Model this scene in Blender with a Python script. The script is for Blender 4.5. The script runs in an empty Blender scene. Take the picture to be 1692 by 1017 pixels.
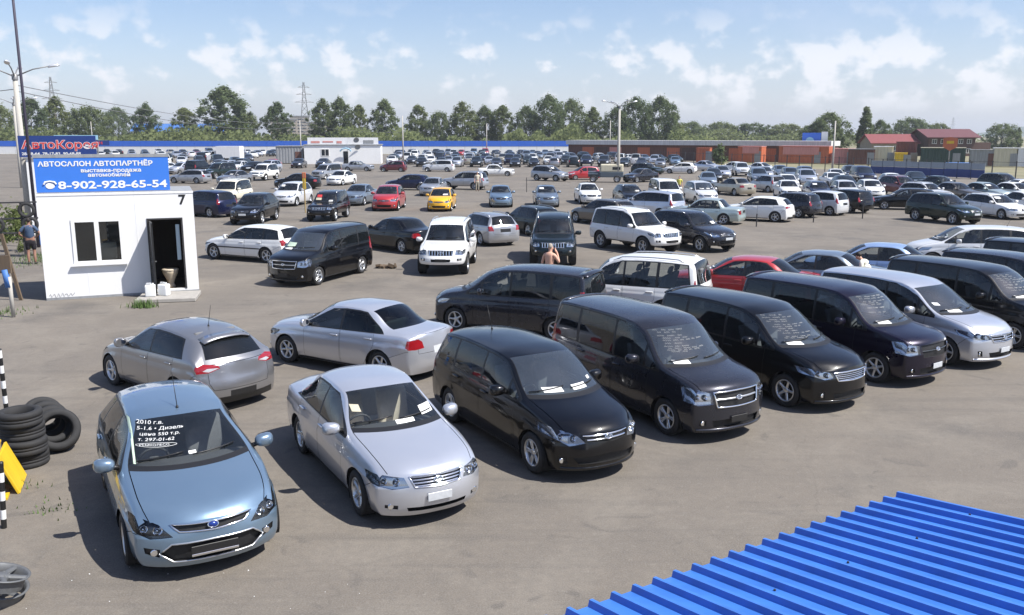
import bpy, bmesh, math, random
import numpy as np
from mathutils import Vector, Matrix, Euler
from mathutils.bvhtree import BVHTree
random.seed(7)
SC = bpy.context.scene
COL = SC.collection

# ------------------------------------------------------------------ camera, sky, sun, exposure
cam = bpy.data.cameras.new('camera'); cam.sensor_width = 36; cam.lens = 31.06; cam.clip_end = 20000; cam.clip_start = .05
camo = bpy.data.objects.new('camera', cam); COL.objects.link(camo)
camo.location = (0, 0, 5.03); camo.rotation_euler = (math.pi/2-math.atan((508.5-223)/1460), 0, 0)
SC.camera = camo
SUN_AZ, SUN_EL = -20, 54           # degrees: azimuth from +x towards +y
world = bpy.data.worlds.new('World'); SC.world = world; world.use_nodes = True
def make_sky(nt):
    N = nt.nodes; K = nt.links
    bg = N['Background']; bg.inputs[1].default_value = .078
    sky = N.new('ShaderNodeTexSky'); sky.sky_type = 'NISHITA'; sky.sun_disc = False; sky.sun_elevation = math.radians(SUN_EL); sky.sun_rotation = math.radians(90-SUN_AZ)
    sky.altitude = 200; sky.air_density = 1.0; sky.dust_density = 1.0; sky.ozone_density = 3.0
    def math_(op, a, b=None, c=None):
        n = N.new('ShaderNodeMath'); n.operation = op
        for i, v in enumerate((a, b, c)):
            if v is None: continue
            if isinstance(v, (int, float)): n.inputs[i].default_value = v
            else: K.new(v, n.inputs[i])
        return n.outputs[0]
    def ramp(v, a, b, lo=0, hi=1):
        n = N.new('ShaderNodeMapRange'); n.interpolation_type = 'SMOOTHSTEP'; K.new(v, n.inputs[0]); n.inputs[1].default_value = a; n.inputs[2].default_value = b; n.inputs[3].default_value = lo; n.inputs[4].default_value = hi; return n.outputs[0]
    tc = N.new('ShaderNodeTexCoord'); sp = N.new('ShaderNodeSeparateXYZ'); K.new(tc.outputs['Generated'], sp.inputs[0])
    az = math_('ARCTAN2', sp.outputs[0], sp.outputs[1]); el = sp.outputs[2]
    cb = N.new('ShaderNodeCombineXYZ'); K.new(math_('MULTIPLY', az, 1.0), cb.inputs[0]); K.new(math_('MULTIPLY', el, 1.35), cb.inputs[1])
    def noise(scale, detail, rough, off):
        m = N.new('ShaderNodeMapping'); m.inputs['Location'].default_value = off; K.new(cb.outputs[0], m.inputs[0])
        n = N.new('ShaderNodeTexNoise'); n.inputs['Scale'].default_value = scale; n.inputs['Detail'].default_value = detail; n.inputs['Roughness'].default_value = rough; K.new(m.outputs[0], n.inputs['Vector']); return n.outputs['Fac']
    big = noise(5.2, 2, .5, (9.3, .4, 0)); puff = noise(24, 9, .52, (1.7, 5.2, 0)); veil = noise(2.2, 6, .62, (7.7, 2.2, 0))
    # heaped clouds low over the horizon
    dens = math_('ADD', math_('MULTIPLY', puff, .75), math_('MULTIPLY', big, .36))
    band = math_('MULTIPLY', ramp(el, .012, .045), ramp(el, .15, .07))
    cum = math_('MULTIPLY', ramp(dens, .558, .672), band)
    # thin high veil
    vl = math_('MULTIPLY', ramp(veil, .44, .72), ramp(el, .0, .2, .34, .22))
    haze_ = ramp(el, .14, .0, 0, .40)
    m1 = N.new('ShaderNodeMix'); m1.data_type = 'RGBA'; K.new(math_('MAXIMUM', vl, haze_), m1.inputs[0]); tn = N.new('ShaderNodeVectorMath'); tn.operation = 'MULTIPLY'; K.new(sky.outputs[0], tn.inputs[0]); tn.inputs[1].default_value = (1.30, 1.25, 1.34); K.new(tn.outputs[0], m1.inputs[6]); m1.inputs[7].default_value = (6.7, 7.3, 9.1, 1)
    m2 = N.new('ShaderNodeMix'); m2.data_type = 'RGBA'; K.new(math_('MULTIPLY', cum, .78), m2.inputs[0]); K.new(m1.outputs[2], m2.inputs[6]); m2.inputs[7].default_value = (8.8, 8.85, 9.3, 1)
    K.new(m2.outputs[2], bg.inputs[0])
make_sky(world.node_tree)
sl = bpy.data.lights.new('sun', 'SUN'); sl.energy = 5.0; sl.angle = math.radians(.5); sl.color = (1, .965, .91)
sun = bpy.data.objects.new('sun', sl); COL.objects.link(sun)
_a, _e = math.radians(SUN_AZ), math.radians(SUN_EL)
sun.rotation_euler = Vector((-math.cos(_a)*math.cos(_e), -math.sin(_a)*math.cos(_e), -math.sin(_e))).to_track_quat('-Z', 'Y').to_euler()
VS = SC.view_settings; VS.view_transform = 'Standard'; VS.look = 'None'; VS.gamma = 1; VS.use_curve_mapping = False; VS.exposure = 0.6
SC.cycles.max_bounces = 8; SC.cycles.transparent_max_bounces = 14; SC.cycles.caustics_reflective = False; SC.cycles.caustics_refractive = False
def nodes(name):
    m = bpy.data.materials.new(name); m.use_nodes = True; nt = m.node_tree
    return m, nt, nt.nodes['Principled BSDF']
def simple(name, col, rough=.5, metal=0, coat=0, noise=0, scale=20, spec=None, coat_r=.04):
    m, nt, b = nodes(name); b.inputs['Base Color'].default_value = (*col, 1); b.inputs['Roughness'].default_value = rough; b.inputs['Metallic'].default_value = metal
    b.inputs['Coat Weight'].default_value = coat; b.inputs['Coat Roughness'].default_value = coat_r
    if spec is not None: b.inputs['Specular IOR Level'].default_value = spec
    if noise:
        tx = nt.nodes.new('ShaderNodeTexCoord'); n = nt.nodes.new('ShaderNodeTexNoise'); n.inputs['Scale'].default_value = scale; n.inputs['Detail'].default_value = 6
        r = nt.nodes.new('ShaderNodeMapRange'); r.inputs[3].default_value = 1-noise; r.inputs[4].default_value = 1+noise
        x = nt.nodes.new('ShaderNodeVectorMath'); x.operation = 'SCALE'; x.inputs[0].default_value = col
        nt.links.new(tx.outputs['Object'], n.inputs['Vector']); nt.links.new(n.outputs['Fac'], r.inputs[0]); nt.links.new(r.outputs[0], x.inputs['Scale']); nt.links.new(x.outputs[0], b.inputs['Base Color'])
    return m
def glass(name, tint, ior=1.5, rough=.01, dust_or_sheen=.0):
    m = bpy.data.materials.new(name); m.use_nodes = True; nt = m.node_tree; nt.nodes.clear()
    o = nt.nodes.new('ShaderNodeOutputMaterial'); mx = nt.nodes.new('ShaderNodeMixShader'); t = nt.nodes.new('ShaderNodeBsdfTransparent'); g = nt.nodes.new('ShaderNodeBsdfGlossy'); f = nt.nodes.new('ShaderNodeFresnel')
    t.inputs[0].default_value = (*tint, 1); g.inputs['Roughness'].default_value = rough; f.inputs[0].default_value = ior; g.inputs[0].default_value = (1, 1, 1, 1)
    nt.links.new(f.outputs[0], mx.inputs[0]); nt.links.new(t.outputs[0], mx.inputs[1]); nt.links.new(g.outputs[0], mx.inputs[2]); 
    if dust_or_sheen:      # pale bluish diffuse film: sky reflection painted into the glass colour
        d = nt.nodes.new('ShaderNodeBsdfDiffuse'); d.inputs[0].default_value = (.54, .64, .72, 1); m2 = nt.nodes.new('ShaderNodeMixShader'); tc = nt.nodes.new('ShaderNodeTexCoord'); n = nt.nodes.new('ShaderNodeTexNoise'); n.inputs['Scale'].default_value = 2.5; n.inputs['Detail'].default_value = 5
        r = nt.nodes.new('ShaderNodeMapRange'); r.inputs[3].default_value = dust_or_sheen*.5; r.inputs[4].default_value = dust_or_sheen*1.5; nt.links.new(tc.outputs['Object'], n.inputs['Vector']); nt.links.new(n.outputs['Fac'], r.inputs[0]); nt.links.new(r.outputs[0], m2.inputs[0]); nt.links.new(mx.outputs[0], m2.inputs[1]); nt.links.new(d.outputs[0], m2.inputs[2]); nt.links.new(m2.outputs[0], o.inputs[0])
    else: nt.links.new(mx.outputs[0], o.inputs[0])
    return m
M = {}
PAINT = {}
def paint(name, col, metal=.0, rough=.35, dust_or_sheen=.07, coat=1):
    """lacquered body paint: flake layer under clear coat, a thin film of road dirt low down on the body"""
    m, nt, b = nodes('paint_'+name); b.inputs['Metallic'].default_value = metal; b.inputs['Roughness'].default_value = rough; b.inputs['Coat Weight'].default_value = coat; b.inputs['Coat Roughness'].default_value = .03; b.inputs['Coat IOR'].default_value = 1.5; b.inputs['Specular IOR Level'].default_value = .5 if coat > .9 else .15
    tx = nt.nodes.new('ShaderNodeTexCoord'); n = nt.nodes.new('ShaderNodeTexNoise'); n.inputs['Scale'].default_value = 3; n.inputs['Detail'].default_value = 5
    sp = nt.nodes.new('ShaderNodeSeparateXYZ'); mr = nt.nodes.new('ShaderNodeMapRange'); mr.inputs[1].default_value = .55; mr.inputs[2].default_value = .15; mr.inputs[3].default_value = 0; mr.inputs[4].default_value = 1
    mu = nt.nodes.new('ShaderNodeMath'); mu.operation = 'MULTIPLY'; ad = nt.nodes.new('ShaderNodeMath'); ad.operation = 'MULTIPLY'; ad.inputs[1].default_value = dust_or_sheen*4
    mx = nt.nodes.new('ShaderNodeMix'); mx.data_type = 'RGBA'; mx.inputs[6].default_value = (*col, 1); mx.inputs[7].default_value = (.20, .18, .15, 1)
    nt.links.new(tx.outputs['Object'], n.inputs['Vector']); nt.links.new(tx.outputs['Object'], sp.inputs[0]); nt.links.new(sp.outputs['Z'], mr.inputs[0]); nt.links.new(mr.outputs[0], mu.inputs[0]); nt.links.new(n.outputs['Fac'], mu.inputs[1])
    nt.links.new(mu.outputs[0], ad.inputs[0]); nt.links.new(ad.outputs[0], mx.inputs[0]); nt.links.new(mx.outputs[2], b.inputs['Base Color'])
    fl = nt.nodes.new('ShaderNodeMapRange'); fl.inputs[3].default_value = rough-.06; fl.inputs[4].default_value = rough+.08
    nt.links.new(n.outputs['Fac'], fl.inputs[0]); nt.links.new(fl.outputs[0], b.inputs['Roughness'])
    PAINT[name] = m; return m
def make_materials():
    M['paint'] = simple('paint', (.5, .5, .5), .35, 0, 1)
    M['glass'] = glass('window_glass', (.78, .82, .82), 1.62, dust_or_sheen=.008); M['screen_blue'] = glass('reflective_windscreen', (.70, .76, .76), 2.2, dust_or_sheen=.042); M['screen'] = glass('windscreen_glass', (.88, .91, .90), 1.62, dust_or_sheen=.012); M['tint'] = glass('tinted_glass', (.10, .115, .125), 1.55, dust_or_sheen=.012); M['far_lamp'] = simple('far_lamp', (.62, .64, .66), .12, .3, 1); M['lens'] = glass('lamp_lens', (.92, .93, .95), 1.45)  # van windscreens get the strongest painted sky sheen
    M['trim'] = simple('black_trim', (.012, .012, .013), .45); M['under'] = simple('underbody', (.010, .010, .010), .9); M['mesh_black'] = simple('grille_mesh', (.010, .010, .011), .6)
    M['chrome'] = simple('chrome', (.86, .87, .88), .10, 1); M['rim'] = simple('alloy', (.60, .61, .62), .28, .85); M['brake'] = simple('brake', (.06, .06, .06), .5, .6)
    M['tyre'] = simple('tyre_rubber', (.022, .022, .023), .80, noise=.3, scale=12); M['reflector'] = simple('reflector', (.62, .64, .67), .18, .9); M['dark_housing'] = simple('dark_housing', (.10, .11, .12), .25, .7)
    M['red_lens'] = simple('red_lens', (.26, .008, .012), .12, 0, 1, noise=.35, scale=9); M['plate_dark'] = simple('plate_dark', (.015, .015, .016), .4); M['plate_white'] = simple('plate_white', (.50, .52, .54), .4, noise=.2, scale=14)
    M['mirror'] = simple('mirror_glass', (.8, .8, .8), .02, 1); M['cabin'] = simple('cabin_lining', (.05, .05, .052), .8); M['dash'] = simple('dashboard', (.06, .062, .066), .7)
    M['seat_grey'] = simple('seat_grey', (.15, .152, .158), .9, noise=.2); M['seat_beige'] = simple('seat_beige', (.60, .53, .42), .85, noise=.12); M['badge_blue'] = simple('badge_blue', (.01, .035, .22), .2, .2, 1)
    M['paper'] = simple('paper', (.80, .80, .78), .7); M['marker'] = simple('marker_white', (.66, .67, .66), .7)
    paint('ice_blue', (.20, .295, .40), .65, .33); paint('silver', (.60, .62, .67), .65, .32); paint('grey', (.30, .30, .31), .7, .3); paint('black', (.0018, .0018, .0026), 0, .3, .004, .88); paint('graphite', (.030, .031, .040), .5, .26, .006, .89)
    paint('white', (.78, .78, .76), 0, .35, .05); paint('pearl', (.66, .67, .68), .15, .3); paint('navy', (.008, .012, .045), .3, .3, .02, .9); paint('red', (.40, .025, .03), .1, .32); paint('yellow', (.80, .42, .005), 0, .35)
    paint('plum', (.008, .006, .018), .3, .28, .005, .88); paint('teal', (.008, .015, .019), .3, .3, .006, .6); paint('sky', (.30, .42, .66), .4, .32); paint('blue', (.04, .09, .30), .35, .3); paint('bronze', (.135, .12, .105), .6, .34)
    paint('beige', (.46, .42, .33), .5, .35); paint('mint', (.44, .52, .50), .5, .34); paint('steel', (.20, .25, .31), .6, .33); paint('green', (.012, .024, .020), .3, .33, .02, .85); paint('cream', (.72, .68, .55), 0, .4); paint('wine', (.12, .012, .018), .3, .3); paint('pearl_grey', (.42, .43, .45), .6, .33)
# ------------------------------------------------------------------ cars
def pchip(xs, ys, q):
    xs = np.asarray(xs, float); ys = np.asarray(ys, float); q = np.atleast_1d(np.asarray(q, float))
    h = np.diff(xs); d = np.diff(ys)/h; m = np.zeros_like(ys)
    m[0] = d[0]; m[-1] = d[-1]
    for i in range(1, len(xs)-1):
        if d[i-1]*d[i] > 0:
            w1 = 2*h[i]+h[i-1]; w2 = h[i]+2*h[i-1]
            m[i] = (w1+w2)/(w1/d[i-1]+w2/d[i])
    k = np.clip(np.searchsorted(xs, q)-1, 0, len(xs)-2)
    t = np.clip((q-xs[k])/h[k], 0, 1); H = h[k]
    r = (2*t**3-3*t**2+1)*ys[k]+(t**3-2*t**2+t)*H*m[k]+(-2*t**3+3*t**2)*ys[k+1]+(t**3-t**2)*H*m[k+1]
    return r

def lin(pts, q):
    return float(np.interp(q, [p[0] for p in pts], [p[1] for p in pts]))

PLAN = [(0, .80), (.10, .895), (.2, .955), (.33, .99), (.5, 1), (.78, 1), (.9, .975), (.96, .93), (1, .86)]
# stations: (x centre, z centre, x edge, y edge, z edge) from the nose backwards, metres
T = {}
T['hatchback'] = dict(L=4.34, W=1.84, sill=.19, wheels=(.90, 3.53), R=.318, arch=.365,
    st=[(.06,.725,.34,.69,.71),(.22,.83,.47,.735,.80),(.62,.93,.80,.77,.90),(1.05,1.0,1.36,.775,.995),(1.95,1.43,2.10,.57,1.38),(2.40,1.49,2.45,.59,1.425),(3.0,1.50,3.0,.59,1.43),(3.60,1.45,3.55,.57,1.385),(3.88,1.40,3.80,.56,1.34),(4.18,1.02,4.05,.66,1.0),(4.24,.94,4.10,.68,.92)],
    cowl=3, head=4, rwt=8, rwb=9, fcap=[(.19,.08),(.3,.01),(.45,0),(.6,.015),(.725,.06)], rcap=[(.19,4.26),(.35,4.33),(.5,4.34),(.7,4.31),(.94,4.24)],
    belt=[(1.0,.91),(4.0,1.0)], win=[(1.50,1.50,2.46,2.46),(2.52,2.52,3.38,3.30),(3.44,3.36,3.86,3.70)], doors=[(1.42,2.47),(2.49,3.42)],
    lamp=[(.43,.57),(.66,.545),(.81,.60),(.88,.74),(.80,.765),(.56,.70)], grille=[(0,.605),(.36,.625),(.45,.70),(0,.69)], intake=[(0,.275),(.44,.275),(.58,.375),(.45,.49),(0,.50)], lamp_sweep=.20, fog=[(.58,.33),(.72,.37),(.73,.44),(.57,.43)],
    tail=[(.60,.78),(.80,.78),(.80,1.25),(.70,1.25)], mirror=(1.55,.99), hood_seam=1)
T['sporty_hatchback'] = dict(L=4.46, W=1.755, sill=.19, wheels=(.94, 3.58), R=.318, arch=.36,
    st=[(.06,.68,.45,.62,.67),(.25,.78,.6,.67,.77),(.65,.88,.9,.71,.86),(1.15,.96,1.45,.725,.96),(2.05,1.405,2.2,.55,1.36),(2.5,1.46,2.55,.57,1.40),(3.1,1.46,3.1,.565,1.39),(3.65,1.405,3.6,.55,1.335),(3.93,1.35,3.85,.54,1.285),(4.28,1.03,4.14,.62,1.01),(4.36,.95,4.2,.65,.93)],
    cowl=3, head=4, rwt=8, rwb=9, fcap=[(.19,.10),(.3,.02),(.45,0),(.6,.02),(.68,.06)], rcap=[(.19,4.36),(.35,4.45),(.52,4.46),(.7,4.41),(.95,4.36)],
    belt=[(1.1,.90),(4.1,1.01)], win=[(1.55,1.55,2.56,2.50),(2.62,2.56,3.72,3.50)], doors=[(1.48,2.52),(2.54,3.46)],
    lamp=[(.42,.56),(.62,.55),(.77,.64),(.79,.76),(.70,.76),(.5,.67)], grille=[(0,.40),(.42,.40),(.48,.5),(0,.52)], intake=[(0,.27),(.45,.27),(.5,.37),(0,.37)], fog=[(.56,.30),(.68,.33),(.68,.40),(.56,.40)],
    tail=[(.40,.86),(.60,.80),(.80,.80),(.82,.92),(.66,.955),(.42,.92)], skirt=.33, tail_clear=[(.41,.87),(.60,.815),(.70,.84),(.62,.88)], rplate=(.36, .27), mirror=(1.62,.98), hood_seam=1)
T['sedan'] = dict(L=4.60, W=1.70, sill=.19, wheels=(.90, 3.60), R=.312, arch=.355,
    st=[(.07,.765,.33,.64,.74),(.26,.85,.50,.675,.82),(.68,.93,.86,.70,.90),(1.15,1.0,1.42,.715,.985),(1.98,1.41,2.12,.555,1.36),(2.45,1.465,2.5,.575,1.41),(2.95,1.465,2.95,.57,1.405),(3.30,1.42,3.22,.55,1.36),(3.98,1.08,3.78,.61,1.045),(4.28,1.045,4.2,.65,1.01),(4.50,1.02,4.36,.66,.97)],
    cowl=3, head=4, rwt=7, rwb=8, fcap=[(.19,.10),(.3,.02),(.45,0),(.6,.02),(.765,.07)], rcap=[(.19,4.5),(.35,4.58),(.5,4.6),(.75,4.56),(1.02,4.50)],
    belt=[(1.1,.90),(4.2,.98)], win=[(1.50,1.50,2.50,2.50),(2.56,2.56,3.68,3.10)], doors=[(1.46,2.51),(2.53,3.46)],
    lamp=[(.38,.595),(.58,.565),(.76,.60),(.82,.725),(.66,.735),(.43,.715)], grille=[(0,.575),(.31,.59),(.37,.725),(0,.735)], intake=[(0,.265),(.40,.27),(.42,.325),(0,.325)], fog=[(.52,.30),(.66,.31),(.66,.355),(.52,.355)],
    tail=[(.46,.73),(.66,.71),(.80,.72),(.82,.90),(.56,.92),(.48,.86)], rplate=(.66, .20), mirror=(1.60,.98), hood_seam=1)
T['low_minivan'] = dict(L=4.64, W=1.71, sill=.20, wheels=(.88, 3.665), R=.318, arch=.36,
    st=[(.07,.785,.36,.63,.765),(.22,.89,.50,.675,.87),(.55,.99,.80,.70,.96),(.90,1.07,1.22,.72,1.06),(1.85,1.56,2.0,.60,1.51),(2.4,1.625,2.4,.62,1.565),(3.2,1.64,3.2,.62,1.575),(3.9,1.60,3.9,.61,1.54),(4.28,1.54,4.22,.59,1.48),(4.52,1.08,4.40,.68,1.06),(4.56,1.0,4.44,.70,.97)],
    cowl=3, head=4, rwt=8, rwb=9, fcap=[(.20,.10),(.3,.02),(.45,0),(.6,.02),(.785,.07)], rcap=[(.20,4.56),(.35,4.63),(.5,4.64),(.75,4.61),(1.0,4.56)],
    belt=[(.9,.98),(4.4,1.06)], win=[(1.36,1.36,1.62,1.62),(1.68,1.68,2.50,2.50),(2.56,2.56,3.50,3.50),(3.58,3.58,4.20,4.12)], doors=[(1.40,2.51),(2.53,3.52)],
    lamp=[(.37,.635),(.58,.59),(.79,.72),(.83,.86),(.66,.795),(.47,.745)], grille=[(0,.63),(.33,.645),(.42,.75),(0,.765)], lamp_sweep=.40, intake=[(0,.32),(.46,.32),(.54,.42),(0,.46)], fog=[(.60,.33),(.70,.34),(.70,.42),(.62,.42)],
    tail=[(.68,.82),(.80,.82),(.80,1.35),(.70,1.35)], mirror=(1.72,1.06), hood_seam=1)
T['tall_van'] = dict(L=4.61, W=1.72, sill=.21, wheels=(.88, 3.705), R=.32, arch=.365,
    st=[(.05,.93,.24,.70,.91),(.15,1.01,.35,.735,.985),(.42,1.08,.62,.755,1.05),(.74,1.15,1.06,.77,1.135),(1.55,1.70,1.74,.66,1.65),(2.0,1.81,2.0,.68,1.75),(2.8,1.85,2.8,.69,1.79),(3.8,1.84,3.8,.69,1.78),(4.38,1.80,4.33,.67,1.74),(4.55,1.16,4.46,.74,1.14),(4.57,1.05,4.48,.75,1.02)],
    cowl=3, head=4, rwt=8, rwb=9, fcap=[(.21,.06),(.3,.01),(.45,0),(.7,.005),(.93,.05)], rcap=[(.21,4.54),(.35,4.6),(.5,4.61),(.8,4.6),(1.05,4.57)],
    belt=[(.8,1.03),(4.4,1.09)], win=[(1.22,1.22,1.50,1.50),(1.56,1.56,2.38,2.38),(2.44,2.44,3.50,3.50),(3.58,3.58,4.36,4.26)], doors=[(1.38,2.40),(2.42,3.52)],
    lamp=[(.50,.70),(.72,.675),(.84,.72),(.86,.93),(.74,.945),(.52,.88)], grille=[(0,.63),(.43,.64),(.48,.885),(0,.895)], intake=[(0,.29),(.46,.29),(.52,.42),(0,.44)], lamp_sweep=.20, plan=[(0,.87),(.05,.915),(.10,.955),(.2,.98),(.33,.995),(.5,1),(.8,1),(.93,.98),(.97,.95),(1,.90)], fog=[(.60,.34),(.70,.34),(.70,.42),(.60,.42)],
    tail=[(.70,.80),(.82,.80),(.82,1.30),(.71,1.30)], mirror=(1.66,1.14), hood_seam=1)
T['sleek_van'] = dict(L=4.63, W=1.70, sill=.20, wheels=(.89, 3.745), R=.32, arch=.365,
    st=[(.05,.86,.29,.65,.83),(.18,.95,.43,.695,.92),(.44,1.03,.70,.73,1.0),(.76,1.10,1.15,.75,1.085),(1.70,1.62,1.9,.64,1.57),(2.2,1.73,2.2,.66,1.67),(3.0,1.77,3.0,.67,1.71),(3.8,1.755,3.8,.665,1.695),(4.40,1.71,4.35,.65,1.65),(4.57,1.1,4.48,.73,1.08),(4.59,1.0,4.5,.74,.97)],
    cowl=3, head=4, rwt=8, rwb=9, fcap=[(.20,.07),(.3,.01),(.45,0),(.65,.01),(.86,.05)], rcap=[(.20,4.55),(.35,4.62),(.5,4.63),(.8,4.62),(1.0,4.59)],
    belt=[(.9,1.0),(4.4,1.07)], win=[(1.30,1.30,1.62,1.62),(1.68,1.68,2.45,2.45),(2.51,2.51,3.55,3.55),(3.63,3.63,4.38,4.28)], doors=[(1.42,2.47),(2.49,3.56)],
    lamp=[(.41,.69),(.60,.655),(.80,.73),(.85,.86),(.70,.83),(.47,.775)], grille=[(0,.615),(.37,.63),(.44,.775),(0,.785)], lamp_sweep=.34, plan=[(0,.85),(.05,.90),(.10,.945),(.2,.975),(.33,.995),(.5,1),(.8,1),(.93,.98),(.97,.95),(1,.90)], intake=[(0,.29),(.42,.29),(.46,.40),(0,.42)], fog=[(.58,.32),(.66,.32),(.68,.44),(.60,.44)],
    tail=[(.70,.80),(.82,.80),(.80,1.30),(.70,1.30)], mirror=(1.72,1.09), hood_seam=1)
T['off_roader'] = dict(L=4.72, W=1.88, sill=.44, wheels=(.93, 3.72), R=.385, arch=.45,
    st=[(.12,.97,.34,.67,.95),(.3,1.06,.5,.74,1.03),(.72,1.11,.88,.775,1.08),(1.28,1.17,1.46,.78,1.155),(1.9,1.71,2.06,.66,1.665),(2.4,1.82,2.4,.68,1.76),(3.2,1.86,3.2,.69,1.79),(4.0,1.84,4.0,.68,1.77),(4.38,1.79,4.35,.66,1.73),(4.56,1.22,4.48,.74,1.20),(4.60,1.1,4.50,.76,1.07)],
    cowl=3, head=4, rwt=8, rwb=9, fcap=[(.44,.06),(.55,.0),(.68,.02),(.76,.08),(.97,.12)], rcap=[(.44,4.64),(.55,4.71),(.7,4.70),(.76,4.62),(1.1,4.60)],
    belt=[(1.2,1.07),(4.4,1.10)], win=[(1.55,1.55,2.50,2.50),(2.56,2.56,3.42,3.42),(3.50,3.50,4.34,4.22)], doors=[(1.50,2.51),(2.53,3.42)],
    lamp=[(.52,.79),(.76,.77),(.85,.84),(.85,.955),(.54,.955)], grille=[(0,.76),(.42,.76),(.46,.945),(0,.95)], intake=[(0,.54),(.34,.54),(.36,.64),(0,.64)], fog=[(.58,.57),(.74,.58),(.74,.66),(.58,.66)],
    tail=[(.72,.85),(.86,.85),(.86,1.35),(.74,1.35)], mirror=(1.62,1.14), rails=(2.15, 4.2), hood_seam=1)
T['crossover'] = dict(L=4.62, W=1.83, sill=.33, wheels=(.90, 3.57), R=.35, arch=.41,
    st=[(.08,.87,.40,.63,.85),(.28,.96,.55,.70,.94),(.7,1.04,.9,.745,1.01),(1.12,1.10,1.38,.76,1.09),(1.95,1.60,2.1,.60,1.555),(2.45,1.675,2.5,.63,1.62),(3.2,1.69,3.2,.63,1.625),(3.9,1.64,3.9,.61,1.575),(4.2,1.58,4.15,.59,1.52),(4.46,1.12,4.36,.69,1.10),(4.52,1.0,4.40,.71,.97)],
    cowl=3, head=4, rwt=8, rwb=9, fcap=[(.33,.09),(.45,.01),(.58,0),(.7,.02),(.87,.08)], rcap=[(.33,4.54),(.45,4.61),(.6,4.62),(.8,4.57),(1.0,4.52)],
    belt=[(1.1,1.01),(4.3,1.10)], win=[(1.50,1.50,2.46,2.46),(2.52,2.52,3.42,3.36),(3.48,3.42,4.15,3.98)], doors=[(1.46,2.48),(2.50,3.42)],
    lamp=[(.42,.72),(.66,.70),(.80,.80),(.83,.91),(.66,.905),(.46,.83)], grille=[(0,.72),(.33,.73),(.37,.85),(0,.86)], intake=[(0,.42),(.42,.42),(.46,.54),(0,.56)], fog=[(.58,.45),(.70,.47),(.70,.54),(.58,.54)],
    tail=[(.68,.85),(.84,.85),(.82,1.25),(.70,1.25)], mirror=(1.62,1.09), rails=(2.2, 4.0), hood_seam=1)
T['wagon'] = dict(L=4.55, W=1.75, sill=.19, wheels=(.85, 3.57), R=.316, arch=.36,
    st=[(.06,.72,.36,.62,.70),(.25,.80,.55,.67,.78),(.7,.89,.9,.70,.86),(1.2,.955,1.45,.715,.945),(2.0,1.38,2.12,.56,1.335),(2.5,1.44,2.5,.58,1.385),(3.2,1.45,3.2,.58,1.39),(3.9,1.41,3.85,.57,1.35),(4.12,1.37,4.06,.55,1.31),(4.42,1.0,4.3,.65,.98),(4.48,.92,4.34,.66,.89)],
    cowl=3, head=4, rwt=8, rwb=9, fcap=[(.19,.10),(.3,.02),(.45,0),(.58,.02),(.72,.06)], rcap=[(.19,4.46),(.35,4.54),(.5,4.55),(.7,4.52),(.92,4.48)],
    belt=[(1.1,.87),(4.3,.95)], win=[(1.52,1.52,2.48,2.48),(2.54,2.54,3.38,3.36),(3.44,3.42,4.18,3.98)], doors=[(1.48,2.50),(2.52,3.40)],
    lamp=[(.36,.57),(.60,.55),(.76,.58),(.80,.68),(.68,.69),(.40,.67)], grille=[(0,.55),(.22,.55),(.25,.68),(0,.69)], intake=[(0,.28),(.42,.28),(.44,.38),(0,.38)], fog=[(.56,.30),(.66,.30),(.66,.38),(.56,.38)],
    tail=[(.56,.72),(.80,.72),(.80,.94),(.64,.95)], mirror=(1.62,.95), rails=(2.2, 3.9), hood_seam=1)
T['compact'] = dict(L=3.85, W=1.68, sill=.19, wheels=(.74, 3.20), R=.30, arch=.345,
    st=[(.05,.75,.35,.61,.73),(.2,.85,.5,.66,.83),(.45,.94,.7,.69,.92),(.78,1.01,1.10,.71,1.0),(1.6,1.44,1.75,.58,1.395),(2.1,1.51,2.1,.6,1.455),(2.7,1.52,2.7,.6,1.46),(3.25,1.475,3.25,.58,1.415),(3.52,1.42,3.46,.57,1.36),(3.76,1.0,3.66,.66,.98),(3.79,.92,3.68,.67,.89)],
    cowl=3, head=4, rwt=8, rwb=9, fcap=[(.19,.10),(.3,.02),(.45,0),(.58,.01),(.75,.05)], rcap=[(.19,3.78),(.35,3.84),(.5,3.85),(.7,3.83),(.92,3.79)],
    belt=[(.9,.92),(3.6,1.0)], win=[(1.25,1.25,1.44,1.44),(1.48,1.48,2.14,2.14),(2.20,2.20,3.44,3.24)], doors=[(1.28,2.15),(2.17,3.0)],
    lamp=[(.36,.62),(.58,.59),(.75,.70),(.79,.84),(.68,.83),(.44,.73)], grille=[(0,.60),(.30,.62),(.34,.69),(0,.70)], intake=[(0,.28),(.40,.28),(.46,.40),(0,.42)], fog=[(.56,.30),(.66,.32),(.66,.40),(.56,.40)],
    tail=[(.66,.78),(.78,.78),(.78,1.2),(.68,1.2)], mirror=(1.5,.99), hood_seam=1)
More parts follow.
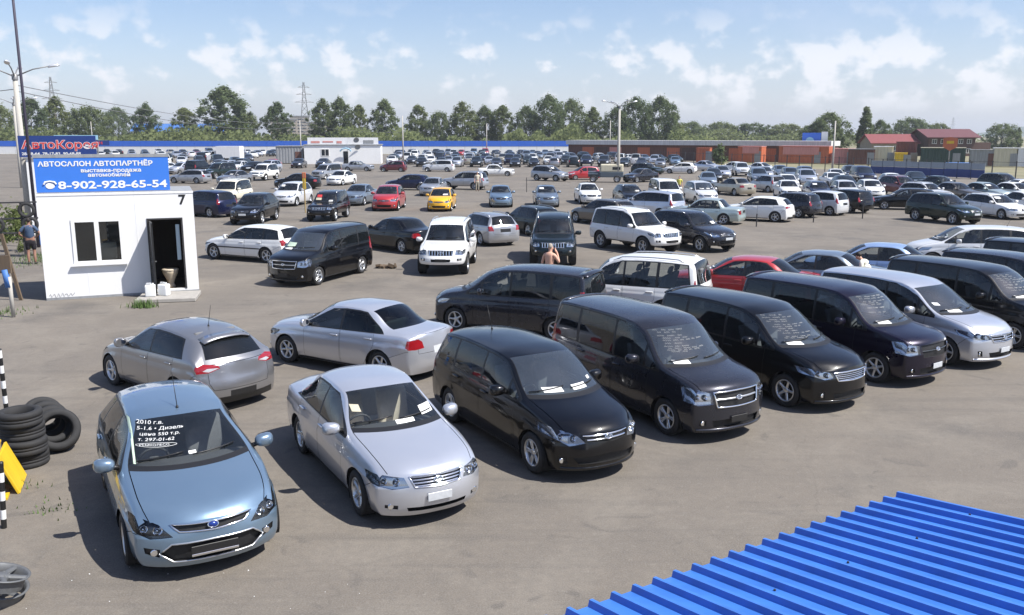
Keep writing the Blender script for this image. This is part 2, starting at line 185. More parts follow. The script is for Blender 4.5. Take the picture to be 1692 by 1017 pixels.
T['boxy_sedan'] = dict(L=4.62, W=1.75, sill=.21, wheels=(.86, 3.60), R=.32, arch=.36,
    st=[(.06,.80,.22,.67,.78),(.2,.86,.34,.72,.83),(.8,.91,.88,.745,.88),(1.32,.95,1.48,.75,.93),(1.95,1.37,2.04,.59,1.33),(2.4,1.43,2.4,.61,1.38),(2.95,1.425,2.95,.61,1.375),(3.25,1.39,3.2,.60,1.34),(3.72,1.0,3.64,.66,.97),(4.3,.965,4.25,.69,.93),(4.54,.93,4.44,.69,.89)],
    cowl=3, head=4, rwt=7, rwb=8, fcap=[(.21,.12),(.3,.04),(.42,0),(.5,.04),(.8,.06)], rcap=[(.21,4.52),(.35,4.6),(.45,4.62),(.52,4.57),(.93,4.54)],
    belt=[(1.1,.87),(4.2,.90)], win=[(1.52,1.52,2.46,2.46),(2.53,2.53,3.36,3.14)], doors=[(1.48,2.48),(2.50,3.36)],
    lamp=[(.44,.56),(.70,.56),(.74,.60),(.74,.72),(.44,.72)], grille=[(0,.56),(.40,.56),(.40,.72),(0,.73)], intake=[(0,.27),(.40,.27),(.40,.33),(0,.33)], fog=[(.56,.30),(.66,.30),(.66,.36),(.56,.36)],
    tail=[(.52,.60),(.78,.60),(.80,.80),(.52,.82)], mirror=(1.62,.95), hood_seam=1)

SHELL = [(0, .922), (.08, .958), (.14, .968), (.20, .985), (.3, .993), (.5, 1.0), (.66, .996), (.72, .997), (.785, .974), (.84, .970), (.92, .958), (1, .935)]
HROW = [0, .08, .14, .20, .30, .42, .54, .64, .72, .785, .84, .92, 1]
TCOL = {0: [1, .97, .94, .925, .82, .68, .52, .36, .2, .1, 0], 1: [1, .93, .55, 0]}

def shell_half(c, lod):
    """Left half of the body skin as a bmesh; every face carries a region tag and a part number."""
    st = np.array(c['st']); step = .115 if lod == 0 else .55
    ch = np.r_[0, np.cumsum(np.hypot(np.diff(st[:, 0]), np.diff(st[:, 1]))+1e-6)]
    us, key = [], []
    for i in range(len(st)-1):
        n = max(2 if lod == 0 else 1, int(round((ch[i+1]-ch[i])/step)))
        key.append(len(us)); us += [ch[i]+(ch[i+1]-ch[i])*k/n for k in range(n)]
    key.append(len(us)); us.append(ch[-1])
    S = np.stack([pchip(ch, st[:, k], us) for k in range(5)], 1)
    nlow = 12 if lod == 0 else 4; nup = 5 if lod == 0 else 2
    hs = np.array(HROW) if lod == 0 else np.linspace(0, 1, nlow+1); fac = pchip([p[0] for p in SHELL], [p[1] for p in SHELL], hs)
    L, W, zs = c['L'], c['W'], c['sill']
    PL = c.get('plan', PLAN); pl = pchip([p[0] for p in PL], [p[1] for p in PL], S[:, 2]/L)
    tc = TCOL[lod]
    bm = bmesh.new(); tag = bm.faces.layers.int.new('tag'); part = bm.faces.layers.int.new('part')
    ui = bm.faces.layers.int.new('ui'); ti = bm.faces.layers.int.new('ti')
    def flare(X, y, z):
        if lod: return y
        for xw in c['wheels']:
            r = math.hypot(X-xw, z-c['R']); y += .016*math.exp(-((r-c['arch'])/.07)**2)
        return y
    side = []; top = []
    for j in range(len(us)):
        Xc, zc, Xe, ye, ze = S[j]; hw = W/2*pl[j]
        zb = min(lin(c['belt'], Xe), ze-.035)
        hh = hs
        col = [(Xe, flare(Xe, hw*fac[k], zs+(zb-zs)*hh[k]), zs+(zb-zs)*hh[k]) for k in range(nlow+1)]
        yb = hw*fac[-1]; ye = min(ye, yb-.03)
        for k in range(1, nup+1):
            t = k/nup; b = math.sin(math.pi*t)*min(.022, (ze-zb)*.1)
            # the pillar meets the roof on a soft radius
            col.append((Xe, yb+(ye-yb)*t+b, zb+(ze-zb)*(t+ .0*t)))
        side.append(col)
        top.append([(Xc+(Xe-Xc)*t**2.2, ye*t, zc+(ze-zc)*t**2.6) for t in tc])
    V = {}
    def vert(p):
        k = (round(p[0], 4), round(p[1], 4), round(p[2], 4))
        if k not in V: V[k] = bm.verts.new(p)
        return V[k]
    def grid(g, tg, flip=False):
        R_, C_ = len(g), len(g[0])
        for a in range(R_-1):
            for b in range(C_-1):
                vs = [vert(g[a][b]), vert(g[a+1][b]), vert(g[a+1][b+1]), vert(g[a][b+1])]
                u = []
                for v in vs:
                    if v not in u: u.append(v)
                if len(u) < 3: continue
                if flip: u.reverse()
                try: f = bm.faces.new(u)
                except ValueError: continue
                f[tag] = tg if tg != 0 or b < nlow else 1
                f[ui] = a; f[ti] = b
    grid(side, 0); grid(top, 2)
    for end, cap, tg in ((0, c['fcap'], 3), (len(us)-1, c['rcap'], 4)):
        Xc, zc, Xe, _, ze = S[end]; g = []
        n = len(side[end])
        for i in range(n):
            Xs, ys, z = side[end][i]
            zci = zs+(z-zs)*(zc-zs)/(ze-zs)
            if i == n-1: g.append(top[end]); continue
            Xm = float(pchip([p[0] for p in cap], [p[1] for p in cap], zci)[0])
            p_ = 2.2+.5*(1-i/(n-1))
            g.append([(Xm+(Xs-Xm)*t**p_, ys*t, zci+(z-zci)*t**2.6) for t in tc])
        grid(g, tg, flip=(tg == 3))
    bmesh.ops.recalc_face_normals(bm, faces=bm.faces)
    # outward normals
    f0 = max(bm.faces, key=lambda f: f.calc_center_median().y)
    if f0.normal.y < 0: bmesh.ops.reverse_faces(bm, faces=bm.faces)
    return bm, key, S

PARTS = ['body', 'hood', 'windscreen', 'rear_window', 'window_frame', 'side_window', 'door', 'headlight', 'grille', 'air_intake', 'fog_lamp', 'taillight', 'plate_recess', 'cowl_panel', 'gap', 'tailgate', 'seal', 'reverse_lamp', 'rear_skirt']
PID = {n: i for i, n in enumerate(PARTS)}

def hull(pts):
    pts = sorted(set((round(a, 5), round(b, 5)) for a, b in pts))
    def half(ps):
        h = []
        for p in ps:
            while len(h) > 1 and (h[-1][0]-h[-2][0])*(p[1]-h[-2][1])-(h[-1][1]-h[-2][1])*(p[0]-h[-2][0]) <= 1e-9: h.pop()
            h.append(p)
        return h
    return half(pts)[:-1]+half(pts[::-1])[:-1]

def cut(bm, poly, ax, pred, pid=None):
    """Clip the faces that satisfy pred by a convex polygon seen along one axis; give those inside a part number."""
    part = bm.faces.layers.int['part']; a, b = ax
    poly = hull(poly)
    lo = [min(p[k] for p in poly)-.01 for k in (0, 1)]; hi = [max(p[k] for p in poly)+.01 for k in (0, 1)]
    reg = []
    for f in bm.faces:
        if not pred(f): continue
        if max(v.co[a] for v in f.verts) < lo[0] or min(v.co[a] for v in f.verts) > hi[0]: continue
        if max(v.co[b] for v in f.verts) < lo[1] or min(v.co[b] for v in f.verts) > hi[1]: continue
        reg.append(f)
    n = len(poly)
    for i in range(n):
        if not reg: return []
        p, q = poly[i], poly[(i+1) % n]
        nx, ny = q[1]-p[1], -(q[0]-p[0]); l = math.hypot(nx, ny)
        no = Vector((0, 0, 0)); no[a] = nx/l; no[b] = ny/l; co = Vector((0, 0, 0)); co[a] = p[0]; co[b] = p[1]
        geom = set(reg)
        for f in reg: geom.update(f.edges); geom.update(f.verts)
        r = bmesh.ops.bisect_plane(bm, geom=list(geom), plane_co=co, plane_no=no, dist=1e-5)
        fs = [g for g in r['geom'] if isinstance(g, bmesh.types.BMFace)]
        reg = [f for f in fs if (f.calc_center_median()-co).dot(no) < 0]
    if pid is not None:
        for f in reg: f[part] = pid
    return reg

def edge_top(S, X, inset):
    """height of the cant rail at X on the side view"""
    o = np.argsort(S[:, 2]); return float(np.interp(X, S[o, 2], S[o, 4]))-inset

def build_shell(c, lod):
    bm, key, S = shell_half(c, lod)
    tag = bm.faces.layers.int['tag']; part = bm.faces.layers.int['part']; ui = bm.faces.layers.int['ui']; ti = bm.faces.layers.int['ti']
    bvh = BVHTree.FromBMesh(bm)
    tc = TCOL[lod]; strip = 2 if lod == 0 else 0
    kc, kh, k1, k2 = key[c['cowl']], key[c['head']], key[c['rwt']], key[c['rwb']]
    for f in bm.faces:
        if f[tag] == 2:
            u, t = f[ui], f[ti]
            inside = t > strip
            if u < kc:
                if lod == 0: f[part] = PID['hood'] if inside else (PID['gap'] if t == strip else 0)
            elif u < kh:
                if inside: f[part] = PID['windscreen']
                elif t == strip and lod == 0: f[part] = PID['seal']
                if lod == 0 and u == kc and t >= strip: f[part] = PID['cowl_panel']
            elif k1 <= u < k2:
                if inside: f[part] = PID['rear_window']
                elif t == strip and lod == 0: f[part] = PID['seal']
    low = lambda f: f[tag] == 0
    up = lambda f: f[tag] <= 1
    bz = lambda X: lin(c['belt'], X)
    if lod == 0:
        g = .006
        for (x0, x1) in c['doors']:
            z0 = c['sill']+.05
            def quad(e):
                return [(x0+e, z0+e), (x1-e, z0+e), (x1-e, bz(x1)+.004-e), (x0+e, bz(x0)+.004-e)]
            xr = c['wheels'][1]; ra = c['arch']+.04
            def clipped(e):
                p = quad(e)
                if x1 > xr-ra:      # the rear door steps round the wheel arch
                    xa = xr-ra
                    p = [(x0+e, z0+e), (min(xa-.05, x1)-e, z0+e), (x1-e, c['R']+math.sqrt(max(0, ra**2-(x1-xr)**2))+.03), (x1-e, bz(x1)+.004-e), (x0+e, bz(x0)+.004-e)]
                return p
            cut(bm, clipped(0), (0, 2), low, PID['gap']); cut(bm, clipped(g), (0, 2), low, PID['door'])
    # side glass: one dark frame, panes inside it
    def wpoly(xb0, xt0, xb1, xt1, bot, top):
        xs = sorted({xb0, xt0, xb1, xt1, *np.linspace(min(xb0, xt0), max(xb1, xt1), 7)})
        P = []
        for x in xs:
            P.append((x, edge_top(S, x, top)))
        lo_ = [(xb0, bz(xb0)+bot), (xb1, bz(xb1)+bot)]
        P = [p for p in P if p[1] > bz(p[0])+bot and xt0-1e-6 <= p[0] <= xt1+1e-6]
        return lo_+P
    w = c['win']
    if lod == 0:
        cut(bm, wpoly(w[0][0]-.10, w[0][1]-.10, w[-1][2]+.035, w[-1][3]+.03, .008, .028), (0, 2), up, PID['window_frame'])
    for q in w: cut(bm, wpoly(*q, .03, .055), (0, 2), up, PID['side_window'])
    n0 = len(w)
    fr = lambda f: f[tag] in (0, 2, 3) and f[part] != PID['hood'] and f.calc_center_median().x < 1.15 and f.normal.x < -.02
    rr = lambda f: f.calc_center_median().x > c['L']-.75 and f.normal.x > .05 and f[part] not in (PID['side_window'],)
    capf = lambda f: f[tag] in (0, 3) and f.calc_center_median().x < .6
    def limited(poly, pred, x_in, x_slant, pid, rear=False):
        # a lamp wraps round the corner only so far: clip the front view outline by a slanted line in the side view
        reg = set(cut(bm, poly, (1, 2), pred))
        z0, z1 = min(p[1] for p in poly), max(p[1] for p in poly)
        if rear: q = [(x_in, z0-.05), (9, z0-.05), (9, z1+.05), (x_in+x_slant, z1+.05)]
        else: q = [(-1, z0-.05), (x_in, z0-.05), (x_in+x_slant, z1+.05), (-1, z1+.05)]
        cut(bm, q, (0, 2), lambda f: f in reg, pid)
    xl = c['st'][0][2]
    if lod == 0:      # shut lines of the bumpers
        def seam(p, q, w=.0035):
            d = Vector((q[0]-p[0], q[1]-p[1])); n = Vector((-d.y, d.x)).normalized()*w
            cut(bm, [(p[0]+n.x, p[1]+n.y), (q[0]+n.x, q[1]+n.y), (q[0]-n.x, q[1]-n.y), (p[0]-n.x, p[1]-n.y)], (0, 2), low, PID['gap'])
        xf, xr = c['wheels']; ra = c['arch']; z0 = sorted(p[1] for p in c['lamp'])[1]+.01; z1 = min(p[1] for p in c['tail'])+.01
        seam((xf-ra*.80, c['R']+ra*.58), (xl+.13, z0)); seam((xl+.13, z0), (xl-.05, z0)); seam((xr+ra*.80, c['R']+ra*.58), (c['L']-.30, z1-.04)); seam((c['L']-.30, z1-.04), (c['L']-.02, z1-.04))
    limited(c['lamp'], fr, xl+.16, c.get('lamp_sweep', .24), PID['headlight'])
    cut(bm, c['grille'], (1, 2), lambda f: f[tag] in (2, 3) and f.calc_center_median().x < .5, PID['grille'])
    cut(bm, c['intake'], (1, 2), capf, PID['air_intake'])
    if lod == 0: cut(bm, c['fog'], (1, 2), capf, PID['fog_lamp'])
    limited(c['tail'], rr, c['L']-c.get('tail_wrap', .34), .06, PID['taillight'], True)
    if lod == 0 and 'tail_clear' in c: cut(bm, c['tail_clear'], (1, 2), rr, PID['reverse_lamp'])
    if lod == 0:
        capr = lambda f: f[tag] == 4
        zp, yp = c.get('rplate', (.74 if c['R'] < .34 else .86, .27))
        zb_ = lin(c['belt'], c['L']-.3)-.06
        if c['rwb'] == 9 and c['L'] > 3:
            zt = c['st'][-1][1]-.01; y1 = c['st'][-1][3]-.03
            zl = max(zp-.16, .47)
            for e, pid in ((0, 'gap'), (.007, 'tailgate')):
                cut(bm, [(0, zl+e), (y1-.06-e, zl+e), (y1-e, zl+.14), (y1-e, zt-e), (0, zt-e)], (1, 2), lambda f: f[tag] == 4 and f[part] == 0 or f[part] == PID['gap'] and f[tag] == 4, PID[pid])
        else:
            zt = c['st'][-1][1]-.01; y1 = .60
            for e, pid in ((0, 'gap'), (.007, 'tailgate')):
                cut(bm, [(0, .62+e), (y1-e, .62+e), (y1-e, zt-e), (0, zt-e)], (1, 2), lambda f: f[tag] == 4 and f[part] in (0, PID['gap']), PID[pid])
        if c.get('skirt'): cut(bm, [(0, 0), (.74, 0), (.70, c['skirt']), (0, c['skirt'])], (1, 2), lambda f: f[tag] == 4 and f[part] == 0, PID['rear_skirt'])
        cut(bm, [(0, zp-.075), (yp, zp-.075), (yp, zp+.075), (0, zp+.075)], (1, 2), capr, PID['plate_recess'])
        # wheel arches
        for xw in c['wheels']:
            ra = c['arch']
            poly = [(xw+ra*math.cos(a), c['R']+ra*math.sin(a)) for a in np.linspace(-math.pi, math.pi, 29)[:-1]]
            dead = cut(bm, poly, (0, 2), low)
            bmesh.ops.delete(bm, geom=dead, context='FACES')
        bmesh.ops.delete(bm, geom=[f for f in bm.faces if f[part] == PID['gap']], context='FACES')
    return bm, bvh, S

def shell_parts(c, lod):
    """part name -> list of islands (verts, normals, faces, sided)"""
    bm, bvh, S = build_shell(c, lod); part = bm.faces.layers.int['part']
    bm.normal_update()
    # vertex normals of the uncut skin (the centre plane is mirrored)
    nrm = {}
    for v in bm.verts:
        n = v.normal.copy()
        if abs(v.co.y) < 1e-4: n.y = 0
        if n.length > 1e-6: n.normalize()
        nrm[v] = n
    out = {}
    for pid, name in enumerate(PARTS):
        fs = [f for f in bm.faces if f[part] == pid]
        if not fs: continue
        todo = set(fs); islands = []
        if name in ('side_window', 'door'):
            while todo:
                seed = todo.pop(); stack = [seed]; isl = [seed]
                while stack:
                    f = stack.pop()
                    for e in f.edges:
                        for g in e.link_faces:
                            if g in todo: todo.discard(g); stack.append(g); isl.append(g)
                if len(isl) > 1: islands.append(isl)
            islands.sort(key=lambda i: min(v.co.x for f in i for v in f.verts))
        else: islands = [fs]
        for isl in islands:
            idx = {}; V = []; N = []; F = []
            for f in isl:
                r = []
                for v in f.verts:
                    if v not in idx: idx[v] = len(V); V.append(v.co.copy()); N.append(nrm[v])
                    r.append(idx[v])
                F.append(r)
            out.setdefault(name, []).append((V, N, F))
    bm.free()
    return out, bvh, S
def mk_mesh(name, V, F, mat, N=None, smooth=True):
    me = bpy.data.meshes.new(name); me.from_pydata([tuple(v) for v in V], [], F)
    me.materials.append(mat)
    if smooth: me.polygons.foreach_set('use_smooth', [True]*len(me.polygons))
    if N is not None: me.normals_split_custom_set_from_vertices([tuple(n) for n in N])
    return me

def bm_mesh(name, bm, mat, smooth=True):
    me = bpy.data.meshes.new(name); bmesh.ops.recalc_face_normals(bm, faces=bm.faces); bm.to_mesh(me); bm.free()
    me.materials.append(mat)
    if smooth: me.polygons.foreach_set('use_smooth', [True]*len(me.polygons))
    return me

def box(bm, x0, x1, y0, y1, z0, z1, bev=0, seg=1):
    vs = [bm.verts.new((x, y, z)) for x in (x0, x1) for y in (y0, y1) for z in (z0, z1)]
    fs = [bm.faces.new([vs[i] for i in q]) for q in ((0,1,3,2),(4,6,7,5),(0,4,5,1),(2,3,7,6),(0,2,6,4),(1,5,7,3))]
    if bev:
        es = list({e for f in fs for e in f.edges})
        bmesh.ops.bevel(bm, geom=es, offset=bev, segments=seg, affect='EDGES', profile=.6)
    return vs

def tube(bm, pts, r, n=6, cap=True):
    pts = [Vector(p) for p in pts]; rs = r if isinstance(r, (list, tuple)) else [r]*len(pts)
    rings = []
    for i, p in enumerate(pts):
        d = (pts[min(i+1, len(pts)-1)]-pts[max(i-1, 0)]).normalized()
        a = d.cross(Vector((0, 0, 1)) if abs(d.z) < .9 else Vector((1, 0, 0))).normalized(); b = d.cross(a)
        rings.append([bm.verts.new(p+(a*math.cos(t)+b*math.sin(t))*rs[i]) for t in [2*math.pi*k/n for k in range(n)]])
    for A, B in zip(rings, rings[1:]):
        for k in range(n): bm.faces.new((A[k], A[(k+1) % n], B[(k+1) % n], B[k]))
    if cap: bm.faces.new(rings[0][::-1]); bm.faces.new(rings[-1])

def lathe(bm, prof, axis, n=24, closed=False, ctr=(0, 0, 0)):
    """profile of (radius, offset along the axis)"""
    rings = []; c = Vector(ctr)
    for r, h in prof:
        ring = []
        for k in range(n):
            a = 2*math.pi*k/n; u, v = r*math.cos(a), r*math.sin(a)
            p = {'x': (h, u, v), 'y': (u, h, v), 'z': (u, v, h)}[axis]
            ring.append(bm.verts.new(c+Vector(p)))
        rings.append(ring)
    pr = list(zip(rings, rings[1:]))
    if closed: pr.append((rings[-1], rings[0]))
    for A, B in pr:
        for k in range(n): bm.faces.new((A[k], A[(k+1) % n], B[(k+1) % n], B[k]))
    return rings

def recessed(V, N, F, d, along=None):
    """faces pushed inwards by d with walls round them (no wall on the centre plane)"""
    V2 = [v+(Vector(along) if along else -n)*d for v, n in zip(V, N)]
    k = len(V); F2 = [list(f) for f in F]; cnt = {}
    for f in F:
        for a, b in zip(f, f[1:]+f[:1]):
            cnt[(a, b)] = 1
    W = []
    for (a, b) in cnt:
        if (b, a) not in cnt and not (abs(V[a].y) < 1e-4 and abs(V[b].y) < 1e-4):
            W.append([k+b, k+a, a, b])
    return V2+V, F2+W

def tyre_bm(R, w, rr, n=32):
    bm = bmesh.new(); h = w/2
    prof = [(rr, -h*.86), (rr+.02, -h*.99), (R-.045, -h*1.03), (R-.014, -h*.93), (R, -h*.72), (R, -h*.25), (R-.006, -h*.23), (R-.006, -h*.15), (R, -h*.13),
            (R, h*.13), (R-.006, h*.15), (R-.006, h*.23), (R, h*.25), (R, h*.72), (R-.014, h*.93), (R-.045, h*1.03), (rr+.02, h*.99), (rr, h*.86), (rr-.01, 0)]
    lathe(bm, prof, 'y', n, True)
    return bm

def rim_bm(rr, w, spokes, n=30, twin=False):
    """alloy wheel, outer face towards +y: lip, barrel, spokes, hub"""
    bm = bmesh.new(); h = w/2
    lathe(bm, [(rr+.004, h*.80), (rr+.006, h*.90), (rr-.010, h*.93), (rr-.022, h*.80), (rr-.03, h*.1), (rr-.035, -h*.6)], 'y', n)
    hub = [(.001, h*.74), (.03, h*.74), (.055, h*.68), (.066, h*.5), (.066, h*.2)]
    lathe(bm, hub, 'y', 14)
    def bar(a, w0, w1):
        ca, sa = math.cos(a), math.sin(a); rows = []
        for r, wd, y in ((.05, w0, h*.66), (rr*.55, (w0+w1)*.44, h*.72), (rr-.018, w1, h*.80)):
            row = []
            for s, dy in ((-1, -.022), (-.72, 0), (.72, 0), (1, -.022)):
                row.append(bm.verts.new((r*ca-s*wd*sa, y+dy, r*sa+s*wd*ca)))
            rows.append(row)
        for A, B in zip(rows, rows[1:]):
            for k in range(3): bm.faces.new((A[k], A[k+1], B[k+1], B[k]))
    for k in range(spokes):
        a = 2*math.pi*k/spokes+.3
        if twin: bar(a-.13, .018, .016); bar(a+.13, .018, .016)
        else: bar(a, .030, .024)
    for k in range(5):
        a = 2*math.pi*k/5; lathe(bm, [(.001, h*.66), (.009, h*.66), (.009, h*.5)], 'y', 6, ctr=(.05*math.cos(a), .012, .05*math.sin(a)))
    return bm

def disc_bm(rr, w):
    bm = bmesh.new(); h = w/2
    lathe(bm, [(.001, -h*.25), (rr-.03, -h*.25)], 'y', 20); return bm

def seat_bm(w, depth=.5, back=.62, head=True):
    bm = bmesh.new()
    box(bm, -.05, depth-.05, -w/2, w/2, 0, .16, .05, 2)
    n0 = len(bm.verts)
    box(bm, -.08, .06, -w/2+.01, w/2-.01, .08, .10+back, .05, 2)
    if head:
        for s in ([0] if w < .7 else [-w/4, w/4]): box(bm, -.09, .01, s-.12, s+.12, .14+back, .33+back, .045, 2)
    bm.verts.ensure_lookup_table()
    for v in bm.verts:
        if v.co.z > .17: v.co.x -= (v.co.z-.17)*.28
    return bm

MESHC = {}
def cached(key, fn):
    if key not in MESHC: MESHC[key] = fn()
    return MESHC[key]

class Proto:
    """one car model: list of parts (name, mesh, paint?, location, parent index, side)"""
    def __init__(s, kind, **o):
        s.kind = kind; s.c = c = dict(T[kind]); c.update(o.get('over', {})); s.o = o; s.P = []
        isl, s.bvh, s.S = shell_parts(c, 0); s.isl = isl; s.build()
    def X(s, v): return Vector((s.c['L']/2-v[0], v[1], v[2]))
    def add(s, name, me, parent=-1, paint=False, loc=(0, 0, 0), rot=None, scale=None):
        s.P.append((name, me, parent, paint, Vector(loc), rot, scale)); return len(s.P)-1
    def both(s, name, V, F, mat, N=None, smooth=True):
        """mesh of a central part: half + its mirror, welded on the centre plane"""
        V = [Vector(v) for v in V]; n = len(V); m = {}; VV = [s.X(v) for v in V]; NN = [Vector((-x.x, x.y, x.z)) for x in N] if N else None
        for i, v in enumerate(V):
            if abs(v.y) < 1e-4: m[i] = i
            else:
                m[i] = len(VV); w = VV[i].copy(); w.y = -w.y; VV.append(w)
                if N: q = NN[i].copy(); q.y = -q.y; NN.append(q)
        FF = [list(f)[::-1] for f in F]+[[m[i] for i in f] for f in F]
        return mk_mesh(name, VV, FF, mat, NN, smooth)
    def one(s, name, V, F, mat, N=None, sgn=1, smooth=True):
        VV = []; NN = [] if N else None
        for i, v in enumerate(V):
            w = s.X(v); w.y *= sgn; VV.append(w)
            if N: NN.append(Vector((-N[i].x, N[i].y*sgn, N[i].z)))
        FF = [list(f)[::-1] if sgn > 0 else list(f) for f in F]
        return mk_mesh(name, VV, FF, mat, NN, smooth)
    def front(s, y, z, rear=False):
        o = Vector((9 if rear else -2, abs(y), z)); r = s.bvh.ray_cast(o, Vector((-1 if rear else 1, 0, 0)))
        if r[0] is None: return None
        p, n = r[0].copy(), r[1].copy()
        if (n.x > 0) != rear: n = -n
        if y < 0: p.y = -p.y; n.y = -n.y
        return p, n
    def flank(s, x, z):
        r = s.bvh.ray_cast(Vector((x, 3, z)), Vector((0, -1, 0)))
        if r[0] is None: return Vector((x, s.c['W']/2, z)), Vector((0, 1, 0))
        n = r[1] if r[1].y > 0 else -r[1]
        return r[0].copy(), n.copy()
    def crown(s, x, y):
        r = s.bvh.ray_cast(Vector((x, abs(y), 4)), Vector((0, 0, -1)))
        p = r[0].copy(); p.y = y; return p
    def strip(s, name, y0, y1, zf, h, off, mat, rear=False, n=13, depth=.02):
        """a slat that follows the nose (or tail) from y0 to y1"""
        V = []; F = []
        for k in range(n):
            y = y0+(y1-y0)*k/(n-1); z = zf(abs(y)); p = s.front(y, z, rear)
            if p is None: continue
            sx = 1 if rear else -1; x = p[0].x+sx*off
            for dz, dx in ((-h/2, depth), (-h/2*.7, 0), (h/2*.7, 0), (h/2, depth)): V.append(s.X((x-sx*dx, y, z+dz)))
        m = len(V)//4
        for k in range(m-1):
            for j in range(3): F.append([4*k+j, 4*k+j+1, 4*k+j+5, 4*k+j+4])
        me = mk_mesh(name, V, F, mat); bm = bmesh.new(); bm.from_mesh(me); bmesh.ops.recalc_face_normals(bm, faces=bm.faces); bm.to_mesh(me); bm.free(); return me
    def build(s):
        c, I, o = s.c, s.isl, s.o; L, W = c['L'], c['W']
        B = s.add('body', s.both('body', *_vf(I['body'][0]), M['paint'], I['body'][0][1]), paint=True)
        def central(name, nm, mat, paint=False, parent=-1):
            if nm in I:
                V, N, F = I[nm][0]; return s.add(name, s.both(name, V, F, mat, N), parent, paint)
        central('hood', 'hood', M['paint'], True); tg = central('tailgate' if c['rwb'] == 9 else 'boot_lid', 'tailgate', M['paint'], True)
        central('window_seal', 'seal', M['trim']); central('window_frame', 'window_frame', o.get('frame', M['trim'])); central('cowl_panel', 'cowl_panel', M['trim'])
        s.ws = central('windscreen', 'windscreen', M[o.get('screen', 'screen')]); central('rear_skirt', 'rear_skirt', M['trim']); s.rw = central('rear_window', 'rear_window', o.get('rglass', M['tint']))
        for sg in (1, -1):
            for k, (V, N, F) in enumerate(I.get('side_window', [])):
                x = sum(v.x for v in V)/len(V)
                s.add('side_window', s.one('side_window', V, F, M['glass'] if (x < 2.55 or o.get('clear')) else o.get('rglass', M['tint']), N, sg))
            for k, (V, N, F) in enumerate(I.get('door', [])):
                d = s.add('door', s.one('door', V, F, M['paint'], N, sg), paint=True)
                xm = max(v.x for v in V)-.14; z = lin(c['belt'], xm)-.11
                p, n = s.flank(xm, z); bm = bmesh.new(); box(bm, -.10, .10, -.012, .022, -.017, .017, .011, 2)
                me = bm_mesh('handle', bm, M['paint' if not o.get('chrome_handle') else 'chrome'])
                q = s.X(p); s.add('handle', me, d, not o.get('chrome_handle'), (q.x, (q.y+.012)*sg, q.z), None, (1, sg, 1))
            for nm in ('headlight',):
                V, N, F = I[nm][0]
                h = s.add('headlight', s.one('headlight', V, F, M['lens'], N, sg))
                V2, F2 = recessed(V, N, F, .045)
                s.add('reflector', s.one('reflector', V2, F2, M[o.get('housing', 'reflector')], None, sg, smooth=False), h)
                cen = sum((v for v in V), Vector())/len(V)
                ys = [v.y for v in V]; zs_ = [v.z for v in V]
                for fy, r in ((.35, .052), (.68, .044)):
                    y = min(ys)+(max(ys)-min(ys))*fy
                    zz = [v.z for v in V if abs(v.y-y) < .06] or zs_; z = (min(zz)+max(zz))/2; r = min(r, (max(zz)-min(zz))*.42)
                    p = s.front(y, z)
                    if p is None: continue
                    bm = bmesh.new(); lathe(bm, [(r, 0), (r*.85, -.004), (r*.5, -.02), (.001, -.024)], 'x', 16); lathe(bm, [(r*.42, .004), (r*.30, .012), (.001, .016)], 'x', 12)
                    q = s.X(p[0]+Vector((.022, 0, 0))); s.add('lamp_bowl', bm_mesh('lamp_bowl', bm, M['chrome']), h, False, (q.x, q.y*sg, q.z), (0, -.25, 0), None)
            if 'reverse_lamp' in I: V, N, F = I['reverse_lamp'][0]; s.add('reverse_lamp', s.one('reverse_lamp', V, F, M['far_lamp'], N, sg))
            V, N, F = I['taillight'][0]; t_ = s.add('taillight', s.one('taillight', V, F, M['red_lens'], N, sg))
            if 'fog_lamp' in I:
                V, N, F = I['fog_lamp'][0]; V2, F2 = recessed(V, N, F, .02, (1, 0, 0))
                fo = s.add('fog_lamp', s.one('fog_lamp', V2, F2, M[o.get('fogmat', 'trim')], None, sg, smooth=False))
                cen = sum((v for v in V), Vector())/len(V); bm = bmesh.new(); lathe(bm, [(.042, 0), (.042, .012), (.034, .016), (.001, .012)], 'x', 14)
                q = s.X(cen); s.add('fog_lens', bm_mesh('fog_lens', bm, M['chrome']), fo, False, (q.x-.01, q.y*sg, q.z))
        for nm, d in (('grille', .035), ('air_intake', .05), ('plate_recess', .004)):
            if nm in I:
                V, N, F = I[nm][0]; V2, F2 = recessed(V, N, F, d, (-1 if nm == 'plate_recess' else 1, 0, 0))
                s.add(nm, s.both(nm, V2, F2, M['mesh_black' if nm != 'plate_recess' else o.get('rplate_mat', 'plate_dark')], smooth=False))
        # slats of the grille
        gz = [p[1] for p in c['grille']]; gy = max(p[0] for p in c['grille']); z0, z1 = min(gz), max(gz)
        bars = o.get('bars', 3); bmn = M[o.get('bar_mat', 'chrome')]
        def gw(z):       # half width of the grille at height z
            pts = sorted((p[1], p[0]) for p in c['grille'] if p[0] > 0); return lin(pts, z)
        if bars > 0:
            for k in range(bars):
                z = z0+(z1-z0)*(k+.6)/(bars+.2)
                s.add('grille_slat', s.strip('grille_slat', -gw(z)+.01, gw(z)-.01, lambda y, z=z: z, o.get('bar_h', .018), -.006, bmn))
        elif bars < 0:
            for k in range(-bars):
                y = gy*2*(k+.5)/(-bars)-gy; V = []; F = []
                for j in range(5):
                    z = z0+.015+(z1-z0-.03)*j/4; p = s.front(y, z)
                    if p is None: continue
                    for dy, dx in ((-.016, .02), (-.012, -.004), (.012, -.004), (.016, .02)): V.append(s.X(p[0]+Vector((dx, dy, 0))))
                for j in range(len(V)//4-1):
                    for i in range(3): F.append([4*j+i, 4*j+i+1, 4*j+i+5, 4*j+i+4])
                s.add('grille_slat', mk_mesh('grille_slat', V, F, bmn))
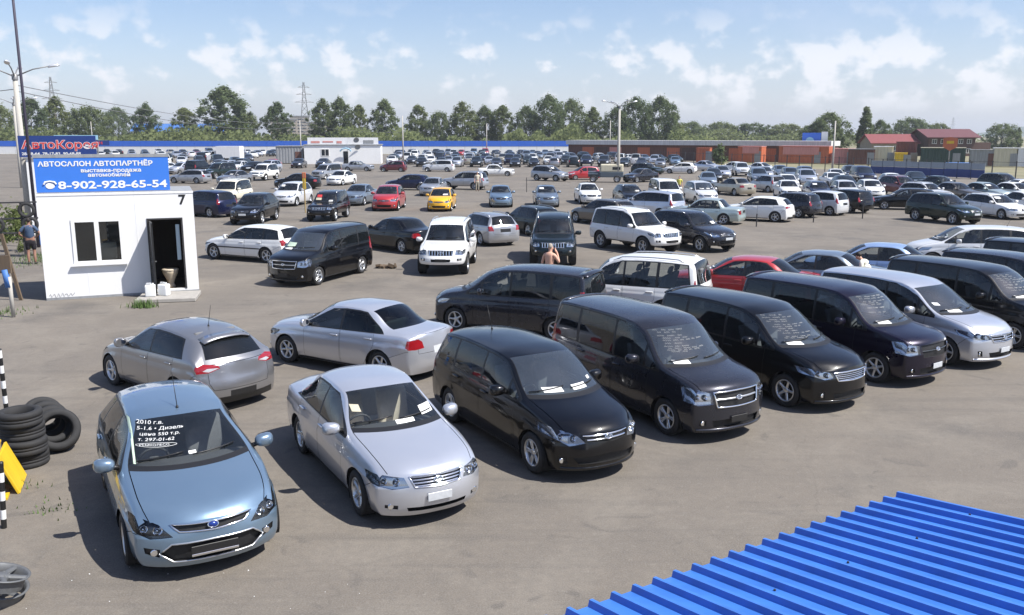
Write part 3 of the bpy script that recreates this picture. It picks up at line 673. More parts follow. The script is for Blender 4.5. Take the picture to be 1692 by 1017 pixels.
        if o.get('surround'):
            for z, hh in ((z0+.004, .02), (z1-.012, .024)):
                s.add('grille_trim', s.strip('grille_trim', -gw(z)-.01, gw(z)+.01, lambda y, z=z: z, hh, .006, M['chrome']))
        if o.get('lip'):
            s.add('bumper_lip', s.strip('bumper_lip', -W/2*.86, W/2*.86, lambda y: c['sill']+.045, .06, .02, M['paint'], n=21, depth=.06), paint=True)
        for nm, (mat, rad) in o.get('outline', {}).items():
            poly = c[nm]; loop = poly+[(-y, z) for y, z in poly[::-1] if y > 0]; P = []
            for (a, b) in zip(loop, loop[1:]+loop[:1]):
                k = max(2, int(math.hypot(b[0]-a[0], b[1]-a[1])/.05))
                for j in range(k):
                    y, z = a[0]+(b[0]-a[0])*j/k, a[1]+(b[1]-a[1])*j/k; p = s.front(y if abs(y) > .001 else .001, z)
                    if p: P.append(s.X(p[0]+p[1]*.003))
            P.append(P[0]); P.append(P[1]); bm = bmesh.new(); tube(bm, P, rad, 6, False); s.add({'intake': 'intake_trim', 'grille': 'grille_trim'}[nm], bm_mesh(nm+'_trim', bm, M[mat]))
        e = o.get('emblem', 'oval')
        if e:
            z = z0+(z1-z0)*o.get('emblem_z', .55); p = s.front(0.001, z); bm = bmesh.new(); a, b = o.get('emblem_size', (.062, .04))
            n = 28
            if e == 'blue':
                lathe(bm, [(.001, .010), (.8, .010), (.8, .004)], 'x', n)
            else:
                for (cy, cz, ry, rz) in ((0, 0, 1, 1), (0, .06, .36, .86), (0, .42, .78, .38)):
                    r1 = [(ry*math.cos(t), rz*math.sin(t)) for t in np.linspace(0, 2*math.pi, n+1)[:-1]]
                    A = [[bm.verts.new((dx, cy+y*k, cz+z_*k2)) for (y, z_) in r1] for (dx, k, k2) in ((0, 1.06, 1.08), (.012, 1, 1), (.012, .86, .82), (0, .80, .76))]
                    for P_, Q_ in zip(A, A[1:]):
                        for i in range(n): bm.faces.new((P_[i], P_[(i+1) % n], Q_[(i+1) % n], Q_[i]))
            for v in bm.verts: v.co.y *= a; v.co.z *= b
            q = s.X(p[0]); em = s.add('emblem', bm_mesh('emblem', bm, M['badge_blue' if e == 'blue' else 'chrome']), -1, False, (q.x+.004, 0, q.z), (0, -.35, 0))
            if e == 'blue':
                bm = bmesh.new(); lathe(bm, [(.8, .004), (.86, .014), (1.0, .012), (1.06, .002)], 'x', n)
                for v in bm.verts: v.co.y *= a; v.co.z *= b
                s.add('emblem_ring', bm_mesh('emblem_ring', bm, M['chrome']), em, False, (0, 0, 0))
        if o.get('plate'):
            pz, pm, pw = o['plate']; p = s.front(0.001, pz); bm = bmesh.new(); box(bm, 0, .012, -pw/2, pw/2, -.055, .055, .004); q = s.X(p[0])
            pl = s.add('plate_bracket', bm_mesh('plate_bracket', bm, M[pm], False), -1, False, (q.x+.012, 0, q.z))
            if o.get('plate_bar'):
                bm = bmesh.new(); box(bm, .012, .018, -pw/2, pw/2, -.062, -.035, .003); s.add('plate_bar', bm_mesh('plate_bar', bm, M['chrome'], False), pl)
        # wheels
        tw = .225 if c['R'] < .37 else .27; rr = c['R']*(.655 if c['R'] < .37 else .60); sp = o.get('spokes', 5)
        ty = cached(('tyre', c['R']), lambda: bm_mesh('tyre', tyre_bm(c['R'], tw, rr), M['tyre']))
        rim = cached(('rim', c['R'], sp, o.get('rim', 'rim')), lambda: bm_mesh('wheel', rim_bm(rr, tw, abs(sp), twin=sp < 0), M[o.get('rim', 'rim')]))
        dsc = cached(('disc', c['R']), lambda: bm_mesh('brake_disc', disc_bm(rr, tw), M['brake']))
        for xw in c['wheels']:
            for sg in (1, -1):
                rot = (0, random.uniform(0, 6.28), 0 if sg > 0 else math.pi)
                w = s.add('wheel', rim, -1, False, (L/2-xw, sg*(W/2-tw/2-.028), c['R']), rot)
                s.add('tyre', ty, w); s.add('brake_disc', dsc, w)
                bm = bmesh.new(); A = []
                for y in (W/2*.955, W/2-.34):
                    A.append([bm.verts.new((xw+(c['arch']+.004)*math.cos(t), y, c['R']+(c['arch']+.004)*math.sin(t))) for t in np.linspace(-.55, math.pi+.55, 19)])
                for k in range(18): bm.faces.new((A[0][k], A[0][k+1], A[1][k+1], A[1][k]))
                bm.faces.new(A[1]); bm.faces.new
                for v in bm.verts: v.co.x = L/2-v.co.x; v.co.y *= sg
                s.add('wheel_well', bm_mesh('wheel_well', bm, M['under'], False))
        # floor pan with notches for the wheels, cabin
        a = c['arch']+.02; xf, xr = c['wheels']; wi, wo = W/2-.33, W/2-.045
        out = [(.28, wi), (xf-a, wi+.1), (xf-a, wi), (xf+a, wi), (xf+a, wo), (xr-a, wo), (xr-a, wi), (xr+a, wi), (xr+a, wi+.1), (L-.22, wi)]
        bm = bmesh.new()
        for za, zb in ((c['sill']+.012, c['sill']+.05),):
            lo_ = [bm.verts.new((L/2-x, y, za)) for x, y in out]+[bm.verts.new((L/2-x, -y, za)) for x, y in out[::-1]]
            hi_ = [bm.verts.new((v.co.x, v.co.y, zb)) for v in lo_]
            bm.faces.new(lo_); bm.faces.new(hi_[::-1])
            for i in range(len(lo_)): j = (i+1) % len(lo_); bm.faces.new((lo_[i], lo_[j], hi_[j], hi_[i]))
        s.add('floor_pan', bm_mesh('floor_pan', bm, M['under'], False))
        cx = c['st'][c['cowl']][0]; bz = lin(c['belt'], 2.0); yi = W/2-.12; sm = M[o.get('seat', 'seat_grey')]
        bm = bmesh.new(); zf = c['sill']+.13
        xe = L-.32 if c['rwb'] == 9 else L-1.0
        box(bm, L/2-xe, L/2-cx-.2, -yi, yi, zf, zf+.03)
        for sg in (1, -1): box(bm, L/2-xe, L/2-cx-.35, sg*yi-.02, sg*yi+.02, zf, lin(c['belt'], 1.5)-.05)
        box(bm, L/2-cx-.24, L/2-cx-.2, -yi, yi, zf, bz-.08)
        if c['rwb'] != 9: box(bm, L/2-xe-.5, L/2-xe, -yi+.1, yi-.1, bz+.0, bz+.03)
        s.add('cabin_lining', bm_mesh('cabin_lining', bm, M['cabin'], False))
        bm = bmesh.new(); box(bm, L/2-cx-.78, L/2-cx-.26, -yi+.02, yi-.02, bz-.26, bz-.03, .05, 2); box(bm, L/2-cx-.80, L/2-cx-.5, .22, .54, bz-.1, bz+.035, .04, 2) if False else None
        s.add('dashboard', bm_mesh('dashboard', bm, M['dash']))
        bm = bmesh.new(); lathe(bm, [(.18+.016*math.cos(t), .016*math.sin(t)) for t in np.linspace(0, 2*math.pi, 9)[:-1]], 'x', 20, True); box(bm, -.01, .01, -.17, .17, -.02, .02); box(bm, -.015, .03, -.06, .06, -.06, .05, .01)
        s.add('steering_wheel', bm_mesh('steering_wheel', bm, M['dash']), -1, False, (L/2-cx-.90, -.36, bz-.06), (0, .42, 0))
        hb = c['st'][c['head']][1]-bz
        sx = cx+1.30; sh = zf+.15; bk = max(.5, min(.72, bz-sh+hb*.35))
        for y in (.36, -.36): s.add('seat', cached(('seat', id(sm), round(bk, 2)), lambda: bm_mesh('seat', seat_bm(.50, back=bk), sm)), -1, False, (L/2-sx, y, sh))
        sed = c['rwb'] != 9
        rows = [sx+(.66 if sed else .86)]+([sx+1.66] if c['H_rows'] == 3 else []) if 'H_rows' in c else [sx+(.66 if sed else .86)]
        for x in rows: s.add('rear_seat', cached(('bench', id(sm), round(bk, 2), sed), lambda: bm_mesh('rear_seat', seat_bm(1.22, back=bk-(.12 if sed else .04), head=not sed), sm)), -1, False, (L/2-x, 0, sh+(.0 if sed else .02)))
        # door mirrors
        mx, mz = c['mirror']
        for sg in (1, -1):
            p, n = s.flank(mx, mz+.0); bm = bmesh.new(); bmesh.ops.create_uvsphere(bm, u_segments=14, v_segments=10, radius=1)
            for v in bm.verts:
                x, y, z = [math.copysign(abs(q)**.72, q) for q in v.co]; x = max(x, -.30)
                v.co = Vector((x*.10, y*.125*(1 if y*1 < 0 else 1.0), z*.085*(1+.10*y)))
                v.co.x -= max(0, v.co.y)*.25
            me = bm_mesh('mirror', bm, M['paint']); q = s.X(p); my = q.y+.155
            m_ = s.add('mirror', me, -1, True, (q.x, my*sg, q.z+.045), None, (1, sg, 1))
            bm = bmesh.new(); lathe(bm, [(.001, 0), (.9, 0), (1, .004)], 'x', 16)
            for v in bm.verts: v.co.y *= .105; v.co.z *= .066
            s.add('mirror_glass', bm_mesh('mirror_glass', bm, M['mirror']), m_, False, (-.034, 0, 0), (0, 0, .0))
            bm = bmesh.new(); tube(bm, [(0, -.05, -.03), (0, -.17, -.055)], [.028, .035], 8)
            s.add('mirror_stalk', bm_mesh('mirror_stalk', bm, M['trim']), m_)
        # wipers
        cow = c['st'][c['cowl']]
        for k, (ya, yb) in enumerate(((-.62, -.08), (.02, .56))):
            pts = []
            for t in np.linspace(0, 1, 7):
                y = ya+(yb-ya)*t; z = cow[1]+.055+.035*t+ .03*(1-abs(y)/.7)
                p = s.front(y, z)
                if p: pts.append(s.X(p[0]+p[1]*.018))
            if len(pts) > 2:
                bm = bmesh.new(); tube(bm, pts, .010, 5); s.add('wiper', bm_mesh('wiper', bm, M['trim']))
        if c.get('rails'):
            for sg in (1, -1):
                pts = []
                for t in np.linspace(0, 1, 9):
                    x = c['rails'][0]+(c['rails'][1]-c['rails'][0])*t; o_ = np.argsort(s.S[:, 2]); ye = float(np.interp(x, s.S[o_, 2], s.S[o_, 3]))-.05
                    p = s.crown(x, ye); pts.append(s.X((x, ye*sg, p.z+(.05 if 0 < t < 1 else -.01))))
                bm = bmesh.new(); tube(bm, pts, .018, 6); s.add('roof_rail', bm_mesh('roof_rail', bm, M[o.get('rail', 'rim')]))
        if o.get('antenna'):
            ax, lean = o['antenna']; p = s.crown(ax, 0); bm = bmesh.new(); tube(bm, [(0, 0, -.01), (-.0, 0, .03)], [.022, .014], 8); tube(bm, [(0, 0, .02), (lean, 0, .42)], [.006, .004], 5)
            q = s.X(p); s.add('antenna', bm_mesh('antenna', bm, M['trim']), -1, False, q)
        if o.get('spoiler'):
            x1 = c['st'][c['rwt']][0]; ye = (c['st'][c['rwt']][3]-.02)*.92; A = []
            for t in np.linspace(-1, 1, 15):
                y = ye*t; p = s.crown(x1-.16, y); q = s.crown(x1-.02, y); e = .12-.05*t*t
                A.append([s.X((x1-.16, y, p.z+.004)), s.X((x1-.02, y, q.z+.03)), s.X((x1+e, y, q.z+.005)), s.X((x1+e, y, q.z-.02)), s.X((x1-.02, y, q.z-.02))])
            V = [v for r in A for v in r]; F = [[5*k+j, 5*k+(j+1) % 5, 5*k+5+(j+1) % 5, 5*k+5+j] for k in range(14) for j in range(5)]+[[4, 3, 2, 1, 0], [70, 71, 72, 73, 74]]
            me = mk_mesh('spoiler', V, F, M['paint']); bm = bmesh.new(); bm.from_mesh(me); bmesh.ops.recalc_face_normals(bm, faces=bm.faces); bm.to_mesh(me); bm.free()
            s.add('spoiler', me, paint=True)

def _vf(t): return t[0], t[2]

def setprops(o, label=None, cat=None, group=None, kind=None):
    if label: o['label'] = label
    if cat: o['category'] = cat
    if group: o['group'] = group
    if kind: o['kind'] = kind

def empty(name, loc, rz=0):
    o = bpy.data.objects.new(name, None); COL.objects.link(o); o.location = loc; o.rotation_euler = (0, 0, rz); o.empty_display_size = .3; return o

def put(name, me, parent=None, loc=(0, 0, 0), rot=None, scale=None):
    o = bpy.data.objects.new(name, me); COL.objects.link(o); o.location = loc
    if rot: o.rotation_euler = rot
    if scale: o.scale = scale
    if parent: o.parent = parent
    return o

def spawn(pr, loc, deg, paint, label, name='parked_car', cat='car', group='cars parked on the lot', skip=(), scale=None):
    """a car standing at loc, nose towards deg: an Empty with a mesh object per part"""
    root = empty(name, loc, math.radians(deg)); setprops(root, label, cat, group)
    if scale: root.scale = scale
    objs = []
    for (nm, me, par, pt, l, rot, sc) in pr.P:
        if nm in skip: objs.append(None); continue
        o = bpy.data.objects.new(nm, me); COL.objects.link(o); o.location = l
        if rot: o.rotation_euler = rot
        if sc: o.scale = sc
        o.parent = objs[par] if par >= 0 else root
        if pt: o.material_slots[0].link = 'OBJECT'; o.material_slots[0].material = paint
        objs.append(o)
    return root
# ------------------------------------------------------------------ setting
def grid_mesh(name, x0, x1, y0, y1, z, mat, nx=1, ny=1):
    V = [(x0+(x1-x0)*i/nx, y0+(y1-y0)*j/ny, z) for j in range(ny+1) for i in range(nx+1)]
    F = [(j*(nx+1)+i, j*(nx+1)+i+1, (j+1)*(nx+1)+i+1, (j+1)*(nx+1)+i) for j in range(ny) for i in range(nx)]
    return mk_mesh(name, V, F, mat, smooth=False)
def asphalt_mat():
    m, nt, b = nodes('dusty_asphalt'); K = nt.links; N = nt.nodes
    tc = N.new('ShaderNodeTexCoord')
    def noise(s, d, r=.55, dist=0):
        n = N.new('ShaderNodeTexNoise'); n.inputs['Scale'].default_value = s; n.inputs['Detail'].default_value = d; n.inputs['Roughness'].default_value = r; n.inputs['Distortion'].default_value = dist; K.new(tc.outputs['Object'], n.inputs['Vector']); return n.outputs['Fac']
    def rng_(v, a, b_, lo=0, hi=1):
        n = N.new('ShaderNodeMapRange'); K.new(v, n.inputs[0]); n.inputs[1].default_value = a; n.inputs[2].default_value = b_; n.inputs[3].default_value = lo; n.inputs[4].default_value = hi; return n.outputs[0]
    def mix(f, a, c):
        n = N.new('ShaderNodeMix'); n.data_type = 'RGBA'; K.new(f, n.inputs[0])
        for i, v in ((6, a), (7, c)):
            if isinstance(v, tuple): n.inputs[i].default_value = (*v, 1)
            else: K.new(v, n.inputs[i])
        return n.outputs[2]
    base = mix(rng_(noise(.09, 6, .6, .6), .35, .65), (.178, .153, .124), (.126, .111, .094))
    base = mix(rng_(noise(.5, 7, .62, .8), .46, .68, 0, .8), base, (.212, .188, .155))       # dust drifts
    base = mix(rng_(noise(.33, 6, .6), .54, .70, 0, .75), base, (.066, .062, .059))           # oil and tyre stains
    base = mix(rng_(noise(2.6, 8, .7), .56, .75, 0, .4), base, (.092, .086, .079))
    base = mix(rng_(noise(7, 6, .78), .40, .72, 0, .55), base, (.105, .096, .085))            # worn binder
    base = mix(rng_(noise(11, 5, .8), .56, .70, 0, .5), base, (.25, .228, .195))            # pale scuffs
    mp = N.new('ShaderNodeMapping'); mp.inputs['Rotation'].default_value = (0, 0, math.radians(-34)); mp.inputs['Scale'].default_value = (.12, 2.2, 1); K.new(tc.outputs['Object'], mp.inputs[0])
    tr = N.new('ShaderNodeTexNoise'); tr.inputs['Scale'].default_value = 1.0; tr.inputs['Detail'].default_value = 6; tr.inputs['Roughness'].default_value = .65; K.new(mp.outputs[0], tr.inputs['Vector'])
    base = mix(rng_(tr.outputs['Fac'], .52, .68, 0, .5), base, (.095, .086, .077))              # tyre tracks along the rows
    base = mix(rng_(noise(1.3, 4, .5, 1.5), .62, .70, 0, .55), base, (.088, .080, .072))      # drips
    base = mix(rng_(noise(48, 3, .8), .42, .72, 0, .45), base, (.28, .26, .235))             # grit
    vo = N.new('ShaderNodeTexVoronoi'); vo.feature = 'DISTANCE_TO_EDGE'; vo.inputs['Scale'].default_value = .16
    wv = N.new('ShaderNodeVectorMath'); wv.operation = 'ADD'; nn = N.new('ShaderNodeTexNoise'); nn.inputs['Scale'].default_value = .8; nn.inputs['Detail'].default_value = 5; K.new(tc.outputs['Object'], nn.inputs['Vector'])
    K.new(tc.outputs['Object'], wv.inputs[0]); K.new(nn.outputs['Color'], wv.inputs[1]); K.new(wv.outputs[0], vo.inputs['Vector'])
    base = mix(rng_(vo.outputs['Distance'], .0, .0025, .18, 0), base, (.07, .066, .06))          # cracks
    K.new(base, b.inputs['Base Color']); b.inputs['Roughness'].default_value = .88; b.inputs['Specular IOR Level'].default_value = .25
    bp = N.new('ShaderNodeBump'); bp.inputs['Strength'].default_value = .35; bp.inputs['Distance'].default_value = .02; K.new(noise(40, 5, .7), bp.inputs['Height']); K.new(bp.outputs[0], b.inputs['Normal']); return m
def dirt_mat(name, c1, c2, c3, s=.4):
    m, nt, b = nodes(name); K = nt.links; N = nt.nodes; tc = N.new('ShaderNodeTexCoord'); cols = []
    n = N.new('ShaderNodeTexNoise'); n.inputs['Scale'].default_value = s; n.inputs['Detail'].default_value = 8; n.inputs['Roughness'].default_value = .65; K.new(tc.outputs['Object'], n.inputs['Vector'])
    r = N.new('ShaderNodeValToRGB'); r.color_ramp.elements[0].position = .35; r.color_ramp.elements[0].color = (*c1, 1); r.color_ramp.elements[1].position = .68; r.color_ramp.elements[1].color = (*c3, 1); e = r.color_ramp.elements.new(.5); e.color = (*c2, 1)
    K.new(n.outputs['Fac'], r.inputs[0]); K.new(r.outputs[0], b.inputs['Base Color']); b.inputs['Roughness'].default_value = .95; return m
def sheet_mat(name, col, rough=.5, streak=.25, metal=0, scale=(6, 6, .6)):
    """painted sheet metal or plaster with vertical runs of dirt"""
    m, nt, b = nodes(name); K = nt.links; N = nt.nodes; tc = N.new('ShaderNodeTexCoord'); mp = N.new('ShaderNodeMapping'); mp.inputs['Scale'].default_value = scale; K.new(tc.outputs['Object'], mp.inputs[0])
    n = N.new('ShaderNodeTexNoise'); n.inputs['Scale'].default_value = 1; n.inputs['Detail'].default_value = 8; n.inputs['Roughness'].default_value = .65; K.new(mp.outputs[0], n.inputs['Vector'])
    r = N.new('ShaderNodeMapRange'); r.inputs[1].default_value = .3; r.inputs[2].default_value = .75; r.inputs[3].default_value = 1+streak*.25; r.inputs[4].default_value = 1-streak; K.new(n.outputs['Fac'], r.inputs[0])
    x = N.new('ShaderNodeVectorMath'); x.operation = 'SCALE'; x.inputs[0].default_value = col; K.new(r.outputs[0], x.inputs['Scale']); K.new(x.outputs[0], b.inputs['Base Color'])
    b.inputs['Roughness'].default_value = rough; b.inputs['Metallic'].default_value = metal; return m
def leaf_mat(name, a, b_):
    m, nt, b = nodes(name); K = nt.links; N = nt.nodes
    g = N.new('ShaderNodeObjectInfo'); tc = N.new('ShaderNodeTexCoord'); n = N.new('ShaderNodeTexNoise'); n.inputs['Scale'].default_value = .9; n.inputs['Detail'].default_value = 4; K.new(tc.outputs['Object'], n.inputs['Vector'])
    ad = N.new('ShaderNodeMath'); ad.operation = 'MULTIPLY_ADD'; ad.inputs[1].default_value = .5; K.new(g.outputs['Random'], ad.inputs[0]); K.new(n.outputs['Fac'], ad.inputs[2])
    r = N.new('ShaderNodeMapRange'); r.inputs[1].default_value = .35; r.inputs[2].default_value = 1.1; K.new(ad.outputs[0], r.inputs[0])
    mx = N.new('ShaderNodeMix'); mx.data_type = 'RGBA'; K.new(r.outputs[0], mx.inputs[0]); mx.inputs[6].default_value = (*a, 1); mx.inputs[7].default_value = (*b_, 1); K.new(mx.outputs[2], b.inputs['Base Color'])
    b.inputs['Roughness'].default_value = .7; b.inputs['Specular IOR Level'].default_value = .2
    tl = N.new('ShaderNodeBsdfTranslucent'); K.new(mx.outputs[2], tl.inputs[0]); ms = N.new('ShaderNodeMixShader'); ms.inputs[0].default_value = .5
    K.new(b.outputs[0], ms.inputs[1]); K.new(tl.outputs[0], ms.inputs[2]); K.new(ms.outputs[0], N['Material Output'].inputs[0]); return m

def one(name, build, mat, parent=None, loc=(0, 0, 0), rot=None, smooth=False, **kw):
    bm = bmesh.new(); build(bm); o = put(name, bm_mesh(name, bm, mat, smooth), parent, loc, rot); setprops(o, **kw); return o
def bx(*a, bev=0, seg=1): return lambda bm: box(bm, *a, bev, seg)

def setting():
    M['asphalt'] = asphalt_mat(); M['field'] = dirt_mat('dry_field', (.16, .15, .085), (.22, .20, .12), (.12, .13, .06), .05)
    M['concrete'] = simple('concrete', (.34, .32, .29), .9, noise=.25, scale=6); M['pole'] = simple('concrete_pole', (.42, .40, .36), .9, noise=.15, scale=9); M['steel'] = simple('grey_steel', (.20, .20, .20), .5, .3); M['dark_steel'] = simple('dark_steel', (.035, .033, .034), .6)
    M['white_wall'] = sheet_mat('white_wall', (.80, .80, .79), .6, .05, 0, (1.5, 1.5, .3)); M['white_sheet'] = sheet_mat('white_sheet', (.80, .80, .80), .5, .12); M['blue_sheet'] = sheet_mat('blue_sheet', (.03, .135, .60), .45, .15)
    M['rust'] = sheet_mat('rust_brown', (.16, .075, .058), .8, .5); M['orange'] = sheet_mat('orange_sheet', (.52, .14, .06), .6, .3); M['pink'] = sheet_mat('faded_red', (.62, .27, .24), .7, .25); M['pale_roof'] = sheet_mat('pale_roof', (.66, .65, .63), .7, .3)
    M['brown_brick'] = sheet_mat('brown_brick', (.10, .058, .05), .85, .35); M['red_roof'] = sheet_mat('red_roof', (.21, .05, .05), .6, .3); M['wine_roof'] = sheet_mat('wine_roof', (.13, .045, .05), .6, .25); M['tan_wall'] = sheet_mat('tan_wall', (.33, .28, .22), .8, .3)
    M['far_glass'] = simple('far_glass', (.012, .016, .020), .08, 0, 0, spec=.6); M['green_sheet'] = sheet_mat('green_sheet', (.02, .055, .045), .6, .4); M['cream'] = sheet_mat('cream_sheet', (.62, .57, .42), .6, .2); M['yellow_sheet'] = sheet_mat('yellow_sheet', (.70, .46, .02), .5, .2); M['mid_blue'] = sheet_mat('mid_blue', (.06, .17, .45), .6, .3); M['grey_sheet'] = sheet_mat('grey_sheet', (.30, .31, .32), .6, .3); M['wood'] = sheet_mat('weathered_wood', (.16, .115, .075), .8, .4); M['dark_wood'] = sheet_mat('dark_wood', (.045, .030, .022), .8, .4); M['black_paint'] = simple('black_paint', (.012, .012, .012), .5); M['white_paint'] = simple('white_paint', (.78, .78, .76), .5, noise=.08, scale=15)
    M['bark'] = simple('bark', (.10, .085, .065), .95, noise=.3, scale=5)
    for i, (a, b) in enumerate((((.135, .172, .070), (.225, .255, .108)), ((.105, .148, .066), (.185, .225, .100)), ((.135, .172, .062), (.23, .255, .092)))): M['leaf%d' % i] = leaf_mat('leaves_%d' % i, a, b)
    M['grass'] = simple('grass', (.075, .13, .03), .9, noise=.3, scale=8)
    g = put('ground', grid_mesh('ground', -3800, 6800, -400, 4300, -.004, M['field'])); setprops(g, kind='structure')
    # the lot: a wide asphalt sheet that reaches the far fence
    me = mk_mesh('lot_asphalt', [(-170, -30, 0), (130, -30, 0), (78, 64, 0), (62, 100, 0), (52, 124, 0), (34, 152, 0), (48, 232, 0), (-175, 236, 0)], [list(range(8))], M['asphalt'], smooth=False)
    setprops(put('lot_asphalt', me), kind='structure')
    # ridge on the horizon, far right
    V = []; F = []; n = 60
    for i in range(n):
        x = 1330+i*35; h = 34+15*math.sin(i*.13+.4)+6*math.sin(i*.41)+2.5*math.sin(i*1.7); h *= min(1, i/10)
        V += [(x, 2600, -5), (x, 2700, max(1, h)), (x, 3000, -5)]
    for i in range(n-1):
        for j in (0, 1): F.append((3*i+j, 3*i+3+j, 3*i+4+j, 3*i+1+j))
    setprops(put('distant_hills', mk_mesh('distant_hills', V, F, simple('wooded_hills', (.055, .085, .06), .95, noise=.3, scale=.004))), kind='structure')

def leafy(seed, h, w, base, n, size, shape, mat, lean=0):
    """crown of leaf-sized faces gathered in clumps round the ends of limbs"""
    rnd = random.Random(seed); V = []; F = []; cl = []
    for k in range(int(h*w*1.35)+16):
        t = rnd.random(); prof = shape(t); a = rnd.uniform(0, 6.283); r = w/2*prof*math.sqrt(rnd.uniform(.12, 1))*rnd.uniform(.72, 1.12)
        cl.append((r*math.cos(a)+lean*t, r*math.sin(a), base+(h-base)*t*rnd.uniform(.96, 1.02), rnd.uniform(.4, 1.05)*(.34+.050*w)))
    for k in range(n):
        cx, cy, cz, s = rnd.choice(cl)
        p = Vector((rnd.gauss(0, 1), rnd.gauss(0, 1), rnd.gauss(0, 1.35))); p *= s*.50
        c = Vector((cx, cy, cz))+p; d = (Vector((rnd.gauss(0, .7), rnd.gauss(0, .7), rnd.gauss(.55, .6)))+p.normalized()*.9).normalized(); u = d.orthogonal().normalized(); v = d.cross(u); a = rnd.uniform(0, 6.28); u, v = u*math.cos(a)+v*math.sin(a), v*math.cos(a)-u*math.sin(a)
        sz = size*rnd.uniform(.5, 1.3); i = len(V)
        V += [c-u*sz, c+v*sz*.62+d*sz*.12, c+u*sz, c-v*sz*.62+d*sz*.12]; F.append((i, i+1, i+2, i+3))
    return mk_mesh('crown', V, F, mat, smooth=False), cl
def trunk_mesh(seed, h, base, r, cl):
    rnd = random.Random(seed); bm = bmesh.new(); top = base+(h-base)*.8
    tube(bm, [(0, 0, -.3), (.05*r, 0, base*.5), (rnd.uniform(-.2, .2), rnd.uniform(-.2, .2), (base+top)/2), (0, 0, top)], [r*1.25, r, r*.6, r*.1], 7)
    for (x, y, z, s) in rnd.sample(cl, min(14, len(cl))):
        z0 = max(base*.6, z-1.2*math.hypot(x, y)-.6); tube(bm, [(0, 0, z0), (x*.5, y*.5, (z0+z)/2+.2), (x, y, z)], [r*.36, r*.22, r*.06], 5, False)
    return bm_mesh('trunk', bm, M['bark'])
SHAPES = {'poplar': lambda t: (.72+.28*math.sin(math.pi*t/1.1)) if t < .55 else max(.05, 1-((t-.55)/.48)**1.7), 'round': lambda t: math.sqrt(max(.30 if t < .5 else .02, 1-(2*t-.92)**2)), 'spread': lambda t: (.55+.5*math.sin(math.pi*t**.8)) if t < .97 else .3, 'spire': lambda t: max(.08, (1-t)**.7*(.9 if t > .12 else .6))}
TREE = {}
def tree(kind, x, y, h, w, label, group='trees behind the far fence', name='tree', seed=0, leaf=0):
    key = (kind, seed % 3, leaf)
    if key not in TREE:
        H, W = {'poplar': (18, 9), 'round': (15, 13), 'spread': (12, 13), 'spire': (16, 6)}[kind]; base = H*.045
        me, cl = leafy(seed*7+hash_(kind), H, W, base, 14000, .25, SHAPES[kind], M['leaf%d' % leaf]); TREE[key] = (me, trunk_mesh(seed, H, base, .28, cl), H, W)
    me, tr, H, W = TREE[key]
    r = empty(name, (x, y, 0), random.uniform(0, 6.28)); w *= 1.12; r.scale = (w/W, w/W, h/H); setprops(r, label, 'tree', group)
    put('crown', me, r); put('trunk', tr, r); return r
def hash_(s): return sum(ord(c)*(i+3) for i, c in enumerate(s))

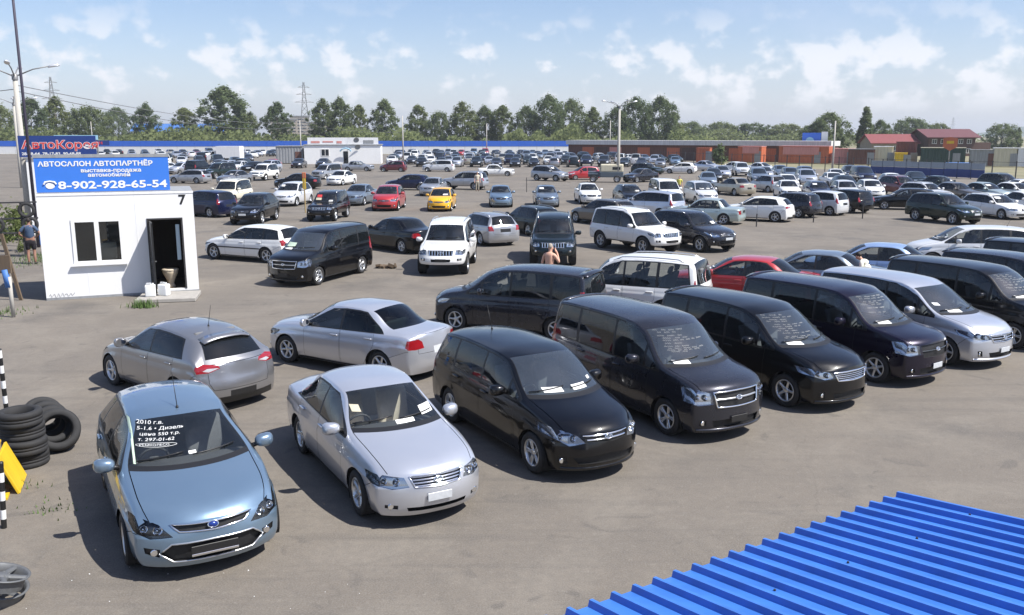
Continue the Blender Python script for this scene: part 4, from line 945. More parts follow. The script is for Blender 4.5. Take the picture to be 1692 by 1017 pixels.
# pixel rows of the photograph turned into places behind the fence (angle from the camera, distance, height)
TREES = [  # kind, bearing x/y, distance, height, width, label
('round', -.570, 305, 15, 15, 'dark bushy tree at the far left edge beyond the fence'), ('poplar', -.532, 300, 16.5, 10, 'dark upright tree left of the pylon'), ('poplar', -.505, 310, 17.5, 9, 'pointed dark tree right of the pylon'), ('spread', -.470, 300, 13.5, 14, 'light green spreading tree left of the blue-roofed shed'), ('round', -.437, 420, 17, 17, 'flat topped dark tree behind the blue-roofed shed'), ('poplar', -.405, 305, 15, 9, 'pale green tree with a thin top in front of the blue-roofed shed'), ('poplar', -.362, 300, 13.5, 10, 'low tree between the blue-roofed shed and the tallest left tree'),
('poplar', -.318, 300, 20, 16, 'tallest tree of the left half, broad and feathery'), ('spread', -.298, 310, 12, 11, 'low tree leaning on the tallest left tree'), ('poplar', -.260, 310, 15.5, 10, 'pointed tree left of the middle pylon'), ('poplar', -.209, 300, 16.3, 9.5, 'tree right of the middle pylon, first of three together'), ('poplar', -.190, 302, 16.9, 8.5, 'middle and tallest of three trees right of the pylon'), ('poplar', -.169, 300, 14.5, 7, 'lowest of three trees right of the pylon'),
('poplar', -.141, 300, 16, 9.5, 'tree left of the bare pole behind the white office'), ('poplar', -.104, 303, 14.6, 9, 'tree right of the bare pole behind the white office'), ('spread', -.080, 300, 12, 8, 'low tree in the gap between two taller ones'), ('poplar', -.055, 300, 15.3, 10, 'pale loose tree left of the crowd of dark trees'), ('poplar', -.030, 304, 14.2, 9, 'first of two thin pale trees beside each other'), ('poplar', -.011, 300, 14.3, 9, 'second of two thin pale trees beside each other'),
('round', .016, 300, 14, 11, 'dark round tree at the left end of the dark grove'), ('round', .041, 296, 17, 13, 'tallest tree of the left dark grove'), ('round', .066, 300, 16, 12, 'dark tree at the right end of the left dark grove'), ('poplar', .090, 300, 13.6, 8, 'narrow tree between the two dark groves'), ('round', .116, 296, 13.5, 10, 'low tree behind the tall lamp post'), ('round', .137, 298, 16.5, 12, 'broad dark tree right of the tall lamp post'), ('round', .163, 300, 17, 13, 'dark tree at the right end of the right grove'), ('poplar', .179, 302, 12.5, 6, 'slim edge tree of the right grove'),
('spread', .200, 420, 10.5, 16, 'low distant tree right of the right grove'), ('spread', .232, 430, 10.5, 18, 'low distant tree left of the orange sheds'), ('spread', .268, 430, 10, 20, 'low distant tree above the orange sheds'), ('spread', .305, 420, 9.5, 18, 'low distant tree left of the blue and white billboard'),
('round', .352, 260, 11, 13, 'large round tree left of the red-roofed building'), ('round', .337, 262, 8.5, 9, 'lower round tree beside the blue and white billboard'), ('spire', .392, 255, 12.5, 6, 'tall dark ragged tree left of the red-roofed building'), ('round', .408, 262, 9, 7, 'small tree touching the red-roofed building'), ('spread', .443, 360, 11, 17, 'round tree behind the red-roofed building'), ('spread', .474, 360, 9, 10, 'small tree between the two roofed buildings'), ('spread', .545, 330, 8.5, 12, 'tree right of the brown house'), ('spire', .563, 330, 7.5, 3.4, 'small dark conifer at the right edge')]

def vegetation():
    for i, (k, b, d, h, w, l) in enumerate(TREES):
        tree(k, b*d, d, h, w, l, seed=i, leaf=(i % 2 if k != 'round' else 1) if i > 4 else i % 3)
    # scrub and undergrowth along the back of the fence
    rnd = random.Random(4); V = []; F = []
    for k in range(42000):
        if rnd.random() < .78: x = rnd.uniform(-190, 62); y = 268+rnd.random()*30; hm = 4.6+1.6*math.sin(x*.11)+1.3*math.sin(x*.37+1)+1.6*math.sin(x*.93)*math.sin(x*.21)
        else: x = rnd.uniform(60, 210); y = 395+rnd.random()*60; hm = 6+1.5*math.sin(x*.15)
        z = hm*rnd.random()**.7; c = Vector((x, y, max(.2, z))); d = Vector((rnd.gauss(0, 1), rnd.gauss(-.3, 1), rnd.gauss(.4, .8))).normalized(); u = d.orthogonal().normalized(); v = d.cross(u); s = rnd.uniform(.28, .75); i = len(V)
        V += [c-u*s, c+v*s*.7, c+u*s, c-v*s*.7]; F.append((i, i+1, i+2, i+3))
    o = put('undergrowth', mk_mesh('undergrowth', V, F, M['leaf0'], smooth=False)); setprops(o, 'green scrub growing along the back of the blue and white fence', 'undergrowth', kind='stuff')
    # weeds on the near left edge
    for name, x, y, n, sx, sy, h, l in (('grass_tuft', -10.95, 25.75, 260, .35, .2, .28, 'green tuft of grass at the front of the concrete step'), ('grass_patch', -14.9, 24.9, 260, .9, .8, .12, 'patch of grass by the corner of the white kiosk'), ('grass_patch', -19.2, 36.2, 700, 1.6, 2.2, .18, 'patch of grass beside the tyre rack'), ('grass_patch', -7.3, 12.1, 60, .5, .25, .09, 'thin weeds beside the yellow board'), ('grass_patch', -6.35, 11.3, 40, .4, .4, .07, 'thin weeds on the asphalt left of the light blue hatchback')):
        rnd = random.Random(n); V = []; F = []
        for k in range(n):
            px, py = x+rnd.gauss(0, sx*.5), y+rnd.gauss(0, sy*.5); a = rnd.uniform(0, 6.28); hh = h*rnd.uniform(.4, 1.1); dx, dy = math.cos(a), math.sin(a); i = len(V)
            V += [(px-dy*.012, py+dx*.012, 0), (px+dy*.012, py-dx*.012, 0), (px+dx*hh*.45, py+dy*hh*.45, hh)]; F.append((i, i+1, i+2))
        setprops(put(name, mk_mesh(name, V, F, M['grass'], smooth=False)), l, 'grass', kind='stuff')
    for x, y, h, l in ((-24.2, 42.5, 1.7, 'leafy green shrub by the foot of the left lamp post'), (-21.6, 38.5, 1.1, 'small yellowish shrub left of the white kiosk'), (36.5, 158, 3.0, 'grey green bush in front of the rust brown garages')):
        me, cl = leafy(int(h*100), h, h*1.1, h*.1, 900, h*.055 if h < 3 else .25, SHAPES['round'], M['leaf2' if h < 3 else 'leaf1']); r = empty('shrub', (x, y, 0)); setprops(r, l, 'shrub'); put('crown', me, r); bm = bmesh.new(); tube(bm, [(0, 0, -.05), (.02, 0, h*.5)], [.04, .02], 6); put('stem', bm_mesh('stem', bm, M['bark']), r)

def haze():
    me = bpy.data.meshes.new('haze'); bm = bmesh.new(); box(bm, -3900, 6900, -500, 4400, -8, 66); bmesh.ops.recalc_face_normals(bm, faces=bm.faces); bm.to_mesh(me); bm.free()
    m = bpy.data.materials.new('thin_haze'); m.use_nodes = True; nt = m.node_tree; nt.nodes.clear(); o = nt.nodes.new('ShaderNodeOutputMaterial'); v = nt.nodes.new('ShaderNodeVolumePrincipled'); v.inputs['Color'].default_value = (.86, .91, .97, 1); v.inputs['Density'].default_value = .00024; v.inputs['Anisotropy'].default_value = .2; nt.links.new(v.outputs[0], o.inputs['Volume'])
    me.materials.append(m); setprops(put('haze', me), 'thin pale summer haze over the whole lot', 'haze', kind='stuff')

# ------------------------------------------------------------------ text
TXT = {}
FONT_OBJ = []
def text_mesh(s, size, mat, depth=0, bold=0, sx=1, align='LEFT', shear=0):
    c = bpy.data.curves.new('lettering', 'FONT'); c.body = s; c.size = size; c.extrude = depth; c.offset = bold; c.align_x = align; c.shear = shear; c.resolution_u = 3; c.fill_mode = 'FRONT' if not depth else 'BOTH'
    o = bpy.data.objects.new('lettering_tmp', c); COL.objects.link(o); dg = bpy.context.evaluated_depsgraph_get(); me = bpy.data.meshes.new_from_object(o.evaluated_get(dg)); bpy.data.objects.remove(o); bpy.data.curves.remove(c)
    me.materials.clear(); me.materials.append(mat)
    for v in me.vertices: v.co.x *= sx
    return me

# ------------------------------------------------------------------ kiosk with its billboard
KA = Vector((-14.38, 26.84, 0)); KD = math.radians(21.4)
def kiosk():
    r = empty('kiosk', KA, KD); setprops(r, 'white sales kiosk with an open dark door, a double window and a black 7', 'kiosk')
    W, Hh, D = 4.46, 3.27, 2.6; wl, wr, wb, wt = .87, 2.32, 1.08, 2.47; dl, dr, db, dt = 3.08, 4.05, .14, 2.38; t = .10
    def wall(bm):   # front wall in butted pieces round the openings, seen face at y = 0
        for x0, x1, z0, z1 in ((0, W, wt, Hh), (0, wl, 0, wt), (wl, wr, 0, wb), (wr, dl, 0, wt), (dl, dr, dt, wt), (dl, dr, 0, db), (dr, W, 0, wt)): box(bm, x0, x1, 0, t, z0, z1)
        box(bm, 0, t, t, D, 0, Hh); box(bm, W-t, W, t, D, 0, Hh); box(bm, t, W-t, D-t, D, 0, Hh)
    one('wall', wall, M['white_wall'], r); one('roof', bx(0.01, W-.01, .01, D-.01, Hh, Hh+.02), M['grey_sheet'], r); one('floor', bx(t, W-t, t, D-t, .02, .12), M['wood'], r)
    one('plinth', bx(.0, W-.0, -.014, -.001, 0, .075), M['grey_sheet'], r); one('roof_flashing', bx(-.012, W+.012, -.014, -.001, Hh-.07, Hh-.005), M['white_sheet'], r)
    for x in (1.22, 2.72): one('panel_joint', bx(x, x+.012, -.006, 0, .02, wb-.05 if x < 2 else Hh-.02), M['white_sheet'], r)
    f = one('window', lambda bm: [box(bm, *q) for q in ((wl, wr, -.03, .07, wt-.09, wt), (wl, wr, -.03, .07, wb, wb+.09), (wl, wl+.10, -.03, .07, wb+.09, wt-.09), (wr-.10, wr, -.03, .07, wb+.09, wt-.09), ((wl+wr)/2-.08, (wl+wr)/2+.05, -.03, .07, wb+.09, wt-.09))], M['white_paint'], r)
    for x0, x1 in ((wl+.10, (wl+wr)/2-.08), ((wl+wr)/2+.05, wr-.10)): one('pane', bx(x0, x1, .01, .016, wb+.09, wt-.09), M['glass'], f)
    one('sill', bx(wl-.08, wr+.08, -.12, -.03, wb-.045, wb-.005), M['white_sheet'], f)
    # door leaf swung outwards on its left jamb
    d = one('door', bx(0, .88, 0, .05, .02, dt-db-.02), M['black_paint'], r, (dl+.01, -.0, db), (0, 0, math.radians(-86))); one('handle', bx(.76, .80, -.05, .10, 1.0, 1.03), M['steel'], d)
    one('door_frame', lambda bm: [box(bm, *q) for q in ((dl-.05, dl, -.02, .04, db, dt+.05), (dr, dr+.05, -.02, .04, db, dt+.05), (dl, dr, -.02, .04, dt, dt+.05))], M['dark_steel'], r)
    one('inner_lining', lambda bm: [box(bm, *q) for q in ((t+.01, W-t-.01, D-t-.06, D-t-.01, .12, Hh-.02), (t+.01, t+.05, t+.02, D-t-.06, .12, Hh-.02), (W-t-.05, W-t-.01, t+.02, D-t-.06, .12, Hh-.02), (t+.05, W-t-.05, t+.02, D-t-.06, Hh-.06, Hh-.02))], M['dark_wood'], r)
    tx = text_mesh('7', .42, M['black_paint'], .004, .012); put('house_number', tx, r, (4.02, -.006, 2.86), (math.pi/2, 0, 0))
    rnd = random.Random(3); 
    def scr(bm):
        pts = [(.08+i*.038, -.005, .14+.055*math.sin(i*2.1)+rnd.uniform(-.03, .03)) for i in range(20)]; tube(bm, pts, .006, 4)
    one('graffiti', scr, M['steel'], r)
    # things kept inside the doorway
    u = empty('tall_vase', KA+Vector((math.cos(KD)*3.62-math.sin(KD)*.5, math.sin(KD)*3.62+math.cos(KD)*.5, .12))); setprops(u, 'pale beige urn standing just inside the open kiosk door', 'urn')
    one('bowl', lambda bm: lathe(bm, [(.001, 0), (.13, 0), (.14, .05), (.10, .14), (.14, .28), (.23, .46), (.25, .56), (.20, .62), (.001, .60)], 'z', 18), simple('beige_clay', (.50, .42, .31), .7, noise=.1), u, smooth=True); one('rim', lambda bm: lathe(bm, [(.245, .55), (.262, .57), (.262, .60), (.23, .62)], 'z', 18), simple('beige_rim', (.55, .47, .36), .7), u, smooth=True)
    o = one('light_strip', bx(-.06, .06, -.015, .015, 0, 1.15, bev=.008), simple('pale_blue_plastic', (.55, .68, .74), .35), None, KA+Vector((math.cos(KD)*3.93-math.sin(KD)*.2, math.sin(KD)*3.93+math.cos(KD)*.2, 1.05)), (0, 0, KD)); setprops(o, 'narrow pale blue strip hanging in the right side of the kiosk doorway', 'strip')
    c = empty('office_chair', KA+Vector((math.cos(KD)*1.9-math.sin(KD)*.75, math.sin(KD)*1.9+math.cos(KD)*.75, .12)), KD+.5); setprops(c, 'dark chair with a pale jacket seen through the right kiosk window', 'chair')
    one('seat', bx(-.25, .25, -.25, .25, .42, .50, bev=.04, seg=2), M['cabin'], c); one('backrest', bx(-.24, .24, .2, .28, .55, 1.45, bev=.04, seg=2), M['cabin'], c); one('stand', lambda bm: tube(bm, [(0, 0, 0), (0, 0, .43)], .04, 8), M['dark_steel'], c); one('jacket', lambda bm: (box(bm, -.28, .28, .15, .33, .95, 1.5, .06, 2)), simple('pale_cloth', (.55, .52, .45), .9), c)
    # billboard on the roof edge
    b = empty('billboard', KA+Vector((-math.sin(KD)*.25, math.cos(KD)*.25, Hh+.05)), KD); setprops(b, 'blue billboard on the kiosk roof with white Cyrillic lettering and a phone number', 'billboard')
    bw = 3.80; one('panel', bx(0, bw, 0, .05, -.02, 1.02), M['bill_blue'], b); one('top_edge', bx(-.03, bw+.02, -.01, .09, 1.02, 1.12), M['grey_sheet'], b)
    for x in (.3, 1.9, 3.5): one('strut', lambda bm, x=x: tube(bm, [(x, .06, .9), (x, 1.1, 0)], .025, 6), M['steel'], b)
    def line(s, x, z, size, sx, bold, name='lettering'): put(name, text_mesh(s, size, M['white_paint'], .003, bold, sx), b, (x, -.006, z), (math.pi/2, 0, 0))
    line('АВТОСАЛОН АВТОПАРТНЁР', .10, .765, .20, 1.15, .006); line('выставка-продажа', 1.26, .575, .155, 1.22, .004); line('автомобилей', 1.45, .435, .155, 1.22, .004); line('8-902-928-65-54', .60, .08, .315, 1.46, .008)
    def phone(bm):
        lathe(bm, [(.001, 0), (.13, 0), (.115, .008), (.001, .008)], 'y', 20)
        for v in bm.verts: v.co.z *= .72; v.co.y = -v.co.y
        n = len(bm.verts); pts = [(-.17, -.004, .05), (-.13, -.004, .115), (0, -.004, .145), (.13, -.004, .115), (.17, -.004, .05)]; tube(bm, pts, [.028, .034, .022, .034, .028], 6)
    one('phone_symbol', phone, M['white_paint'], b, (.38, -.006, .17))
    # step and the things on it
    s = one('concrete_step', lambda bm: box(bm, 0, 1.75, 0, 1.35, 0, .13, .02), M['concrete'], None, (-11.42, 26.28, 0), (0, 0, KD)); s.rotation_euler = (0, 0, math.radians(12)); setprops(s, 'cracked concrete step in front of the kiosk door', 'step')
    for x, y, a, l in ((-11.16, 26.86, .3, 'left one of two white plastic canisters on the step'), (-10.80, 27.02, -.2, 'right one of two white plastic canisters on the step')):
        j = empty('canister', (x, y, .13), a); setprops(j, l, 'canister', 'white canisters by the kiosk door'); one('tank', bx(-.15, .15, -.12, .12, 0, .36, bev=.035, seg=3), M['white_plastic'], j, smooth=True); one('cap', lambda bm: lathe(bm, [(.001, .41), (.03, .41), (.032, .36), (.04, .345)], 'z', 10), M['white_plastic'], j, (.08, 0, 0)); one('handle', lambda bm: tube(bm, [(-.12, 0, .35), (-.10, 0, .41), (.02, 0, .41), (.04, 0, .35)], .014, 6), M['white_plastic'], j)

def back_signs():
    k = empty('kiosk', (-24.55, 45.2, 0), KD*.8); setprops(k, 'white kiosk hidden behind the blue billboard, carrying a dark blue sign', 'kiosk')
    one('wall', bx(0, 3.9, 0, 2.5, 0, 3.85), M['white_wall'], k); one('roof', bx(-.08, 3.98, -.08, 2.58, 3.85, 3.92), M['grey_sheet'], k)
    b = empty('billboard', (-24.85, 45.2, 3.92), math.radians(14)); setprops(b, 'dark blue sign with red Cyrillic lettering behind the blue billboard', 'billboard')
    one('panel', bx(0, 3.62, 0, .05, .0, 1.06), M['navy_panel'], b)
    put('lettering', text_mesh('АвтоКорея', .56, M['white_paint'], .002, .022, 1.22), b, (.14, -.004, .42), (math.pi/2, 0, 0)); put('lettering', text_mesh('АвтоКорея', .56, M['red_print'], .002, .008, 1.22), b, (.14, -.009, .42), (math.pi/2, 0, 0)); put('lettering', text_mesh('28-88-64  78-17-83  90-68-88', .19, M['white_paint'], .002, .004, 1.2), b, (.12, -.005, .10), (math.pi/2, 0, 0))
    for x in (.4, 3.2): one('strut', lambda bm, x=x: tube(bm, [(x, .06, .9), (x, 1.0, -.02)], .03, 6), M['steel'], b)
    k2 = empty('roadside_sign', (-33.6, 66, 0), math.radians(12)); setprops(k2, 'pale blue and white lettered sign above the dark blue sign', 'sign')
    one('panel', bx(.55, 3.75, 0, .06, 4.25, 4.62), M['navy_panel'], k2); one('top_panel', bx(0, 3.0, -.02, .04, 4.66, 5.0), M['pale_blue'], k2)
    put('lettering', text_mesh('АВТОСАЛОН', .26, M['red_print'], .002, .008, 1.5), k2, (.8, -.006, 4.34), (math.pi/2, 0, 0)); put('lettering', text_mesh('АВТОКРЕДИТОВАНИЕ', .22, M['white_paint'], .002, .004, 1.1), k2, (.10, -.026, 4.74), (math.pi/2, 0, 0))
    for x in (.7, 2.9): one('post', lambda bm, x=x: tube(bm, [(x, .1, 0), (x, .1, 4.9)], .05, 8), M['steel'], k2)

# ------------------------------------------------------------------ poles, wires, fences
LAMP = None
def lamp_post(x, y, rz, label, arms=True, name='lamp_post', h=8.4):
    r = empty(name, (x, y, 0), rz); setprops(r, label, 'lamp post', 'concrete lamp posts on the lot')
    def mk():
        bm = bmesh.new(); tube(bm, [(0, 0, -.2), (0, 0, 3), (0, 0, 7.9)], [.20, .165, .11], 12); p = bm_mesh('pole', bm, M['pole']); bm = bmesh.new(); tube(bm, [(0, 0, 0), (.75, 0, .34), (1.55, 0, .52)], [.035, .03, .028], 7); a = bm_mesh('arm', bm, M['steel'])
        bm = bmesh.new(); bmesh.ops.create_uvsphere(bm, u_segments=12, v_segments=8, radius=1)
        for v in bm.verts: v.co = Vector((v.co.x*.30, v.co.y*.13, max(v.co.z, -.35)*.11))
        hd = bm_mesh('lamp_head', bm, M['lamp_shell']); bm = bmesh.new(); lathe(bm, [(.145, 7.75), (.145, 8.02), (.05, 8.06)], 'z', 12); c = bm_mesh('collar', bm, M['steel']); return p, a, hd, c
    p, a, hd, c = cached('lamp', mk); s = h/8.4
    put('pole', p, r, scale=(s, s, s)); put('collar', c, r, scale=(s, s, s))
    for k in range(4):
        an = k*math.pi/2+.35; A = put('arm', a, r, (.1*math.cos(an), .1*math.sin(an), 7.95*s), (0, 0, an)); put('lamp_head', hd, A, (1.72, 0, .52), (0, -.2, 0))
    return r
def plain_pole(x, y, h, r0, label, mat='pole', name='utility_pole'):
    r = empty(name, (x, y, 0)); setprops(r, label, 'pole'); one('shaft', lambda bm: tube(bm, [(0, 0, -.2), (0, 0, h)], [r0, r0*.6], 10), M[mat], r, smooth=True); return r
def cable(pts, sag, label):
    a, b = Vector(pts[0]), Vector(pts[1]); P = []
    for k in range(25):
        t = k/24; p = a.lerp(b, t); p.z -= sag*4*t*(1-t); P.append(p)
    one('power_cable', lambda bm: tube(bm, P, .02, 4, False), M['steel'], smooth=True, label=label, cat='cable')
def pylon(x, y, h, label):
    def b(bm):
        w0 = h*.085; lv = np.linspace(0, 1, 11); W = lambda t: w0*(1-t)**1.15+.5
        for sx, sy in ((1, 1), (1, -1), (-1, 1), (-1, -1)): tube(bm, [(sx*W(t), sy*W(t), t*h) for t in lv], .16, 4, False)
        for i in range(10):
            for sy in (1, -1):
                s = 1 if i % 2 else -1; tube(bm, [(s*W(lv[i]), sy*W(lv[i]), lv[i]*h), (-s*W(lv[i+1]), sy*W(lv[i+1]), lv[i+1]*h)], .10, 4, False); tube(bm, [(-s*W(lv[i]), sy*W(lv[i]), lv[i]*h), (s*W(lv[i+1]), sy*W(lv[i+1]), lv[i+1]*h)], .10, 4, False)
    r = empty('power_pylon', (x, y, 0), .3); setprops(r, label, 'pylon'); one('lattice_mast', b, M['steel'], r)
    for t, l in ((.66, 7.5), (.79, 6), (.91, 4.6)): one('cross_arm', lambda bm: (tube(bm, [(-l, 0, h*t), (l, 0, h*t)], .16, 4), tube(bm, [(-l, 0, h*t), (0, 0, h*t+1.6), (l, 0, h*t)], .12, 4)), M['steel'], r)

def poles():
    lamp_post(-25.1, 46, .0, 'tall concrete lamp post with four lamps behind the kiosk at the left'); lamp_post(11.35, 95.5, 0, 'tall concrete lamp post with four lamps in the middle of the lot'); lamp_post(-47.3, 86, .2, 'distant lamp post whose lamps show left of the pylon')
    plain_pole(-21.55, 40, 16, .075, 'thin tall steel mast crossing the lamp post at the left edge', 'mast', 'steel_mast')
    for x, y, h, l in ((-18.2, 150, 8.1, 'bare pale pole right of the white office'), (-38.8, 165, 7.6, 'bare pale pole behind the white office'), (-6.2, 220, 7.7, 'far pale pole before the blue fence'), (21.8, 200, 8.1, 'pale pole left of the lamp post in the middle'), (39.6, 110.5, 6.7, 'pale pole behind the post fence at the right'), (-112, 240, 8.5, 'far pale pole before the dark trees at the left')): plain_pole(x, y, h, .14, l)
    cable(((-25.1, 46, 7.5), (-38.8, 165, 7.5)), 1.0, 'upper power cable running from the left lamp post to a far pole'); cable(((-25.1, 46, 7.2), (-38.8, 165, 6.7)), 1.2, 'lower power cable running from the left lamp post to a far pole'); cable(((-25.1, 46, 7.3), (-52, 60, 7.0)), .3, 'power cable leaving the left lamp post towards the left edge'); cable(((-38.8, 165, 6.9), (-18.2, 150, 5.4)), .4, 'power cable between two bare poles near the white office')
    pylon(-365, 720, 50, 'far lattice pylon above the trees at the left'); pylon(-165, 720, 46, 'far lattice pylon left of the white office'); pylon(860, 1760, 38, 'tiny far pylon between the two roofed buildings')

def fences():
    f = empty('perimeter_fence', (0, 0, 0)); setprops(f, 'long white sheet fence with a blue top band at the far side of the lot', 'fence'); xs = np.linspace(-178, 16, 42)
    pm = None
    for i in range(41):
        x0, x1 = xs[i], xs[i+1]; y = 236
        put('fence_panel', cached('fpanel', lambda: _bm(bx(0, x1-x0-.06, 0, .05, .05, 2.05), M['white_sheet'], 'fence_panel')), f, (x0+.03, y, 0)); put('blue_band', cached('fband', lambda: _bm(bx(0, x1-x0-.04, -.05, .08, 2.05, 3.45), M['blue_sheet'], 'blue_band')), f, (x0+.02, y, 0)); put('fence_post', cached('fpost', lambda: _bm(bx(-.06, .06, .05, .18, 0, 3.4), M['steel'], 'fence_post')), f, (x0, y, 0))
    # open post fence on the right
    g = empty('post_fence', (0, 0, 0)); setprops(g, 'open fence of dark posts and rails before the dry strip at the right', 'fence')
    P = [Vector((27, 163, 0)), Vector((46.6, 117, 0)), Vector((63, 92, 0))]; L = []
    for a, b in zip(P, P[1:]):
        n = int((b-a).length/2.6)
        for k in range(n): L.append(a.lerp(b, k/n))
    L.append(P[-1]); pm = cached('post', lambda: _bm(bx(-.05, .05, -.05, .05, 0, 2.1), M['dark_steel'], 'fence_post'))
    for p in L: put('fence_post', pm, g, p)
    for a, b in zip(L, L[1:]):
        for z in (1.95,): one('rail', lambda bm: tube(bm, [a+Vector((0, 0, z)), b+Vector((0, 0, z))], .02, 4), M['dark_steel'], g)
    # banner panels hung on it
    bn = empty('banner_fence', (0, 0, 0)); setprops(bn, 'row of navy and pale banner panels along the fence at the right', 'fence'); A, B = Vector((46.4, 115.6, 0)), Vector((54.1, 102.2, 0)); d = (B-A); n = 9; ang = math.atan2(d.y, d.x); w = d.length/n
    for k in range(n):
        p = A+d*(k/n); put('navy_panel', cached('npan', lambda: _bm(bx(.03, w-.03, 0, .04, .12, 1.05), M['navy_panel'], 'navy_panel')), bn, p, (0, 0, ang)); put('pale_panel', cached('ppan', lambda: _bm(bx(.03, w-.03, .0, .035, 1.07, 1.78), M['pale_panel'], 'pale_panel')), bn, p, (0, 0, ang)); put('fence_post', cached('bpost', lambda: _bm(bx(-.05, .05, .04, .13, 0, 2.0), M['dark_steel'], 'fence_post')), bn, p, (0, 0, ang))
    # short marker posts standing on the asphalt
    for i, (x, y, h, l) in enumerate(((13.62, 49.2, .72, 'short dark post in front of the white hatchback facing left'), (17.6, 51.6, .55, 'short dark post left of the dark green crossover'), (21.4, 54.0, .95, 'short dark post between the pearl white compact and the black hatchback'), (1.3, 79.3, 1.3, 'thin dark post behind the blue grey sedan, left one'), (6.7, 79.3, 1.0, 'thin dark post behind the white sedan left of the black estate'), (-11.0, 66.5, 1.3, 'thin dark post left of the red compact'), (-2.6, 84.5, 1.1, 'thin tan post right of the silver crossover facing left'))):
        o = one('marker_post', lambda bm: tube(bm, [(0, 0, 0), (0, 0, h)], .035, 6), M['dark_steel'], None, (x, y, 0), label=l, cat='post', group='short posts marking the parking rows')
    m = empty('marker_post', (-13.55, 58.1, 0)); setprops(m, 'tall thin post with an orange and yellow top, left of the black off-roader', 'post', 'short posts marking the parking rows'); one('shaft', lambda bm: tube(bm, [(0, 0, 0), (0, 0, 2.6)], .045, 7), M['yellow_wood'], m); one('orange_top', bx(-.12, .12, -.04, .04, 2.25, 2.62, bev=.02), M['orange'], m); one('yellow_board', bx(-.10, .10, -.03, .03, 1.55, 2.25), M['yellow_sheet'], m)
def _bm(fn, mat, name, smooth=False):
    bm = bmesh.new(); fn(bm); return bm_mesh(name, bm, mat, smooth)

# ------------------------------------------------------------------ buildings
def window(parent, x, z, w, h, y=0, mat='far_glass'):
    f = one('window', lambda bm: [box(bm, *q) for q in ((x, x+w, y-.06, y+.02, z, z+.08), (x, x+w, y-.06, y+.02, z+h-.08, z+h), (x, x+.08, y-.06, y+.02, z+.08, z+h-.08), (x+w-.08, x+w, y-.06, y+.02, z+.08, z+h-.08), (x+w/2-.04, x+w/2+.04, y-.06, y+.02, z+.08, z+h-.08))], M['white_paint'], parent); one('pane', bx(x+.08, x+w-.08, y-.03, y-.01, z+.08, z+h-.08), M[mat], f)
def container(x, y, ang, l, h, w, mat, label, roof=None, name='container', cat='container'):
    c = empty(name, (x, y, 0), ang); setprops(c, label, cat, 'sheds and containers along the dry strip'); n = max(4, int(l/.5))
    def body(bm):
        V = []
        for k in range(n*2+1):
            xx = l*k/(n*2); yy = -.05 if (k//1) % 2 else 0; V.append((bm.verts.new((xx, yy, .12)), bm.verts.new((xx, yy, h))))
        for A, B in zip(V, V[1:]): bm.faces.new((A[0], B[0], B[1], A[1]))
        box(bm, 0, l, .06, w, .12, h-.005)
    one('side_wall', body, M[mat], c); one('roof', bx(-.06, l+.06, -.12, w+.06, h, h+.10), M[roof or mat], c)
    one('door', bx(l*.72, l*.72+1.1, -.09, -.055, .15, min(2.1, h-.2)), M['grey_sheet' if mat != 'grey_sheet' else 'rust'], c); return c
def gable_house(x, y, ang, l, w, h, rh, wall, roof, label, windows, over=.6):
    c = empty('house', (x, y, 0), ang); setprops(c, label, 'building'); one('wall', lambda bm: (box(bm, 0, l, 0, w, 0, h), bm.faces.new([bm.verts.new(p) for p in ((0, 0, h), (0, w, h), (0, w/2, h+rh))]), bm.faces.new([bm.verts.new(p) for p in ((l, 0, h), (l, w, h), (l, w/2, h+rh))])), M[wall], c)
    def rf(bm):
        for s in (0, 1):
            ye = -over if s == 0 else w+over; k = rh/(w/2); ze = h-over*k; ym = w/2
            a = [(-over, ye, ze), (l+over, ye, ze), (l+over, ym, h+rh), (-over, ym, h+rh)]; lo_ = [bm.verts.new((p[0], p[1], p[2]+.02)) for p in a]; hi_ = [bm.verts.new((p[0], p[1], p[2]+.2)) for p in a]
            bm.faces.new(lo_); bm.faces.new(hi_[::-1])
            for i in range(4): j = (i+1) % 4; bm.faces.new((lo_[i], lo_[j], hi_[j], hi_[i]))
    one('roof', rf, M[roof], c)
    for (wx, wz, ww, wh) in windows: window(c, wx, wz, ww, wh)
    return c
